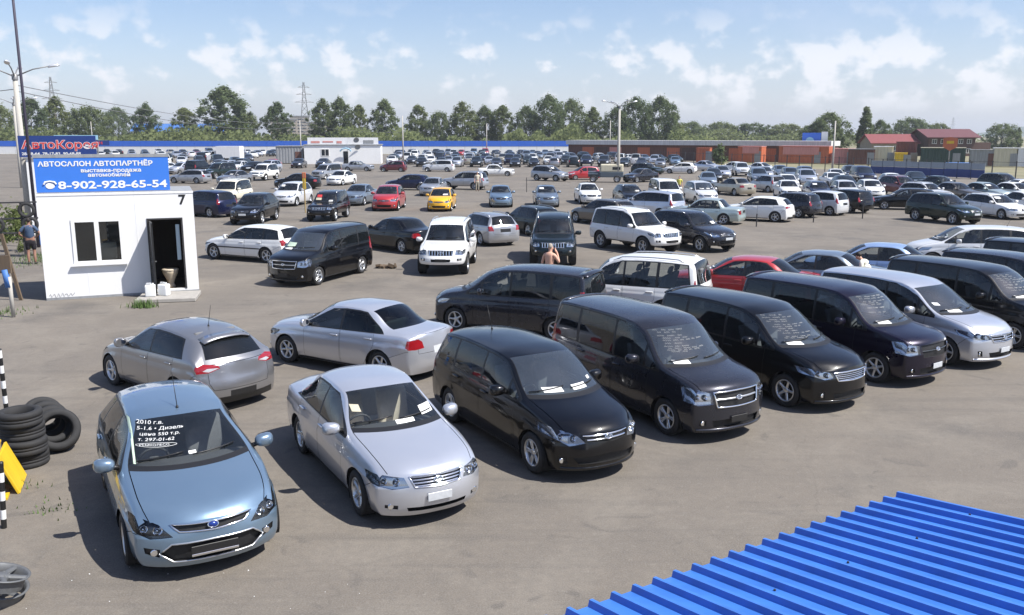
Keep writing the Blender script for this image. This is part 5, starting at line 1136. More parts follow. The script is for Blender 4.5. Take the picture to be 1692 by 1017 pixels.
def buildings():
    # white office in the lot
    o = empty('office', (-36.2, 156.2, 0), .10); setprops(o, 'white single storey office with a sign on its roof, in the middle of the lot', 'building'); L_ = 13.2
    one('wall', bx(0, L_, 0, 7, 0, 3.25), M['white_wall'], o); one('roof_sign', bx(.6, L_-.4, .3, .5, 3.3, 4.55), M['white_sheet'], o); one('roof', bx(-.15, L_+.15, -.15, 7.1, 3.25, 3.37), M['grey_sheet'], o)
    window(o, 2.9, 1.35, 1.4, 1.25); d = one('door', bx(6.75, 7.55, -.05, -.01, .1, 2.2), M['far_glass'], o); one('canopy', lambda bm: tube(bm, [(6.2, -.5, 2.2), (6.6, -.6, 2.6), (7.2, -.6, 2.75), (7.8, -.6, 2.6), (8.1, -.5, 2.2)], .12, 6), M['pale_blue'], d)
    def logo(bm): 
        for k, (x, z, w, h) in enumerate(((1.2, 3.6, 1.5, .35), (3.2, 3.7, 1.8, .25), (5.6, 3.55, .9, .4))): box(bm, x, x+w, .27, .298, z, z+h)
    one('sign_print', logo, M['pink'], o); one('sign_print', bx(10.2, 12.0, .27, .298, 3.5, 4.1), M['grey_sheet'], o)
    for x, z in ((9.0, 4.2), (9.2, 3.0)): one('satellite_dish', lambda bm: lathe(bm, [(.001, 0), (.3, -.06), (.5, -.2)], 'y', 16), M['grey_sheet'], o, (x, -.25, z), (.5, 0, .3), smooth=True)
    container(-41.6, 158, .1, 4.6, 3.0, 5, 'grey_sheet', 'grey shed attached to the left side of the white office', name='shed', cat='shed')
    # long rust brown garages with a pale roof
    g = empty('garage_row', (12, 192, 0), math.radians(-33)); setprops(g, 'long row of rust brown garages under a pale roof, behind the middle lamp post', 'garages'); n = 17; w = 3.2
    one('wall', bx(0, n*w, .12, 6, 0, 3.0), M['rust'], g); one('roof', lambda bm: (box(bm, -.2, n*w+.2, -.6, 6.3, 3.0, 3.9)), M['pale_roof'], g)
    for k in range(n): put('garage_door', cached(('gd', k % 6), lambda: _bm(bx(.25, w-.25, .03, .11, .05, 2.5), M[('rust', 'orange', 'brown_brick', 'pink', 'rust', 'orange')[k % 6]], 'garage_door')), g, (k*w, 0, 0))
    container(41.3, 164, -.55, 4.3, 2.9, 3, 'orange', 'orange shed with a faded red top, left one of two', 'pink'); container(47.6, 160, -.55, 8.6, 3.0, 3, 'orange', 'long orange shed with a faded red top, right one of two', 'pink'); container(55.5, 155, -.5, 3.2, 2.6, 3, 'pink', 'small red shed right of the long orange shed'); container(33.5, 163, -.4, 2.4, 2.6, 2.2, 'orange', 'small orange booth before the rust brown garages')
    one('faded_banner', bx(0, 3.0, -.12, -.08, 1.7, 2.85), M['pink'], None, (42.0, 163.4, 0), (0, 0, -.55), label='faded pink banner on the left orange shed', cat='banner'); one('faded_banner', bx(0, 6.2, -.12, -.08, 1.6, 2.9), M['pink'], None, (48.2, 159.5, 0), (0, 0, -.55), label='long faded pink banner on the long orange shed', cat='banner')
    b = empty('billboard', (55.5, 172, 0), -.35); setprops(b, 'blue and white billboard on two posts above the orange sheds', 'billboard'); one('panel', bx(0, 3.4, 0, .15, 2.6, 5.4), M['blue_sheet'], b); one('white_panel', bx(3.45, 4.6, 0, .15, 2.8, 5.6), M['white_sheet'], b); one('print', lambda bm: lathe(bm, [(.001, -.02), (.8, -.02), (.75, -.01)], 'y', 14), M['pale_blue'], b, (1.4, 0, 3.8))
    for x in (.6, 3.2): one('post', lambda bm: tube(bm, [(x, .25, 0), (x, .25, 4)], .12, 6), M['steel'], b)
    # right hand clutter, left to right
    rows = (('rust', 57.0, 152, 4.2, 2.6, 'dark rust container left of the banner fence'), ('cream', 60.9, 151, 3.0, 3.0, 'cream hut behind the left end of the banner fence'), ('yellow_sheet', 63.2, 148, 1.9, 2.0, 'small yellow booth beside the cream hut'), ('wine_roof', 64.6, 151, 3.2, 3.8, 'tall dark red container behind the banner fence'), ('green_sheet', 67.0, 147, 6.6, 2.9, 'dark green container with a cream roof behind the banner fence'), ('grey_sheet', 73.6, 144, 3.6, 2.6, 'grey container right of the orange pointed sign'), ('cream', 76.6, 142.5, 3.2, 2.9, 'cream container right of the grey one'), ('white_sheet', 79.6, 141, 2.6, 2.9, 'white container between the cream one and the blue one'), ('mid_blue', 82.0, 139, 8.0, 3.0, 'bright blue container at the right edge'), ('mid_blue', 62.2, 128, 3.0, 1.0, 'low blue crate standing behind the middle of the banner fence'))
    for mt, x, y, l, h, lb in rows: container(x, y, -.42, l, h, 2.4, mt, lb, {'green_sheet': 'cream', 'rust': 'grey_sheet', 'cream': 'white_sheet'}.get(mt))
    s = empty('pointed_sign', (66.2, 138, 0), -.4); setprops(s, 'orange sign with a pointed lower edge on a post behind the banner fence', 'sign'); one('panel', lambda bm: (lambda a, b: [bm.faces.new(a), bm.faces.new(b[::-1])]+[bm.faces.new((a[i], a[(i+1) % 6], b[(i+1) % 6], b[i])) for i in range(6)])(*[[bm.verts.new((x, y, z)) for x, z in ((0, 3.2), (1.0, 2.6), (2.0, 3.2), (2.0, 4.5), (1.0, 4.7), (0, 4.5))] for y in (0, .2)]), M['orange'], s); one('yellow_print', bx(.5, 1.5, -.04, -.01, 3.7, 4.1), M['yellow_sheet'], s); one('post', lambda bm: tube(bm, [(1.0, .3, 0), (1.0, .3, 3.5)], .1, 6), M['steel'], s)
    gable_house(86.6, 216, .02, 11.0, 7, 3.2, 1.8, 'tan_wall', 'red_roof', 'low tan building with a bright red roof at the right', [(.9+k*2.1, 1.3, 1.1, 1.1) for k in range(5)])
    h = gable_house(99.2, 214, .06, 11.5, 9, 4.6, 1.6, 'brown_brick', 'wine_roof', 'two storey brown brick house with a dark red roof at the right', [(.8+k*2.15, z, 1.2, 1.1) for k in range(5) for z in (.7, 2.9)], .9)
    one('annex', bx(11.5, 16, 1, 8, 0, 3.2), M['brown_brick'], h)
    hr = empty('shed', (-145, 345, 0), .05); setprops(hr, 'long dark shed with a bright blue roof among the trees at the left', 'shed'); one('wall', bx(0, 42, 0, 9, 0, 6.5), M['brown_brick'], hr); one('roof', lambda bm: [bm.faces.new([bm.verts.new(p) for p in q]) for q in (((-1, -1, 6.3), (43, -1, 6.3), (43, 4.5, 9.2), (-1, 4.5, 9.2)), ((-1, 10, 6.3), (43, 10, 6.3), (43, 4.5, 9.25), (-1, 4.5, 9.25)))], M['mid_blue'], hr)
    for i, (b_, d, w, hh, dz) in enumerate(((-.268, 900, 26, 20, 'left'), (-.246, 950, 20, 24, 'middle'), (-.228, 900, 30, 17, 'right'))):
        k = empty('apartment_block', (b_*d, d, 0), .2); setprops(k, 'far pale apartment block behind the trees left of the office, %s one' % dz, 'building'); one('wall', bx(0, w, 0, 12, 0, hh), M['tan_wall'], k); one('roof', bx(-.5, w+.5, -.5, 12.5, hh, hh+.8), M['grey_sheet'], k)
        for q in range(int(hh/3.2)): one('window_band', bx(1.5, w-1.5, -.08, -.02, q*3.2+1.2, q*3.2+2.5), M['far_glass'], k)

# ------------------------------------------------------------------ blue shed roof under the camera
def blue_roof():
    E0, ang, slope = Vector((-1.6, 3.5, 2.28)), math.radians(32.6), .14
    r = empty('shed', (0, 0, 0)); setprops(r, 'shed with a bright blue ribbed metal roof in the lower right corner', 'shed')
    ux = Vector((math.cos(ang), math.sin(ang), 0)); uy = Vector((math.sin(ang), -math.cos(ang), slope)).normalized(); up = ux.cross(uy); up = up if up.z > 0 else -up
    pitch = .1665; prof = ((0, 0), (.100, 0), (.114, .037), (.138, .037), (.152, 0)); per = 11; Lr = 6.2; tot = 33
    for sidx in range(0, tot, per):
        def sh(bm, sidx=sidx):
            V = []
            for k in range(per):
                for (a, h) in prof: V.append((a+(sidx+k)*pitch, h))
            V.append(((sidx+per)*pitch+.012, 0)); lay = .0015*(sidx//per % 2)
            rows = []
            for t in (0, .3, 1.5, 3, 4.5, Lr):
                rows.append([bm.verts.new(E0+ux*a+uy*(t+.008*math.sin(sidx*3.1))+up*(h+lay)) for a, h in V])
            for A, B in zip(rows, rows[1:]):
                for i in range(len(A)-1): bm.faces.new((A[i], A[i+1], B[i+1], B[i]))
            # returned lower edge
            lip = [bm.verts.new(v.co-up*.006+uy*.004) for v in rows[0]]
            for i in range(len(lip)-1): bm.faces.new((rows[0][i], lip[i], lip[i+1], rows[0][i+1]))
        one('roof_sheet', sh, M['roof_blue'], r)
    def screws(bm):
        rnd = random.Random(2)
        for t in (.6, 1.7, 2.9):
            for k in range(0, tot, 4):
                c = E0+ux*(k*pitch+.06+rnd.uniform(-.01, .01))+uy*(t+rnd.uniform(-.03, .03))
                a = bmesh.ops.create_cone(bm, cap_ends=True, segments=6, radius1=.009, radius2=.007, depth=.012)['verts']
                for v in a: v.co = v.co+c+up*.006
    s = one('screw', screws, M['dark_steel'], r); s['kind'] = 'stuff'
    wl = Vector((math.sin(ang), -math.cos(ang), 0))
    P0 = E0+wl*.25; Wd = tot*pitch
    one('wall', lambda bm: box(bm, .2, Wd-.15, -5.6, 0, 0, 2.24), M['white_sheet'], r, (P0.x, P0.y, 0), (0, 0, ang))
# ------------------------------------------------------------------ tyres and small things on the left
def props():
    ty = cached(('tyre', .318), lambda: bm_mesh('tyre', tyre_bm(.318, .215, .205), M['tyre'])); rim = bm_mesh('wheel_rim', rim_bm(.215, .20, 5, 36), M['old_rim'])
    def loose(x, y, z, rot, label, sc=1, group='old tyres at the left edge'):
        o = put('tyre', ty, None, (x, y, z), rot, (sc, sc, sc)); setprops(o, label, 'tyre', group)
    hp = math.pi/2
    for k, l in enumerate(('bottom tyre of the stack beside the yellow board', 'second tyre from the bottom of the stack', 'third tyre from the bottom of the stack', 'topmost tyre of the stack, open end up')): loose(-7.55+.03*math.sin(k*2), 13.02+.03*math.cos(k*3), .112+.222*k, (hp, 0, k), l)
    for k, l in enumerate(('front leaning tyre against the stack, its hole facing the camera', 'second leaning tyre behind the front one', 'third leaning tyre in the row', 'last leaning tyre at the back of the row')): loose(-7.36-.19*k, 13.66+.21*k, .335+.012*k, (-.50-.04*k, 0, math.radians(30+3*k)), l, 1.08 if k == 0 else 1.0)
    for k, (z, l) in enumerate(((.10, 'lower grey wheel rim in the bottom left corner'), (.31, 'upper grey wheel rim in the bottom left corner'))):
        o = put('wheel_rim', rim, None, (-5.62+.10*k, 8.92-.12*k, z), (hp, .3, .6*k), (1.25, 1.0, 1.25)); setprops(o, l, 'wheel rim', 'wheel rims stacked in the corner')
    # yellow board
    b = empty('yellow_board', (-7.55, 12.02, 0), math.radians(-68)); setprops(b, 'yellow folding board standing beside the tyre stack', 'board')
    one('front_leaf', lambda bm: box(bm, -.42, .34, -.02, .02, 0, .62, .006), M['yellow_sheet'], b, (0, 0, 0), (-.22, 0, 0)); one('rear_leaf', lambda bm: box(bm, -.42, .34, -.02, .02, 0, .60, .006), M['yellow_sheet'], b, (0, .42, 0), (.38, 0, 0)); one('foot', bx(.30, .52, -.30, .30, 0, .03), M['yellow_sheet'], b)
    # black and white barrier posts
    for x, y, h, lean, l in ((-8.02, 13.45, 1.75, .06, 'black and white striped post rising behind the tyre stack'), (-6.62, 10.75, .95, -.05, 'black and white striped post in front of the yellow board'), (-6.15, 9.75, 1.0, -.03, 'nearest black and white striped post at the left edge')):
        r = empty('striped_post', (x, y, 0)); r.rotation_euler = (lean, .03, 0); setprops(r, l, 'post', 'striped posts along the left edge'); n = int(h/.125)
        for k in range(n): one('band', lambda bm: lathe(bm, [(.034, k*.125), (.034, k*.125+.125)], 'z', 10), M['white_paint' if k % 2 else 'black_paint'], r, smooth=True)
        one('cap', lambda bm: lathe(bm, [(.036, n*.125), (.03, n*.125+.02), (.001, n*.125+.025)], 'z', 10), M['black_paint'], r, smooth=True)
    p = empty('sign_post', (-14.0, 24.3, 0)); setprops(p, 'grey post with a small wooden board, left of the white kiosk', 'post'); one('shaft', lambda bm: tube(bm, [(0, 0, 0), (.0, 0, 1.15)], .055, 8), M['pole'], p, smooth=True); one('blue_sleeve', lambda bm: tube(bm, [(-.04, 0, .85), (-.1, .0, 1.35)], .09, 8), M['mid_blue'], p, smooth=True); one('board', bx(-.32, .08, -.02, .03, 1.25, 1.75), M['wood'], p)
    q = one('plank', lambda bm: box(bm, -.05, .05, -.03, .03, 0, 2.1), M['wood'], None, (-15.2, 26.9, 0), (.05, -.16, 0), label='leaning grey plank left of the white kiosk', cat='plank')
    dr = empty('barrel', (-15.6, 25.0, 0)); setprops(dr, 'blue barrel at the left edge beside the grey post', 'barrel'); one('drum', lambda bm: lathe(bm, [(.001, 0), (.28, 0), (.29, .28), (.30, .3), (.29, .32), (.29, .58), (.30, .6), (.29, .62), (.28, .88), (.001, .87)], 'z', 18), M['mid_blue'], dr, smooth=True); one('lid', lambda bm: lathe(bm, [(.27, .885), (.25, .90), (.001, .90)], 'z', 18), M['black_paint'], dr, smooth=True)
    # rack with tyres
    rk = empty('tyre_rack', (-20.85, 36.6, 0), .35); setprops(rk, 'dark metal rack holding tyres, left of the kiosk', 'rack')
    for x in (-.9, .5, 1.7): one('upright', bx(x-.04, x+.04, -.04, .04, 0, 2.3), M['dark_steel'], rk)
    for z in (1.02, 1.62, 2.28): one('shelf_bar', bx(-.94, 1.74, -.06, .06, z-.03, z+.03), M['dark_steel'], rk)
    for x, z, l in ((-.45, 1.37, 'tyre at the left of the rack beside the kiosk'), (.72, 1.97, 'upper right tyre of the rack beside the kiosk'), (.80, 1.37, 'lower right tyre of the rack beside the kiosk')):
        c, s = math.cos(.35), math.sin(.35); loose(-20.85+x*c+.14*s, 36.6+x*s-.14*c, z, (0, 0, .35), l, 1.0, 'tyres on the rack')
    for x, y, l in ((-21.6, 41.0, 'blue crate by the foot of the left lamp post'),):
        c = empty('crate', (x, y, 0), .3); setprops(c, l, 'crate'); one('tub', bx(-.35, .35, -.25, .25, 0, .5, bev=.03), M['mid_blue'], c); one('lid', bx(-.37, .37, -.27, .27, .5, .55, bev=.015), M['mid_blue'], c)
    # heap of rubbish behind the black van
    def heap(bm):
        rnd = random.Random(5)
        for k in range(11):
            v = box(bm, 0, rnd.uniform(.08, .3), 0, rnd.uniform(.06, .2), 0, rnd.uniform(.05, .14)); off = Vector((rnd.gauss(0, .28), rnd.gauss(0, .15), 0)); R = Euler((rnd.uniform(-.3, .3), rnd.uniform(-.3, .3), rnd.uniform(0, 6))).to_matrix()
            for q in v: q.co = R @ q.co+off
    one('rubbish_heap', heap, M['wood'], None, (-4.95, 33.6, .01), label='small heap of brown scraps on the asphalt behind the black tall van', cat='rubbish')
    def chips(bm):
        rnd = random.Random(8)
        for k in range(22):
            x, y, s = rnd.uniform(-5.3, -1.5), rnd.uniform(8.0, 10.2), rnd.uniform(.006, .022); s *= .45; v = box(bm, -s, s, -s*.7, s*.7, 0, s*.5); a = rnd.uniform(0, 6); 
            for q in v: q.co = Matrix.Rotation(a, 3, 'Z') @ q.co+Vector((x, y, 0))
    o = one('litter', chips, M['white_paint'], None); setprops(o, 'pale chips of gravel scattered on the asphalt in front of the light blue hatchback', 'gravel', kind='stuff')

# ------------------------------------------------------------------ people
def skin_mesh(name, chains, mat, levels=1, root=0):
    """chains of (point, radius); points that coincide are one joint"""
    me = bpy.data.meshes.new(name); V = []; R = []; E = []; idx = {}
    for ch in chains:
        last = None
        for p, r in ch:
            k = tuple(round(c, 4) for c in p)
            if k not in idx: idx[k] = len(V); V.append(p); R.append(r)
            if last is not None and last != idx[k]: E.append((last, idx[k]))
            last = idx[k]
    me.from_pydata(V, E, []); o = bpy.data.objects.new(name, me); COL.objects.link(o)
    o.modifiers.new('skin', 'SKIN').use_smooth_shade = True
    sk = me.skin_vertices[0].data if me.skin_vertices else None
    if sk is None:
        bm = bmesh.new(); bm.from_mesh(me); bm.verts.layers.skin.verify(); bm.to_mesh(me); bm.free(); sk = me.skin_vertices[0].data
    for i, r in enumerate(R): sk[i].radius = r if isinstance(r, tuple) else (r, r); sk[i].use_root = (i == root)
    s = o.modifiers.new('sub', 'SUBSURF'); s.levels = levels; s.render_levels = levels
    dg = bpy.context.evaluated_depsgraph_get(); out = bpy.data.meshes.new_from_object(o.evaluated_get(dg)); bpy.data.objects.remove(o)
    out.materials.clear(); out.materials.append(mat); out.name = name; out.polygons.foreach_set('use_smooth', [True]*len(out.polygons)); return out

def person(x, y, rz, label, top=None, bottom=None, hair=(.02, .015, .012), lean=0, arms='down', skin=(.50, .29, .20), legs_bare=False, hs=1.78):
    """standing adult, facing local +y; lean bends the trunk forward from the hips"""
    k = hs/1.78; c, s = math.cos(lean), math.sin(lean)
    def up(px, py, pz):       # points above the hips lean forward
        dz = pz-.94; return (px*k, (py*c+dz*s)*k, (.94+dz*c-py*s)*k)
    r = empty('person', (x, y, 0), rz); setprops(r, label, 'person')
    sm = simple('skin', skin, .6, noise=.06)
    pel, waist, chest, neck, head, crown = up(0, 0, .96), up(0, .0, 1.12), up(0, -.01, 1.33), up(0, .0, 1.50), up(0, .03, 1.64), up(0, .02, 1.74)
    ch = [[(pel, (.165*k, .115*k)), (waist, (.145*k, .105*k)), (chest, (.175*k, .115*k)), (up(0, -.01, 1.44), (.12*k, .085*k)), (neck, .056*k), (up(0, .015, 1.56), .062*k), (head, (.078*k, .095*k)), (crown, (.055*k, .066*k))]]
    nose = [(head, (.078*k, .095*k)), (up(0, .125, 1.62), .012*k)]
    ch.append(nose)
    for sx in (1, -1):
        ch.append([(pel, (.165*k, .115*k)), ((.095*sx*k, 0, .86*k), .092*k), ((.105*sx*k, .02, .50*k), .060*k), ((.11*sx*k, -.02, .28*k), .056*k), ((.11*sx*k, -.02, .09*k), .038*k), ((.115*sx*k, .02, .04*k), .040*k), ((.125*sx*k, .15*k, .03*k), .030*k)])
        if arms == 'down': el, wr, pa = up(.25*sx, -.03, 1.16), up(.27*sx, .05, .92), up(.27*sx, .08, .84)
        elif arms == 'hips': el, wr, pa = up(.36*sx, -.06, 1.18), up(.22*sx, .06, 1.04), up(.15*sx, .10, 1.01)
        elif arms == 'reach': el, wr, pa = up(.24*sx, .14, 1.16), up(.20*sx, .36, 1.10), up(.19*sx, .45, 1.09)
        else:   # one hand raised to the head
            el, wr, pa = (up(.28*sx, .10, 1.20), up(.16*sx, .16, 1.47), up(.11*sx, .14, 1.56)) if sx > 0 else (up(.25*sx, -.03, 1.16), up(.25*sx, .10, .95), up(.24*sx, .14, .88))
        sh = up(.185*sx, -.01, 1.42)
        ch.append([(up(0, -.01, 1.44), (.12*k, .085*k)), (sh, .060*k), (el, .042*k), (wr, .028*k), (pa, .034*k)])
        P, Wv = Vector(pa), Vector(wr); d = (P-Wv).normalized(); side = d.cross(Vector((0, 0, 1)) if abs(d.z) < .9 else Vector((0, 1, 0))).normalized(); nn = side.cross(d)
        for j, ln in enumerate((.068, .078, .072, .056)):
            b0 = P+side*(j-1.5)*.019*k+d*.01; ch.append([(pa, .034*k), (tuple(b0+d*.028*k), .010*k), (tuple(b0+d*(ln*.75)*k+nn*.012*k), .009*k), (tuple(b0+d*ln*k+nn*.03*k), .008*k)])
        ch.append([(pa, .034*k), (tuple(P-side*.035*k+d*.005), .011*k), (tuple(P-side*.05*k+d*.035*k+nn*.012*k), .009*k)])
    put('body', skin_mesh('body', ch, sm), r)
    if top:
        g = 1.14; tc = [[(up(0, 0, .93), (.185*k, .135*k)), (waist, (.165*k, .125*k)), (chest, (.195*k, .135*k)), (up(0, -.01, 1.45), (.125*k, .09*k)), (up(0, .0, 1.475), .075*k)]]
        for sx in (1, -1):
            sh = Vector(up(.185*sx, -.01, 1.42)); el = Vector({'down': up(.25*sx, -.03, 1.16), 'hips': up(.36*sx, -.06, 1.18), 'reach': up(.24*sx, .14, 1.16)}.get(arms, up(.28*sx, .10, 1.20) if sx > 0 else up(.25*sx, -.03, 1.16)))
            tc.append([(up(0, -.01, 1.45), (.125*k, .09*k)), (tuple(sh), .072*k), (tuple(sh.lerp(el, .8)), .064*k)])
        put('shirt', skin_mesh('shirt', tc, simple('shirt', top, .9, noise=.12)), r)
    if bottom:
        zl = .46 if legs_bare else .10; bc = [[(up(0, 0, .99), (.172*k, .125*k)), ((0, 0, .90*k), (.178*k, .13*k))]]
        for sx in (1, -1): bc.append([((0, 0, .90*k), (.178*k, .13*k)), ((.098*sx*k, 0, .80*k), .108*k), ((.108*sx*k, .02, .52*k), .082*k if legs_bare else .074*k)]+([] if legs_bare else [((.11*sx*k, -.02, .28*k), .068*k), ((.112*sx*k, -.01, zl*k), .056*k)]))
        put('trousers' if not legs_bare else 'shorts', skin_mesh('trousers', bc, simple('trousers', bottom, .9, noise=.12)), r)
    hm = simple('hair', hair, .7)
    put('hair', skin_mesh('hair', [[(up(0, -.035, 1.60), (.066*k, .055*k)), (up(0, -.02, 1.68), (.083*k, .085*k)), (up(0, .012, 1.745), (.068*k, .078*k)), (up(0, .02, 1.762), (.04*k, .05*k))]], hm), r)
    sh_ = simple('shoe', (.03, .028, .026), .6)
    for sx in (1, -1):
        e = put('ear', cached('ear', lambda: _bm(lambda bm: bmesh.ops.create_uvsphere(bm, u_segments=8, v_segments=6, radius=1), sm, 'ear', True)), r, up(.083*sx, .02, 1.625), scale=(.010*k, .018*k, .030*k)); e.material_slots[0].link = 'OBJECT'; e.material_slots[0].material = sm
        put('eye', cached('eye', lambda: _bm(lambda bm: bmesh.ops.create_uvsphere(bm, u_segments=8, v_segments=6, radius=1), M['black_paint'], 'eye', True)), r, up(.032*sx, .112, 1.645), scale=(.011*k,)*3)
        bm = bmesh.new(); box(bm, .115*sx*k-.047, .115*sx*k+.047, -.085*k, .185*k, 0, .075*k, .03, 2); put('shoe', bm_mesh('shoe', bm, sh_), r)
    return r
def people():
    person(-19.0, 34.7, .35, 'man in a blue shirt and dark shorts seen from behind, left of the white kiosk', (.05, .085, .15), (.012, .010, .014), arms='hips', legs_bare=True, skin=(.30, .16, .11), hs=1.84)
    person(1.13, 26.7, math.radians(-35), 'shirtless man with a hand at his face in front of the black off-roader', None, (.05, .06, .09), (.35, .30, .24), lean=.10, arms='face', skin=(.60, .34, .24), hs=1.80)
    person(10.65, 25.85, math.radians(50), 'person in a white shirt bending beside the bright blue sedan', (.80, .78, .66), (.04, .05, .09), lean=.62, arms='reach', hs=1.75)
    person(13.9, 74.0, math.radians(160), 'person in a yellow top standing left of the silver white minivan', (.62, .58, .12), (.05, .05, .07), arms='down', hs=1.70)
    person(-3.15, 81.0, math.radians(190), 'person in pale clothes behind the silver crossover in the middle', (.55, .50, .40), (.40, .36, .28), arms='down', hs=1.75)

# ------------------------------------------------------------------ cars
def far_mesh(kind):
    """whole car of a distant row as one mesh: paint, glass, lamps, tyres"""
    c = T[kind]; isl, bvh, S = shell_parts(c, 1); L, W = c['L'], c['W']; mats = [M['paint'], M['far_glass'], M['far_lamp'], M['red_lens'], M['trim'], M['tyre'], M['rim']]
    V = []; F = []; MI = []; slot = {'windscreen': 1, 'rear_window': 1, 'side_window': 1, 'headlight': 2, 'taillight': 3, 'grille': 4, 'air_intake': 4}
    for nm, L_ in isl.items():
        for (v, n, f) in L_:
            for sg in (1, -1):
                o = len(V); V += [(L/2-p.x, p.y*sg, p.z) for p in v]
                for q in f: F.append([o+i for i in (q[::-1] if sg > 0 else q)]); MI.append(slot.get(nm, 0))
    for xw in c['wheels']:
        for sg in (1, -1):
            for (r, y0, y1, mi, n) in ((c['R'], W/2-.22, W/2+.012, 5, 14), (c['R']*.62, W/2, W/2+.02, 6, 10)):
                o = len(V); 
                for y in (y0, y1): V += [(L/2-xw+r*math.cos(2*math.pi*k/n), sg*y, c['R']+r*math.sin(2*math.pi*k/n)) for k in range(n)]
                for k in range(n): F.append([o+k, o+(k+1) % n, o+n+(k+1) % n, o+n+k]); MI.append(mi)
                F.append([o+n+k for k in range(n)]); MI.append(mi)
    z = c['sill']+.02; o = len(V); V += [(L/2-.2, W/2-.1, z), (-L/2+.2, W/2-.1, z), (-L/2+.2, -W/2+.1, z), (L/2-.2, -W/2+.1, z)]; F.append([o, o+1, o+2, o+3]); MI.append(4)
    mx, mz = c['mirror']
    for sg in (1, -1):
        bm = bmesh.new(); box(bm, L/2-mx-.06, L/2-mx+.06, sg*(W/2+.02)-.09, sg*(W/2+.02)+.09, mz-.04, mz+.12, .03); o = len(V)
        for i, v in enumerate(bm.verts): v.index = i; V.append(tuple(v.co))
        for f in bm.faces: F.append([o+v.index for v in f.verts]); MI.append(0)
        bm.free()
    me = bpy.data.meshes.new('far_car'); me.from_pydata(V, [], F)
    for m in mats: me.materials.append(m)
    bm = bmesh.new(); bm.from_mesh(me); 
    for i, f in enumerate(bm.faces): f.material_index = MI[i]
    bmesh.ops.remove_doubles(bm, verts=bm.verts, dist=.003); bmesh.ops.recalc_face_normals(bm, faces=bm.faces); bm.to_mesh(me); bm.free()
    me.polygons.foreach_set('use_smooth', [True]*len(me.polygons)); me.set_sharp_from_angle(angle=math.radians(40)); return me

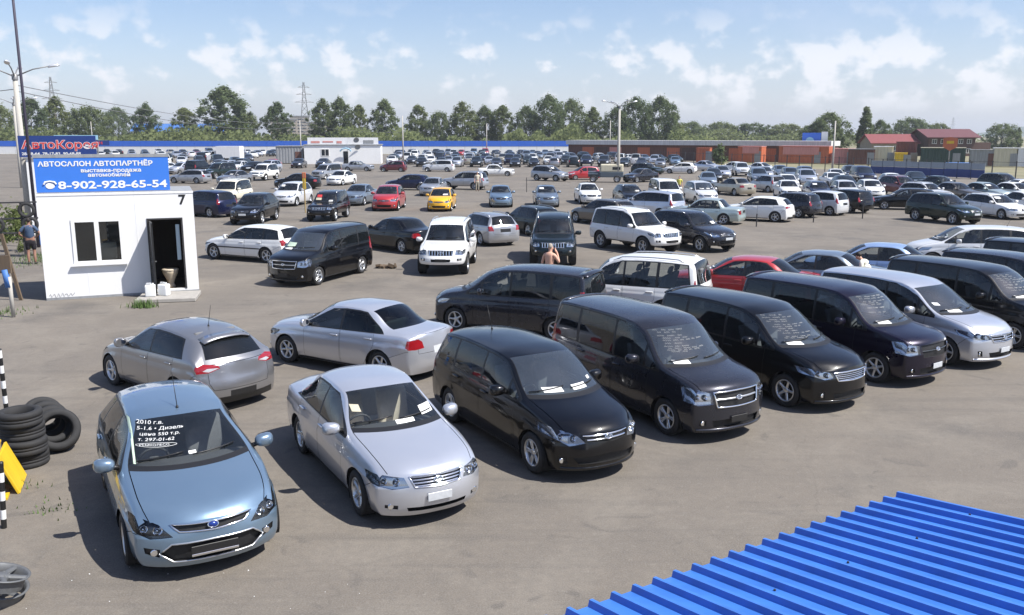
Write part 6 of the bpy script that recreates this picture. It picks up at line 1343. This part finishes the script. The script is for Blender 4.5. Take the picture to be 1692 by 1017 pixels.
FAR_ROWS = [  # px ends on the ground (bearing at distance), count, heading, name of the row
    # (x0, y0, x1, y1, n, heading, where)
]
def far_cars():
    kinds = ['sedan', 'sedan', 'hatchback', 'wagon', 'off_roader', 'crossover', 'low_minivan', 'tall_van', 'compact', 'sporty_hatchback', 'boxy_sedan']; W8 = [4, 3, 2, 3, 2, 3, 2, 1, 3, 2, 1]
    word = {'sedan': 'sedan', 'hatchback': 'hatchback', 'wagon': 'estate', 'off_roader': 'off-roader', 'crossover': 'crossover', 'low_minivan': 'minivan', 'tall_van': 'tall van', 'compact': 'compact', 'sporty_hatchback': 'hatchback', 'boxy_sedan': 'boxy sedan'}
    light = ['white', 'white', 'pearl', 'silver', 'silver', 'pearl_grey', 'ice_blue', 'steel', 'black', 'mint', 'beige']; dark = ['black', 'graphite', 'teal', 'green', 'silver', 'navy', 'grey', 'white', 'steel', 'black']; mixd = light+dark+['red', 'wine']
    cw = {'pearl': 'pearl white', 'pearl_grey': 'light grey', 'ice_blue': 'light blue', 'steel': 'blue grey', 'mint': 'pale green', 'graphite': 'charcoal', 'teal': 'dark blue green', 'green': 'dark green', 'wine': 'wine red', 'plum': 'dark purple'}
    ordn = ['first', 'second', 'third', 'fourth', 'fifth', 'sixth', 'seventh', 'eighth', 'ninth', 'tenth', 'eleventh', 'twelfth', 'thirteenth', 'fourteenth', 'fifteenth', 'sixteenth', 'seventeenth', 'eighteenth', 'nineteenth', 'twentieth', 'twenty-first', 'twenty-second', 'twenty-third', 'twenty-fourth', 'twenty-fifth', 'twenty-sixth']
    rows = [((-112, 226), (-60, 226), 17, -60, mixd, 'hindmost row left of the office'), ((-95, 200), (-58, 200), 12, -60, light, 'second hindmost row left of the office'), ((-66, 172), (-49.5, 168), 6, -70, dark, 'dark row behind the white box truck'),
        ((-58.5, 150), (-46, 150), 5, -65, mixd, 'row right of the blue billboard'), ((-47.5, 186), (-38, 186), 4, -75, mixd, 'short row left of the office'), ((-43.5, 132), (-29.5, 140), 5, -90, mixd, 'row before the grey office shed'),
        ((-27, 218), (11, 218), 14, -90, mixd, 'hindmost row right of the office'), ((-24, 192), (12, 190), 13, -90, light, 'second hindmost row right of the office'), ((-22.5, 168), (10, 166), 12, -95, mixd, 'third hindmost row right of the office'), ((-14.5, 144), (9.5, 142), 9, -90, dark, 'row behind the old white sedan'),
        ((9, 176), (30, 164), 9, -70, dark, 'row before the rust brown garages'), ((12, 146), (23.5, 141), 5, -100, dark, 'dark row behind the jeep'), ((16, 158), (27.5, 152), 5, -100, light, 'pale row left of the post fence'),
        ((-60, 212), (-36, 213), 9, -60, dark, 'third hindmost row left of the office'), ((-46.5, 118), (-37.5, 114), 4, -110, mixd, 'short row right of the blue billboard'), ((-41, 128), (-33, 121), 4, -105, light, 'row behind the dark green off-roader'), ((-26, 205), (12, 204), 13, -90, mixd, 'packed row behind the office'), ((-21, 156), (9.5, 154), 10, -90, mixd, 'fourth hindmost row right of the office'), ((10, 160), (22, 152), 5, -80, dark, 'row left of the middle lamp post'), ((28.5, 112), (38, 100), 6, -97, mixd, 'hind row of the right block'), ((31.5, 88), (37.5, 81.5), 4, -97, light, 'short row left of the wine red crossover'), ((27.5, 126), (33.2, 118.5), 3, -55, light, 'short row along the post fence'), ((31, 107), (40, 95), 7, -97, light, 'back row of the right block'), ((24.8, 106), (42.5, 87), 10, -97, mixd, 'second row of the right block'), ((21.8, 97.5), (37, 81), 9, -97, mixd, 'third row of the right block'), ((19.5, 88), (29.5, 79.5), 6, -97, mixd, 'fourth row of the right block')]
    rnd = random.Random(21); cache = {}
    used = [(o[2], o[3]) for o in CARS]
    for (a, b, n, hd, pal, where) in rows:
        k = 0
        for i in range(n):
            t = i/max(1, n-1); x, y = a[0]+(b[0]-a[0])*t+rnd.uniform(-.25, .25), a[1]+(b[1]-a[1])*t+rnd.uniform(-.5, .5)
            kd = rnd.choices(kinds, W8)[0]; pc = rnd.choice(pal); flip = rnd.random() < .15
            if any(abs(x-u[0]) < 2.0 and abs(y-u[1]) < 4.9 for u in used): continue
            used.append((x, y))
            if kd not in cache: cache[kd] = far_mesh(kd)
            o = put('parked_car', cache[kd], None, (x, y, 0), (0, 0, math.radians(hd+rnd.uniform(-4, 4)+(180 if flip else 0)))); o.material_slots[0].link = 'OBJECT'; o.material_slots[0].material = PAINT[pc]
            setprops(o, '%s %s, %s from left in the %s' % (cw.get(pc, pc), word[kd], ordn[k], where), 'car', 'cars parked on the lot'); k += 1

def on_screen(pr, y, s):
    """point on the windscreen: y across (car left positive), s from its base (0) to the header (1)"""
    c = pr.c; a, b = c['st'][c['cowl']], c['st'][c['head']]; z = a[1]+(b[1]-a[1])*s; p, n = pr.front(y, z); return pr.X(p+n*.006)
def write(root, pr, s, y0, s0, size, bold=0, shear=.25, tilt=0):
    c = pr.c; a, b = c['st'][c['cowl']], c['st'][c['head']]; ln = math.hypot(b[0]-a[0], b[1]-a[1]); me = text_mesh(s, size, M['marker'], 0, bold, .92, shear=shear)
    for v in me.vertices: q = on_screen(pr, y0+v.co.x+.0*v.co.y, s0+(v.co.y+tilt*v.co.x)/ln); v.co = q
    put('handwriting', me, root)
def strokes(root, pr, lines, seed, w=.007):
    """lines of quick marker handwriting, too small to read: (y0, y1, s, letter height)"""
    c = pr.c; a, b = c['st'][c['cowl']], c['st'][c['head']]; ln = math.hypot(b[0]-a[0], b[1]-a[1]); rnd = random.Random(seed)
    for (y0, y1, s, h) in lines:
        bm = bmesh.new(); y = y0
        while y < y1:
            wl = rnd.uniform(.06, .16); pts = []; n = int(wl/.018)+2
            for k in range(n): pts.append((y+wl*k/n, s+(h*(.5+.5*(1 if k % 2 else -1)*rnd.uniform(.5, 1)))/ln))
            P = [on_screen(pr, max(-.62, min(.62, q[0])), q[1]) for q in pts]; tube(bm, P, w*.27, 4, False); y += wl+rnd.uniform(.02, .05)
        put('handwriting', bm_mesh('handwriting', bm, M['marker']), root)
def sheet(root, pr, y0, y1, s0, s1, mat='paper', name='price_sheet', skew=0):
    V = []; n = 4
    for j in range(n+1):
        for i in range(n+1): V.append(on_screen(pr, y0+(y1-y0)*i/n+skew*j/n, s0+(s1-s0)*j/n))
    F = [(j*(n+1)+i, j*(n+1)+i+1, (j+1)*(n+1)+i+1, (j+1)*(n+1)+i) for j in range(n) for i in range(n)]
    me = mk_mesh(name, V, F, M[mat], smooth=False); put(name, me, root)

def cars():
    for k in ('low_minivan', 'tall_van', 'sleek_van', 'off_roader'): T[k]['H_rows'] = 3
    PR = {}
    mk = {
     'focus': lambda: Proto('hatchback', housing='dark_housing', emblem='blue', emblem_z=.6, bars=0, outline={'intake': ('rim', .011), 'grille': ('chrome', .011)}, plate=(.40, 'plate_dark', .52), plate_bar=1, antenna=(2.15, -.25), seat='seat_grey', rim='rim'),
     'premio': lambda: Proto('sedan', bars=4, bar_h=.020, seat='seat_beige', plate=(.45, 'plate_white', .34), outline={'grille': ('chrome', .010)}, rglass=M['glass'], clear=1),
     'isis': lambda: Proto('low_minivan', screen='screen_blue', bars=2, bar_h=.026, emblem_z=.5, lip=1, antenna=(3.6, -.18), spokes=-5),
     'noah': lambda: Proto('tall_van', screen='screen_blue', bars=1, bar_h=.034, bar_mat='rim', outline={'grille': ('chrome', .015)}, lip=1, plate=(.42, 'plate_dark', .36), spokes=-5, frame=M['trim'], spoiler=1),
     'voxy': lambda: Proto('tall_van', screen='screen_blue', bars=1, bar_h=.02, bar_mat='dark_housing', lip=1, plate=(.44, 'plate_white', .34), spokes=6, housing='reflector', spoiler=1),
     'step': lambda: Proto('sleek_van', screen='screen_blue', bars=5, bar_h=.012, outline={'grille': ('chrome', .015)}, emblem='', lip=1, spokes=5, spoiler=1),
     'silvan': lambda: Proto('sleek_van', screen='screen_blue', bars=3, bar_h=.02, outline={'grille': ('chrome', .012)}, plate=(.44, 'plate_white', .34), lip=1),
     'mazda': lambda: Proto('sporty_hatchback', spoiler=1, antenna=(3.35, -.12), bars=0, seat='seat_grey', rglass=M['tint']),
     'allion': lambda: Proto('sedan', bars=3, rglass=M['glass2'], seat='seat_grey', rplate_mat='plate_white', spokes=6),
     'prado_w': lambda: Proto('off_roader', bars=-7, clear=1, rail='rim'), 'prado_v': lambda: Proto('off_roader', bars=-9, plate=(.60, 'plate_dark', .4), surround=1, emblem_size=(.075, .05)),
     'coupe': lambda: Proto('sedan', bars=2), 'estate': lambda: Proto('wagon', bars=2), 'bmw': lambda: Proto('wagon', bars=-10, clear=1, emblem='', rails=None, over={'rails': None}), 'cross': lambda: Proto('crossover', bars=2, plate=(.62, 'plate_white', .42)),
     'logan': lambda: Proto('boxy_sedan', bars=3, clear=1), 'hatchw': lambda: Proto('sporty_hatchback', bars=2), 'fit': lambda: Proto('compact', bars=2), 'fit2': lambda: Proto('compact', bars=2, over={'lamp': [(.40, .62), (.70, .60), (.78, .70), (.78, .82), (.60, .82), (.42, .78)]}), 'van2': lambda: Proto('low_minivan', bars=2), 'hiace': lambda: Proto('tall_van', bars=1)}
    for i, (proto, pt, x, y, deg, label, sc) in enumerate(CARS):
        if proto not in PR: PR[proto] = mk[proto]()
        pr = PR[proto]; random.seed(i)
        p_ = {'noah': {0: 0}}.get(proto)
        r = spawn(pr, (x, y, 0), deg, PAINT[pt], label, skip=('roof_rail',) if proto == 'cross' and pt == 'black' else (), scale=(sc, sc, sc) if sc else None)
        if proto == 'focus':
            for s, y0, s0, z in (('2010 г.в.', -.53, .865, .088), ('5-1.6 • Дизель', -.545, .755, .090), ('цена 550 т.р.', -.53, .645, .086), ('т. 297-01-62', -.56, .535, .088)): write(r, pr, s, y0, s0, z)
            write(r, pr, 'РЕМКОЛЕСО', -.555, .435, .058, 0, 0)
            c = pr.c; bm = bmesh.new(); P = [on_screen(pr, -.36+.23*math.cos(t), .452+.042*math.sin(t)) for t in np.linspace(0, 2*math.pi, 33)]; tube(bm, P, .0035, 4, False); put('handwriting_ring', bm_mesh('handwriting_ring', bm, M['marker']), r)
            sheet(r, pr, -.655, -.63, .10, .93, 'pale_strip', 'screen_strip', .05); sheet(r, pr, -.02, .07, .22, .28, 'paper', 'mirror_tag')
        elif proto == 'premio':
            sheet(r, pr, -.06, .22, .10, .19); sheet(r, pr, .38, .60, .18, .40); sheet(r, pr, -.56, -.45, .44, .62, 'cream', 'sticker')
        elif proto == 'isis':
            sheet(r, pr, -.42, -.12, .12, .24); sheet(r, pr, .06, .34, .12, .24); sheet(r, pr, .48, .55, .25, .32, 'paper', 'sticker')
        elif pt in ('graphite', 'black', 'plum') and proto in ('noah', 'step', 'voxy') and y < 24:
            rnd = random.Random(i); ls = []
            for k in range((11, 8, 9, 10)[i % 4]): ls.append((-.56+rnd.uniform(0, .10), -.56+rnd.uniform(.32, .78), .90-rnd.uniform(.060, .072)*k, rnd.uniform(.026, .042)))
            strokes(r, pr, ls, i); sheet(r, pr, -.56, -.30, .06, .15)
        elif proto == 'silvan': sheet(r, pr, -.5, -.22, .07, .17); sheet(r, pr, -.6, -.5, .3, .4, 'paper', 'sticker')
        elif proto == 'noah' and pt == 'black' and x < 0: sheet(r, pr, -.58, -.15, .18, .42, 'pale_strip', 'price_sheet'); sheet(r, pr, -.60, -.2, .05, .14)
        elif proto == 'prado_v' and pt == 'black': sheet(r, pr, -.55, -.2, .55, .85, 'red_print', 'sticker'); sheet(r, pr, -.6, -.2, .25, .5, 'cream', 'sticker'); sheet(r, pr, .3, .55, .1, .25)
        elif proto in ('coupe', 'fit', 'cross', 'estate', 'hatchw') and i % 2 == 0: sheet(r, pr, .2, .5, .12, .3) if i % 4 else sheet(r, pr, -.5, -.2, .55, .8)
        if proto == 'bmw':
            for sg in (1, -1): one('side_strip', bx(-1.25, 1.35, -.012, .012, -.022, .022), M['trim'], r, (-.05, sg*(pr.c['W']/2+.001), .56))
    special_vehicles()

def special_vehicles():
    # box truck
    t = empty('box_truck', (-52.6, 163.5, 0), math.radians(176)); setprops(t, 'white box truck with a tall cargo box, far left of the lot', 'truck', 'cars parked on the lot')
    one('cargo_box', bx(-3.4, 1.0, -1.05, 1.05, .85, 3.0), M['white_sheet'], t); one('chassis', bx(-3.3, 2.2, -.45, .45, .5, .85), M['under'], t)
    def cab(bm):
        P = [(2.75, .55), (2.82, 1.2), (2.35, 1.45), (1.75, 2.15), (1.15, 2.2), (1.15, .5)]; a = [bm.verts.new((x, -.95, z)) for x, z in P]; b = [bm.verts.new((x, .95, z)) for x, z in P]; bm.faces.new(a); bm.faces.new(b[::-1])
        for i in range(6): bm.faces.new((a[i], b[i], b[(i+1) % 6], a[(i+1) % 6]))
    one('cab', cab, M['white_sheet'], t)
    one('windscreen', lambda bm: bm.faces.new([bm.verts.new(p) for p in ((2.30, -.8, 1.53), (2.30, .8, 1.53), (1.80, .75, 2.115), (1.80, -.75, 2.115))]), M['far_glass'], t, (.012, 0, .012))
    for sg in (1, -1): one('side_window', lambda bm: bm.faces.new([bm.verts.new(p) for p in ((2.15, sg*.956, 1.45), (1.3, sg*.956, 1.45), (1.3, sg*.956, 2.05), (1.75, sg*.956, 2.05))]), M['far_glass'], t)
    ty = cached(('tyre', .385), lambda: bm_mesh('tyre', tyre_bm(.385, .27, .23), M['tyre'])); rim = cached(('rim', .385, 9, 'rim'), lambda: bm_mesh('wheel', rim_bm(.231, .27, 9), M['rim']))
    for x in (1.9, -2.2):
        for sg in (1, -1): w = put('wheel', rim, t, (x, sg*.88, .385), (0, 0, 0 if sg > 0 else math.pi)); put('tyre', ty, w)
    # old open jeep with a cream canvas top
    j = empty('jeep', (10.1, 96.3, 0), math.radians(172)); setprops(j, 'old blue grey jeep with a cream canvas top, left of the middle lamp post', 'jeep', 'cars parked on the lot')
    def body(bm): box(bm, -1.9, .65, -.82, .82, .55, 1.12, .06, 2); box(bm, .65, 1.85, -.62, .62, .58, 1.16, .06, 2)
    one('body', body, M['jeep_blue'], j); one('canvas_top', lambda bm: box(bm, -1.88, .55, -.78, .78, 1.12, 1.92, .12, 3), M['cream'], j, smooth=False); one('rear_window', bx(-1.6, -.75, -.79, .79, 1.36, 1.66), M['far_glass'], j, (0, 0, 0)); one('windscreen', bx(.56, .60, -.7, .7, 1.2, 1.75), M['far_glass'], j)
    for sg in (1, -1): one('fender', lambda bm: box(bm, .75, 1.85, sg*.72-.14, sg*.72+.14, .82, .95, .04, 2), M['jeep_blue'], j); one('door', bx(-.35, .5, sg*.825-.012, sg*.825+.012, .62, 1.1), M['jeep_blue'], j); one('headlight', lambda bm: lathe(bm, [(.10, 0), (.09, .03), (.001, .04)], 'x', 12), M['chrome'], j, (1.85, sg*.45, .95), smooth=True)
    for x in (1.3, -1.25):
        for sg in (1, -1): w = put('wheel', rim, j, (x, sg*.74, .385), (0, 0, 0 if sg > 0 else math.pi)); put('tyre', ty, w)
    # red flatbed cabin parked beyond it
    q = bpy.data.objects.new('parked_car', far_mesh('compact')); COL.objects.link(q); q.location = (8.1, 101.8, 0); q.rotation_euler = (0, 0, math.radians(195)); q.material_slots[0].link = 'OBJECT'; q.material_slots[0].material = PAINT['red']; setprops(q, 'red compact half hidden behind the old jeep', 'car', 'cars parked on the lot')
CARS = [
    ('focus', 'ice_blue', -4.47, 11.31, -60.6, 'light blue hatchback with handwriting on its windscreen, nearest the camera at the left', None),
    ('premio', 'silver', -2.06, 12.78, -60.8, 'silver sedan with beige seats and slatted chrome grille, beside the light blue hatchback', None),
    ('isis', 'black', 0.28, 14.32, -60.1, 'black low minivan with double bar grille, between silver sedan and dark grey van', None),
    ('noah', 'graphite', 2.59, 16.04, -59.3, 'dark grey tall van with a windscreen covered in white writing and a silver front lip', None),
    ('step', 'black', 5.01, 17.61, -56.8, 'glossy black van with one wide chrome grille, left of the dark purple van', None),
    ('voxy', 'plum', 7.27, 19.26, -53.5, 'dark purple tall van with a white framed plate, parked left of the silver van', None),
    ('silvan', 'silver', 9.49, 20.68, -57.3, 'silver van with black windows, only pale van in the front row', None),
    ('noah', 'black', 11.86, 22.23, -57.0, 'black tall van cut by the right edge, parked just right of the silver van', None),
    ('step', 'graphite', 14.39, 24.51, -57.0, 'dark van roof second beyond the silver van, at the right edge', None),
    ('noah', 'black', 16.68, 26.5, -57.0, 'farthest dark van roof at the right edge, in front of the white minivan', None),
    ('mazda', 'grey', -6.65, 17.23, 139.4, 'grey hatchback seen from behind with roof spoiler, parked behind the light blue hatchback', None),
    ('allion', 'silver', -3.44, 19.22, 148.2, 'silver sedan seen from behind, parked behind the silver sedan with beige seats', None),
    ('step', 'graphite', 0.16, 22.57, 153.3, 'charcoal van facing left, parked behind the black low minivan', None),
    ('prado_w', 'white', 3.2, 24.06, 152.9, 'white off-roader with roof rails seen from behind, between the charcoal van and the red coupe', None),
    ('coupe', 'red', 7.01, 26.48, 150.0, 'red sedan mostly hidden behind the vans, beside the white off-roader with roof rails', None),
    ('coupe', 'steel', 9.52, 27.75, 150.0, 'grey blue sedan with raised tailgate edge, between the red sedan and the bright blue sedan', None),
    ('coupe', 'sky', 12.27, 29.73, 150.0, 'bright blue sedan facing left, left of the white minivan', None),
    ('isis', 'pearl', 17.57, 33.82, 168.0, 'white minivan facing left, cut by the right edge', None),
    ('noah', 'black', -6.81, 31.33, -111.4, 'black tall van with bright headlamps, parked in front of the white estate car', None),
    ('bmw', 'white', -10.62, 36.23, 155.0, 'white estate car with a dark side strip, parked right of the white kiosk', None),
    ('prado_v', 'white', -2.44, 33.73, -93.2, 'white off-roader with vertical grille slats facing the camera', None),
    ('coupe', 'black', -5.14, 39.36, 136.0, 'black sedan seen from behind, between the black tall van and the white off-roader', None),
    ('estate', 'pearl_grey', -1.4, 42.22, 120.0, 'silver grey estate seen from behind, right of the white off-roader facing the camera', None),
    ('estate', 'teal', 0.88, 46.22, 120.0, 'dark blue green estate half hidden by the black off-roader', None),
    ('prado_v', 'teal', 1.69, 36.05, -92.9, 'black off-roader with bright headlamps, facing the camera behind the shirtless man', None),
    ('prado_v', 'white', 5.49, 39.15, -55.8, 'white off-roader facing right, beside the dark grey crossover', None),
    ('cross', 'graphite', 8.15, 39.93, -58.2, 'dark grey crossover with silver bonnet glare, right of the white off-roader facing right', None),
    ('estate', 'bronze', 5.22, 51.05, 126.0, 'brown grey estate facing left, behind the white off-roader facing right', None),
    ('isis', 'silver', 8.6, 55.4, 136.0, 'silver minivan roof showing behind the white off-roader facing right', None),
    ('logan', 'mint', 11.26, 51.54, 152.0, 'pale green boxy sedan facing left with black rear bumper', None),
    ('hatchw', 'white', 14.64, 53.03, 148.0, 'white hatchback facing left, right of the pale green boxy sedan', None),
    ('cross', 'graphite', 17.42, 55.8, 132.0, 'dark crossover with lit red tail lamp, behind the white hatchback facing left', 0.9),
    ('fit', 'pearl', 19.79, 57.41, 132.0, 'pearl white compact with red tail lamp, facing left near the short posts', None),
    ('cross', 'black', 22.11, 59.2, 118.0, 'black crossover seen from behind, half hidden by the pearl white compact', 0.9),
    ('hatchw', 'black', 26.9, 60.94, 163.0, 'black hatchback facing left, behind the dark green crossover', None),
    ('cross', 'green', 25.33, 51.95, -68.0, 'dark green crossover facing right with chrome bumper lamps, right half of the lot', None),
    ('estate', 'white', 30.02, 55.07, -76.0, 'white estate facing right, just beyond the dark green crossover', None),
    ('coupe', 'white', 33.29, 57.22, -80, 'white sedan at the right edge, behind the white estate facing right', None),
    ('estate', 'pearl', 31.87, 68.33, -68, 'pale estate roof behind the dark green crossover, leftmost of four', None),
    ('coupe', 'bronze', 34.11, 68.33, -68, 'bronze sedan roof second of four behind the dark green crossover', None),
    ('coupe', 'mint', 36.34, 68.33, -68, 'pale green sedan roof third of four behind the dark green crossover', None),
    ('coupe', 'white', 38.67, 68.33, -68, 'white sedan roof last of four behind the dark green crossover', None),
    ('coupe', 'green', 38.09, 79.28, -72, 'dark green sedan alone before the blue banner fence', None),
    ('cross', 'green', 43.65, 79.28, -72, 'green crossover under the right end of the blue banner fence', None),
    ('coupe', 'pearl', 41.5, 73.04, -170, 'pale sedan cut by the right edge below the green crossover', None),
    ('cross', 'wine', 32.53, 74.51, -78, 'dark wine red crossover behind the black hatchback facing left', None),
    ('fit', 'white', 28.85, 71.63, -97, 'white compact facing the camera, right end of its row before the wine red crossover', None),
    ('fit', 'pearl', 26.3, 70.27, -97, 'pearl white compact facing the camera, second from the right end of its row', None),
    ('estate', 'navy', 24.14, 70.27, -97, 'navy estate facing the camera, behind the pearl white compact facing left', None),
    ('coupe', 'white', 22.16, 71.63, -97, 'white sedan facing the camera, right of the small silver car beside the beige sedan', None),
    ('fit', 'pearl_grey', 22.9, 80.13, 112, 'small silver compact tucked behind the beige sedan', None),
    ('coupe', 'beige', 18.95, 76.03, 110, 'beige sedan seen from behind at the near end of its row', None),
    ('isis', 'pearl', 14.11, 66.49, -86, 'silver white minivan facing the camera, behind the pale green boxy sedan', None),
    ('hiace', 'white', 11.37, 65.9, -85, 'white van facing the camera, left of the silver white minivan', None),
    ('estate', 'black', 8.65, 65.32, -83, 'black estate facing the camera, left of the white van', None),
    ('coupe', 'white', 5.72, 67.09, -87, 'white sedan facing the camera, left of the black estate', None),
    ('coupe', 'steel', 2.45, 64.18, -88, 'blue grey sedan facing the camera, beyond the dark blue green estate', None),
    ('coupe', 'ice_blue', -0.83, 64.18, -88, 'pale blue sedan facing the camera, between the yellow compact and the blue grey sedan', None),
    ('fit', 'yellow', -4.79, 60.51, -92, 'yellow compact, the only yellow car', None),
    ('fit2', 'red', -8.46, 61.01, -92, 'red boxy compact left of the yellow one', 1.1),
    ('prado_v', 'black', -11.14, 53.84, -95.0, 'black off-roader with red stickers on its windscreen, left of the red compact', 0.92),
    ('cross', 'black', -15.07, 51.97, -92.0, 'black crossover with a white plate, right of the white kiosk', None),
    ('van2', 'navy', -19.46, 56.06, 150.0, 'navy minivan half hidden by the white kiosk', None),
    ('prado_w', 'cream', -20.65, 65.15, -96.0, 'cream white off-roader behind the black crossover with a white plate', None),
    ('fit', 'pearl', -16.06, 64.92, -98.0, 'silver white compact behind the marked post', 1.1),
    ('coupe', 'steel', -11.26, 65.68, -98.0, 'grey sedan facing the camera, behind the black off-roader with red stickers', None),
    ('coupe', 'black', -20.39, 84.69, 168, 'low black sedan facing left, behind the silver white compact', None),
    ('prado_w', 'white', -28.03, 100.91, -100.0, 'white off-roader farther back, right of the dark green off-roader', None),
    ('prado_w', 'green', -34.45, 104.91, -115, 'dark green off-roader left of the white one farther back', None),
    ('estate', 'pearl_grey', -34.02, 94.32, 165, 'silver estate showing right of the blue billboard', None),
    ('coupe', 'grey', -28.63, 92.0, -110, 'grey sedan roof behind the cream white off-roader', None),
    ('coupe', 'white', -17.48, 91.34, -104.0, 'white sedan with black grille, right of the low black sedan', None),
    ('hiace', 'pearl_grey', -21.48, 103.46, -112, 'silver blue van before the white office', 0.95),
    ('logan', 'pearl_grey', -21.7, 126.09, -8, 'old silver sedan facing right beside the white office', None),
    ('fit', 'wine', -16.47, 124.01, 172, 'dark wine compact facing left, right of the white office', None),
    ('isis', 'pearl', -10.17, 124.01, 172, 'white minivan facing left, right of the dark wine compact', None),
    ('hatchw', 'navy', -9.63, 82.8, 168, 'navy hatchback facing left, behind the red compact', None),
    ('coupe', 'pearl_grey', -6.73, 76.03, -97, 'silver sedan facing the camera, behind the yellow compact', None),
    ('cross', 'pearl_grey', -4.44, 83.73, 163, 'silver crossover facing left, right of the silver sedan behind the yellow compact', None),
    ('logan', 'white', -1.96, 111.14, -4, 'old white sedan facing right, alone in the middle of the lot', None),
    ('cross', 'pearl_grey', 4.25, 99.34, -40, 'silver crossover facing right, alone left of the jeep', None),
    ('coupe', 'graphite', 13.93, 96.77, -140, 'dark sedan right of the tall lamp post', None),
    ('estate', 'green', 17.66, 116.32, -40, 'dark green estate behind the dark sedan by the lamp post', None),
    ('hatchw', 'white', 22.26, 118.15, 160, 'white hatchback at the left end of the crowded right block', None),
]
# ------------------------------------------------------------------ assemble
make_materials()
setting()
M['bill_blue'] = simple('billboard_blue', (.038, .18, .64), .55, noise=.06, scale=3); M['navy_panel'] = simple('navy_print', (.014, .042, .19), .55, noise=.1, scale=3); M['pale_panel'] = simple('pale_mesh', (.30, .34, .38), .8, noise=.2, scale=4); M['pale_blue'] = simple('pale_blue_print', (.30, .52, .66), .6); M['red_print'] = simple('red_print', (.58, .05, .05), .6); M['white_plastic'] = simple('white_plastic', (.74, .75, .74), .45)
M['old_rim'] = simple('old_rim', (.13, .135, .14), .6, .3, noise=.3); M['lamp_shell'] = simple('lamp_shell', (.62, .63, .64), .3, .4); M['mast'] = simple('mast_paint', (.055, .05, .075), .6); M['yellow_wood'] = simple('yellow_wood', (.36, .27, .13), .8, noise=.2); M['roof_blue'] = sheet_mat('roof_blue', (.050, .18, .57), .40, .28, 0, (1.2, 4, 4)); M['pale_strip'] = simple('pale_green_strip', (.52, .64, .50), .6); M['glass2'] = glass('rear_glass', (.22, .27, .27)); M['jeep_blue'] = simple('jeep_blue', (.075, .10, .125), .6, noise=.15)
fences(); poles(); buildings(); kiosk(); back_signs(); blue_roof()
vegetation(); haze()
cars(); far_cars()
props(); people()
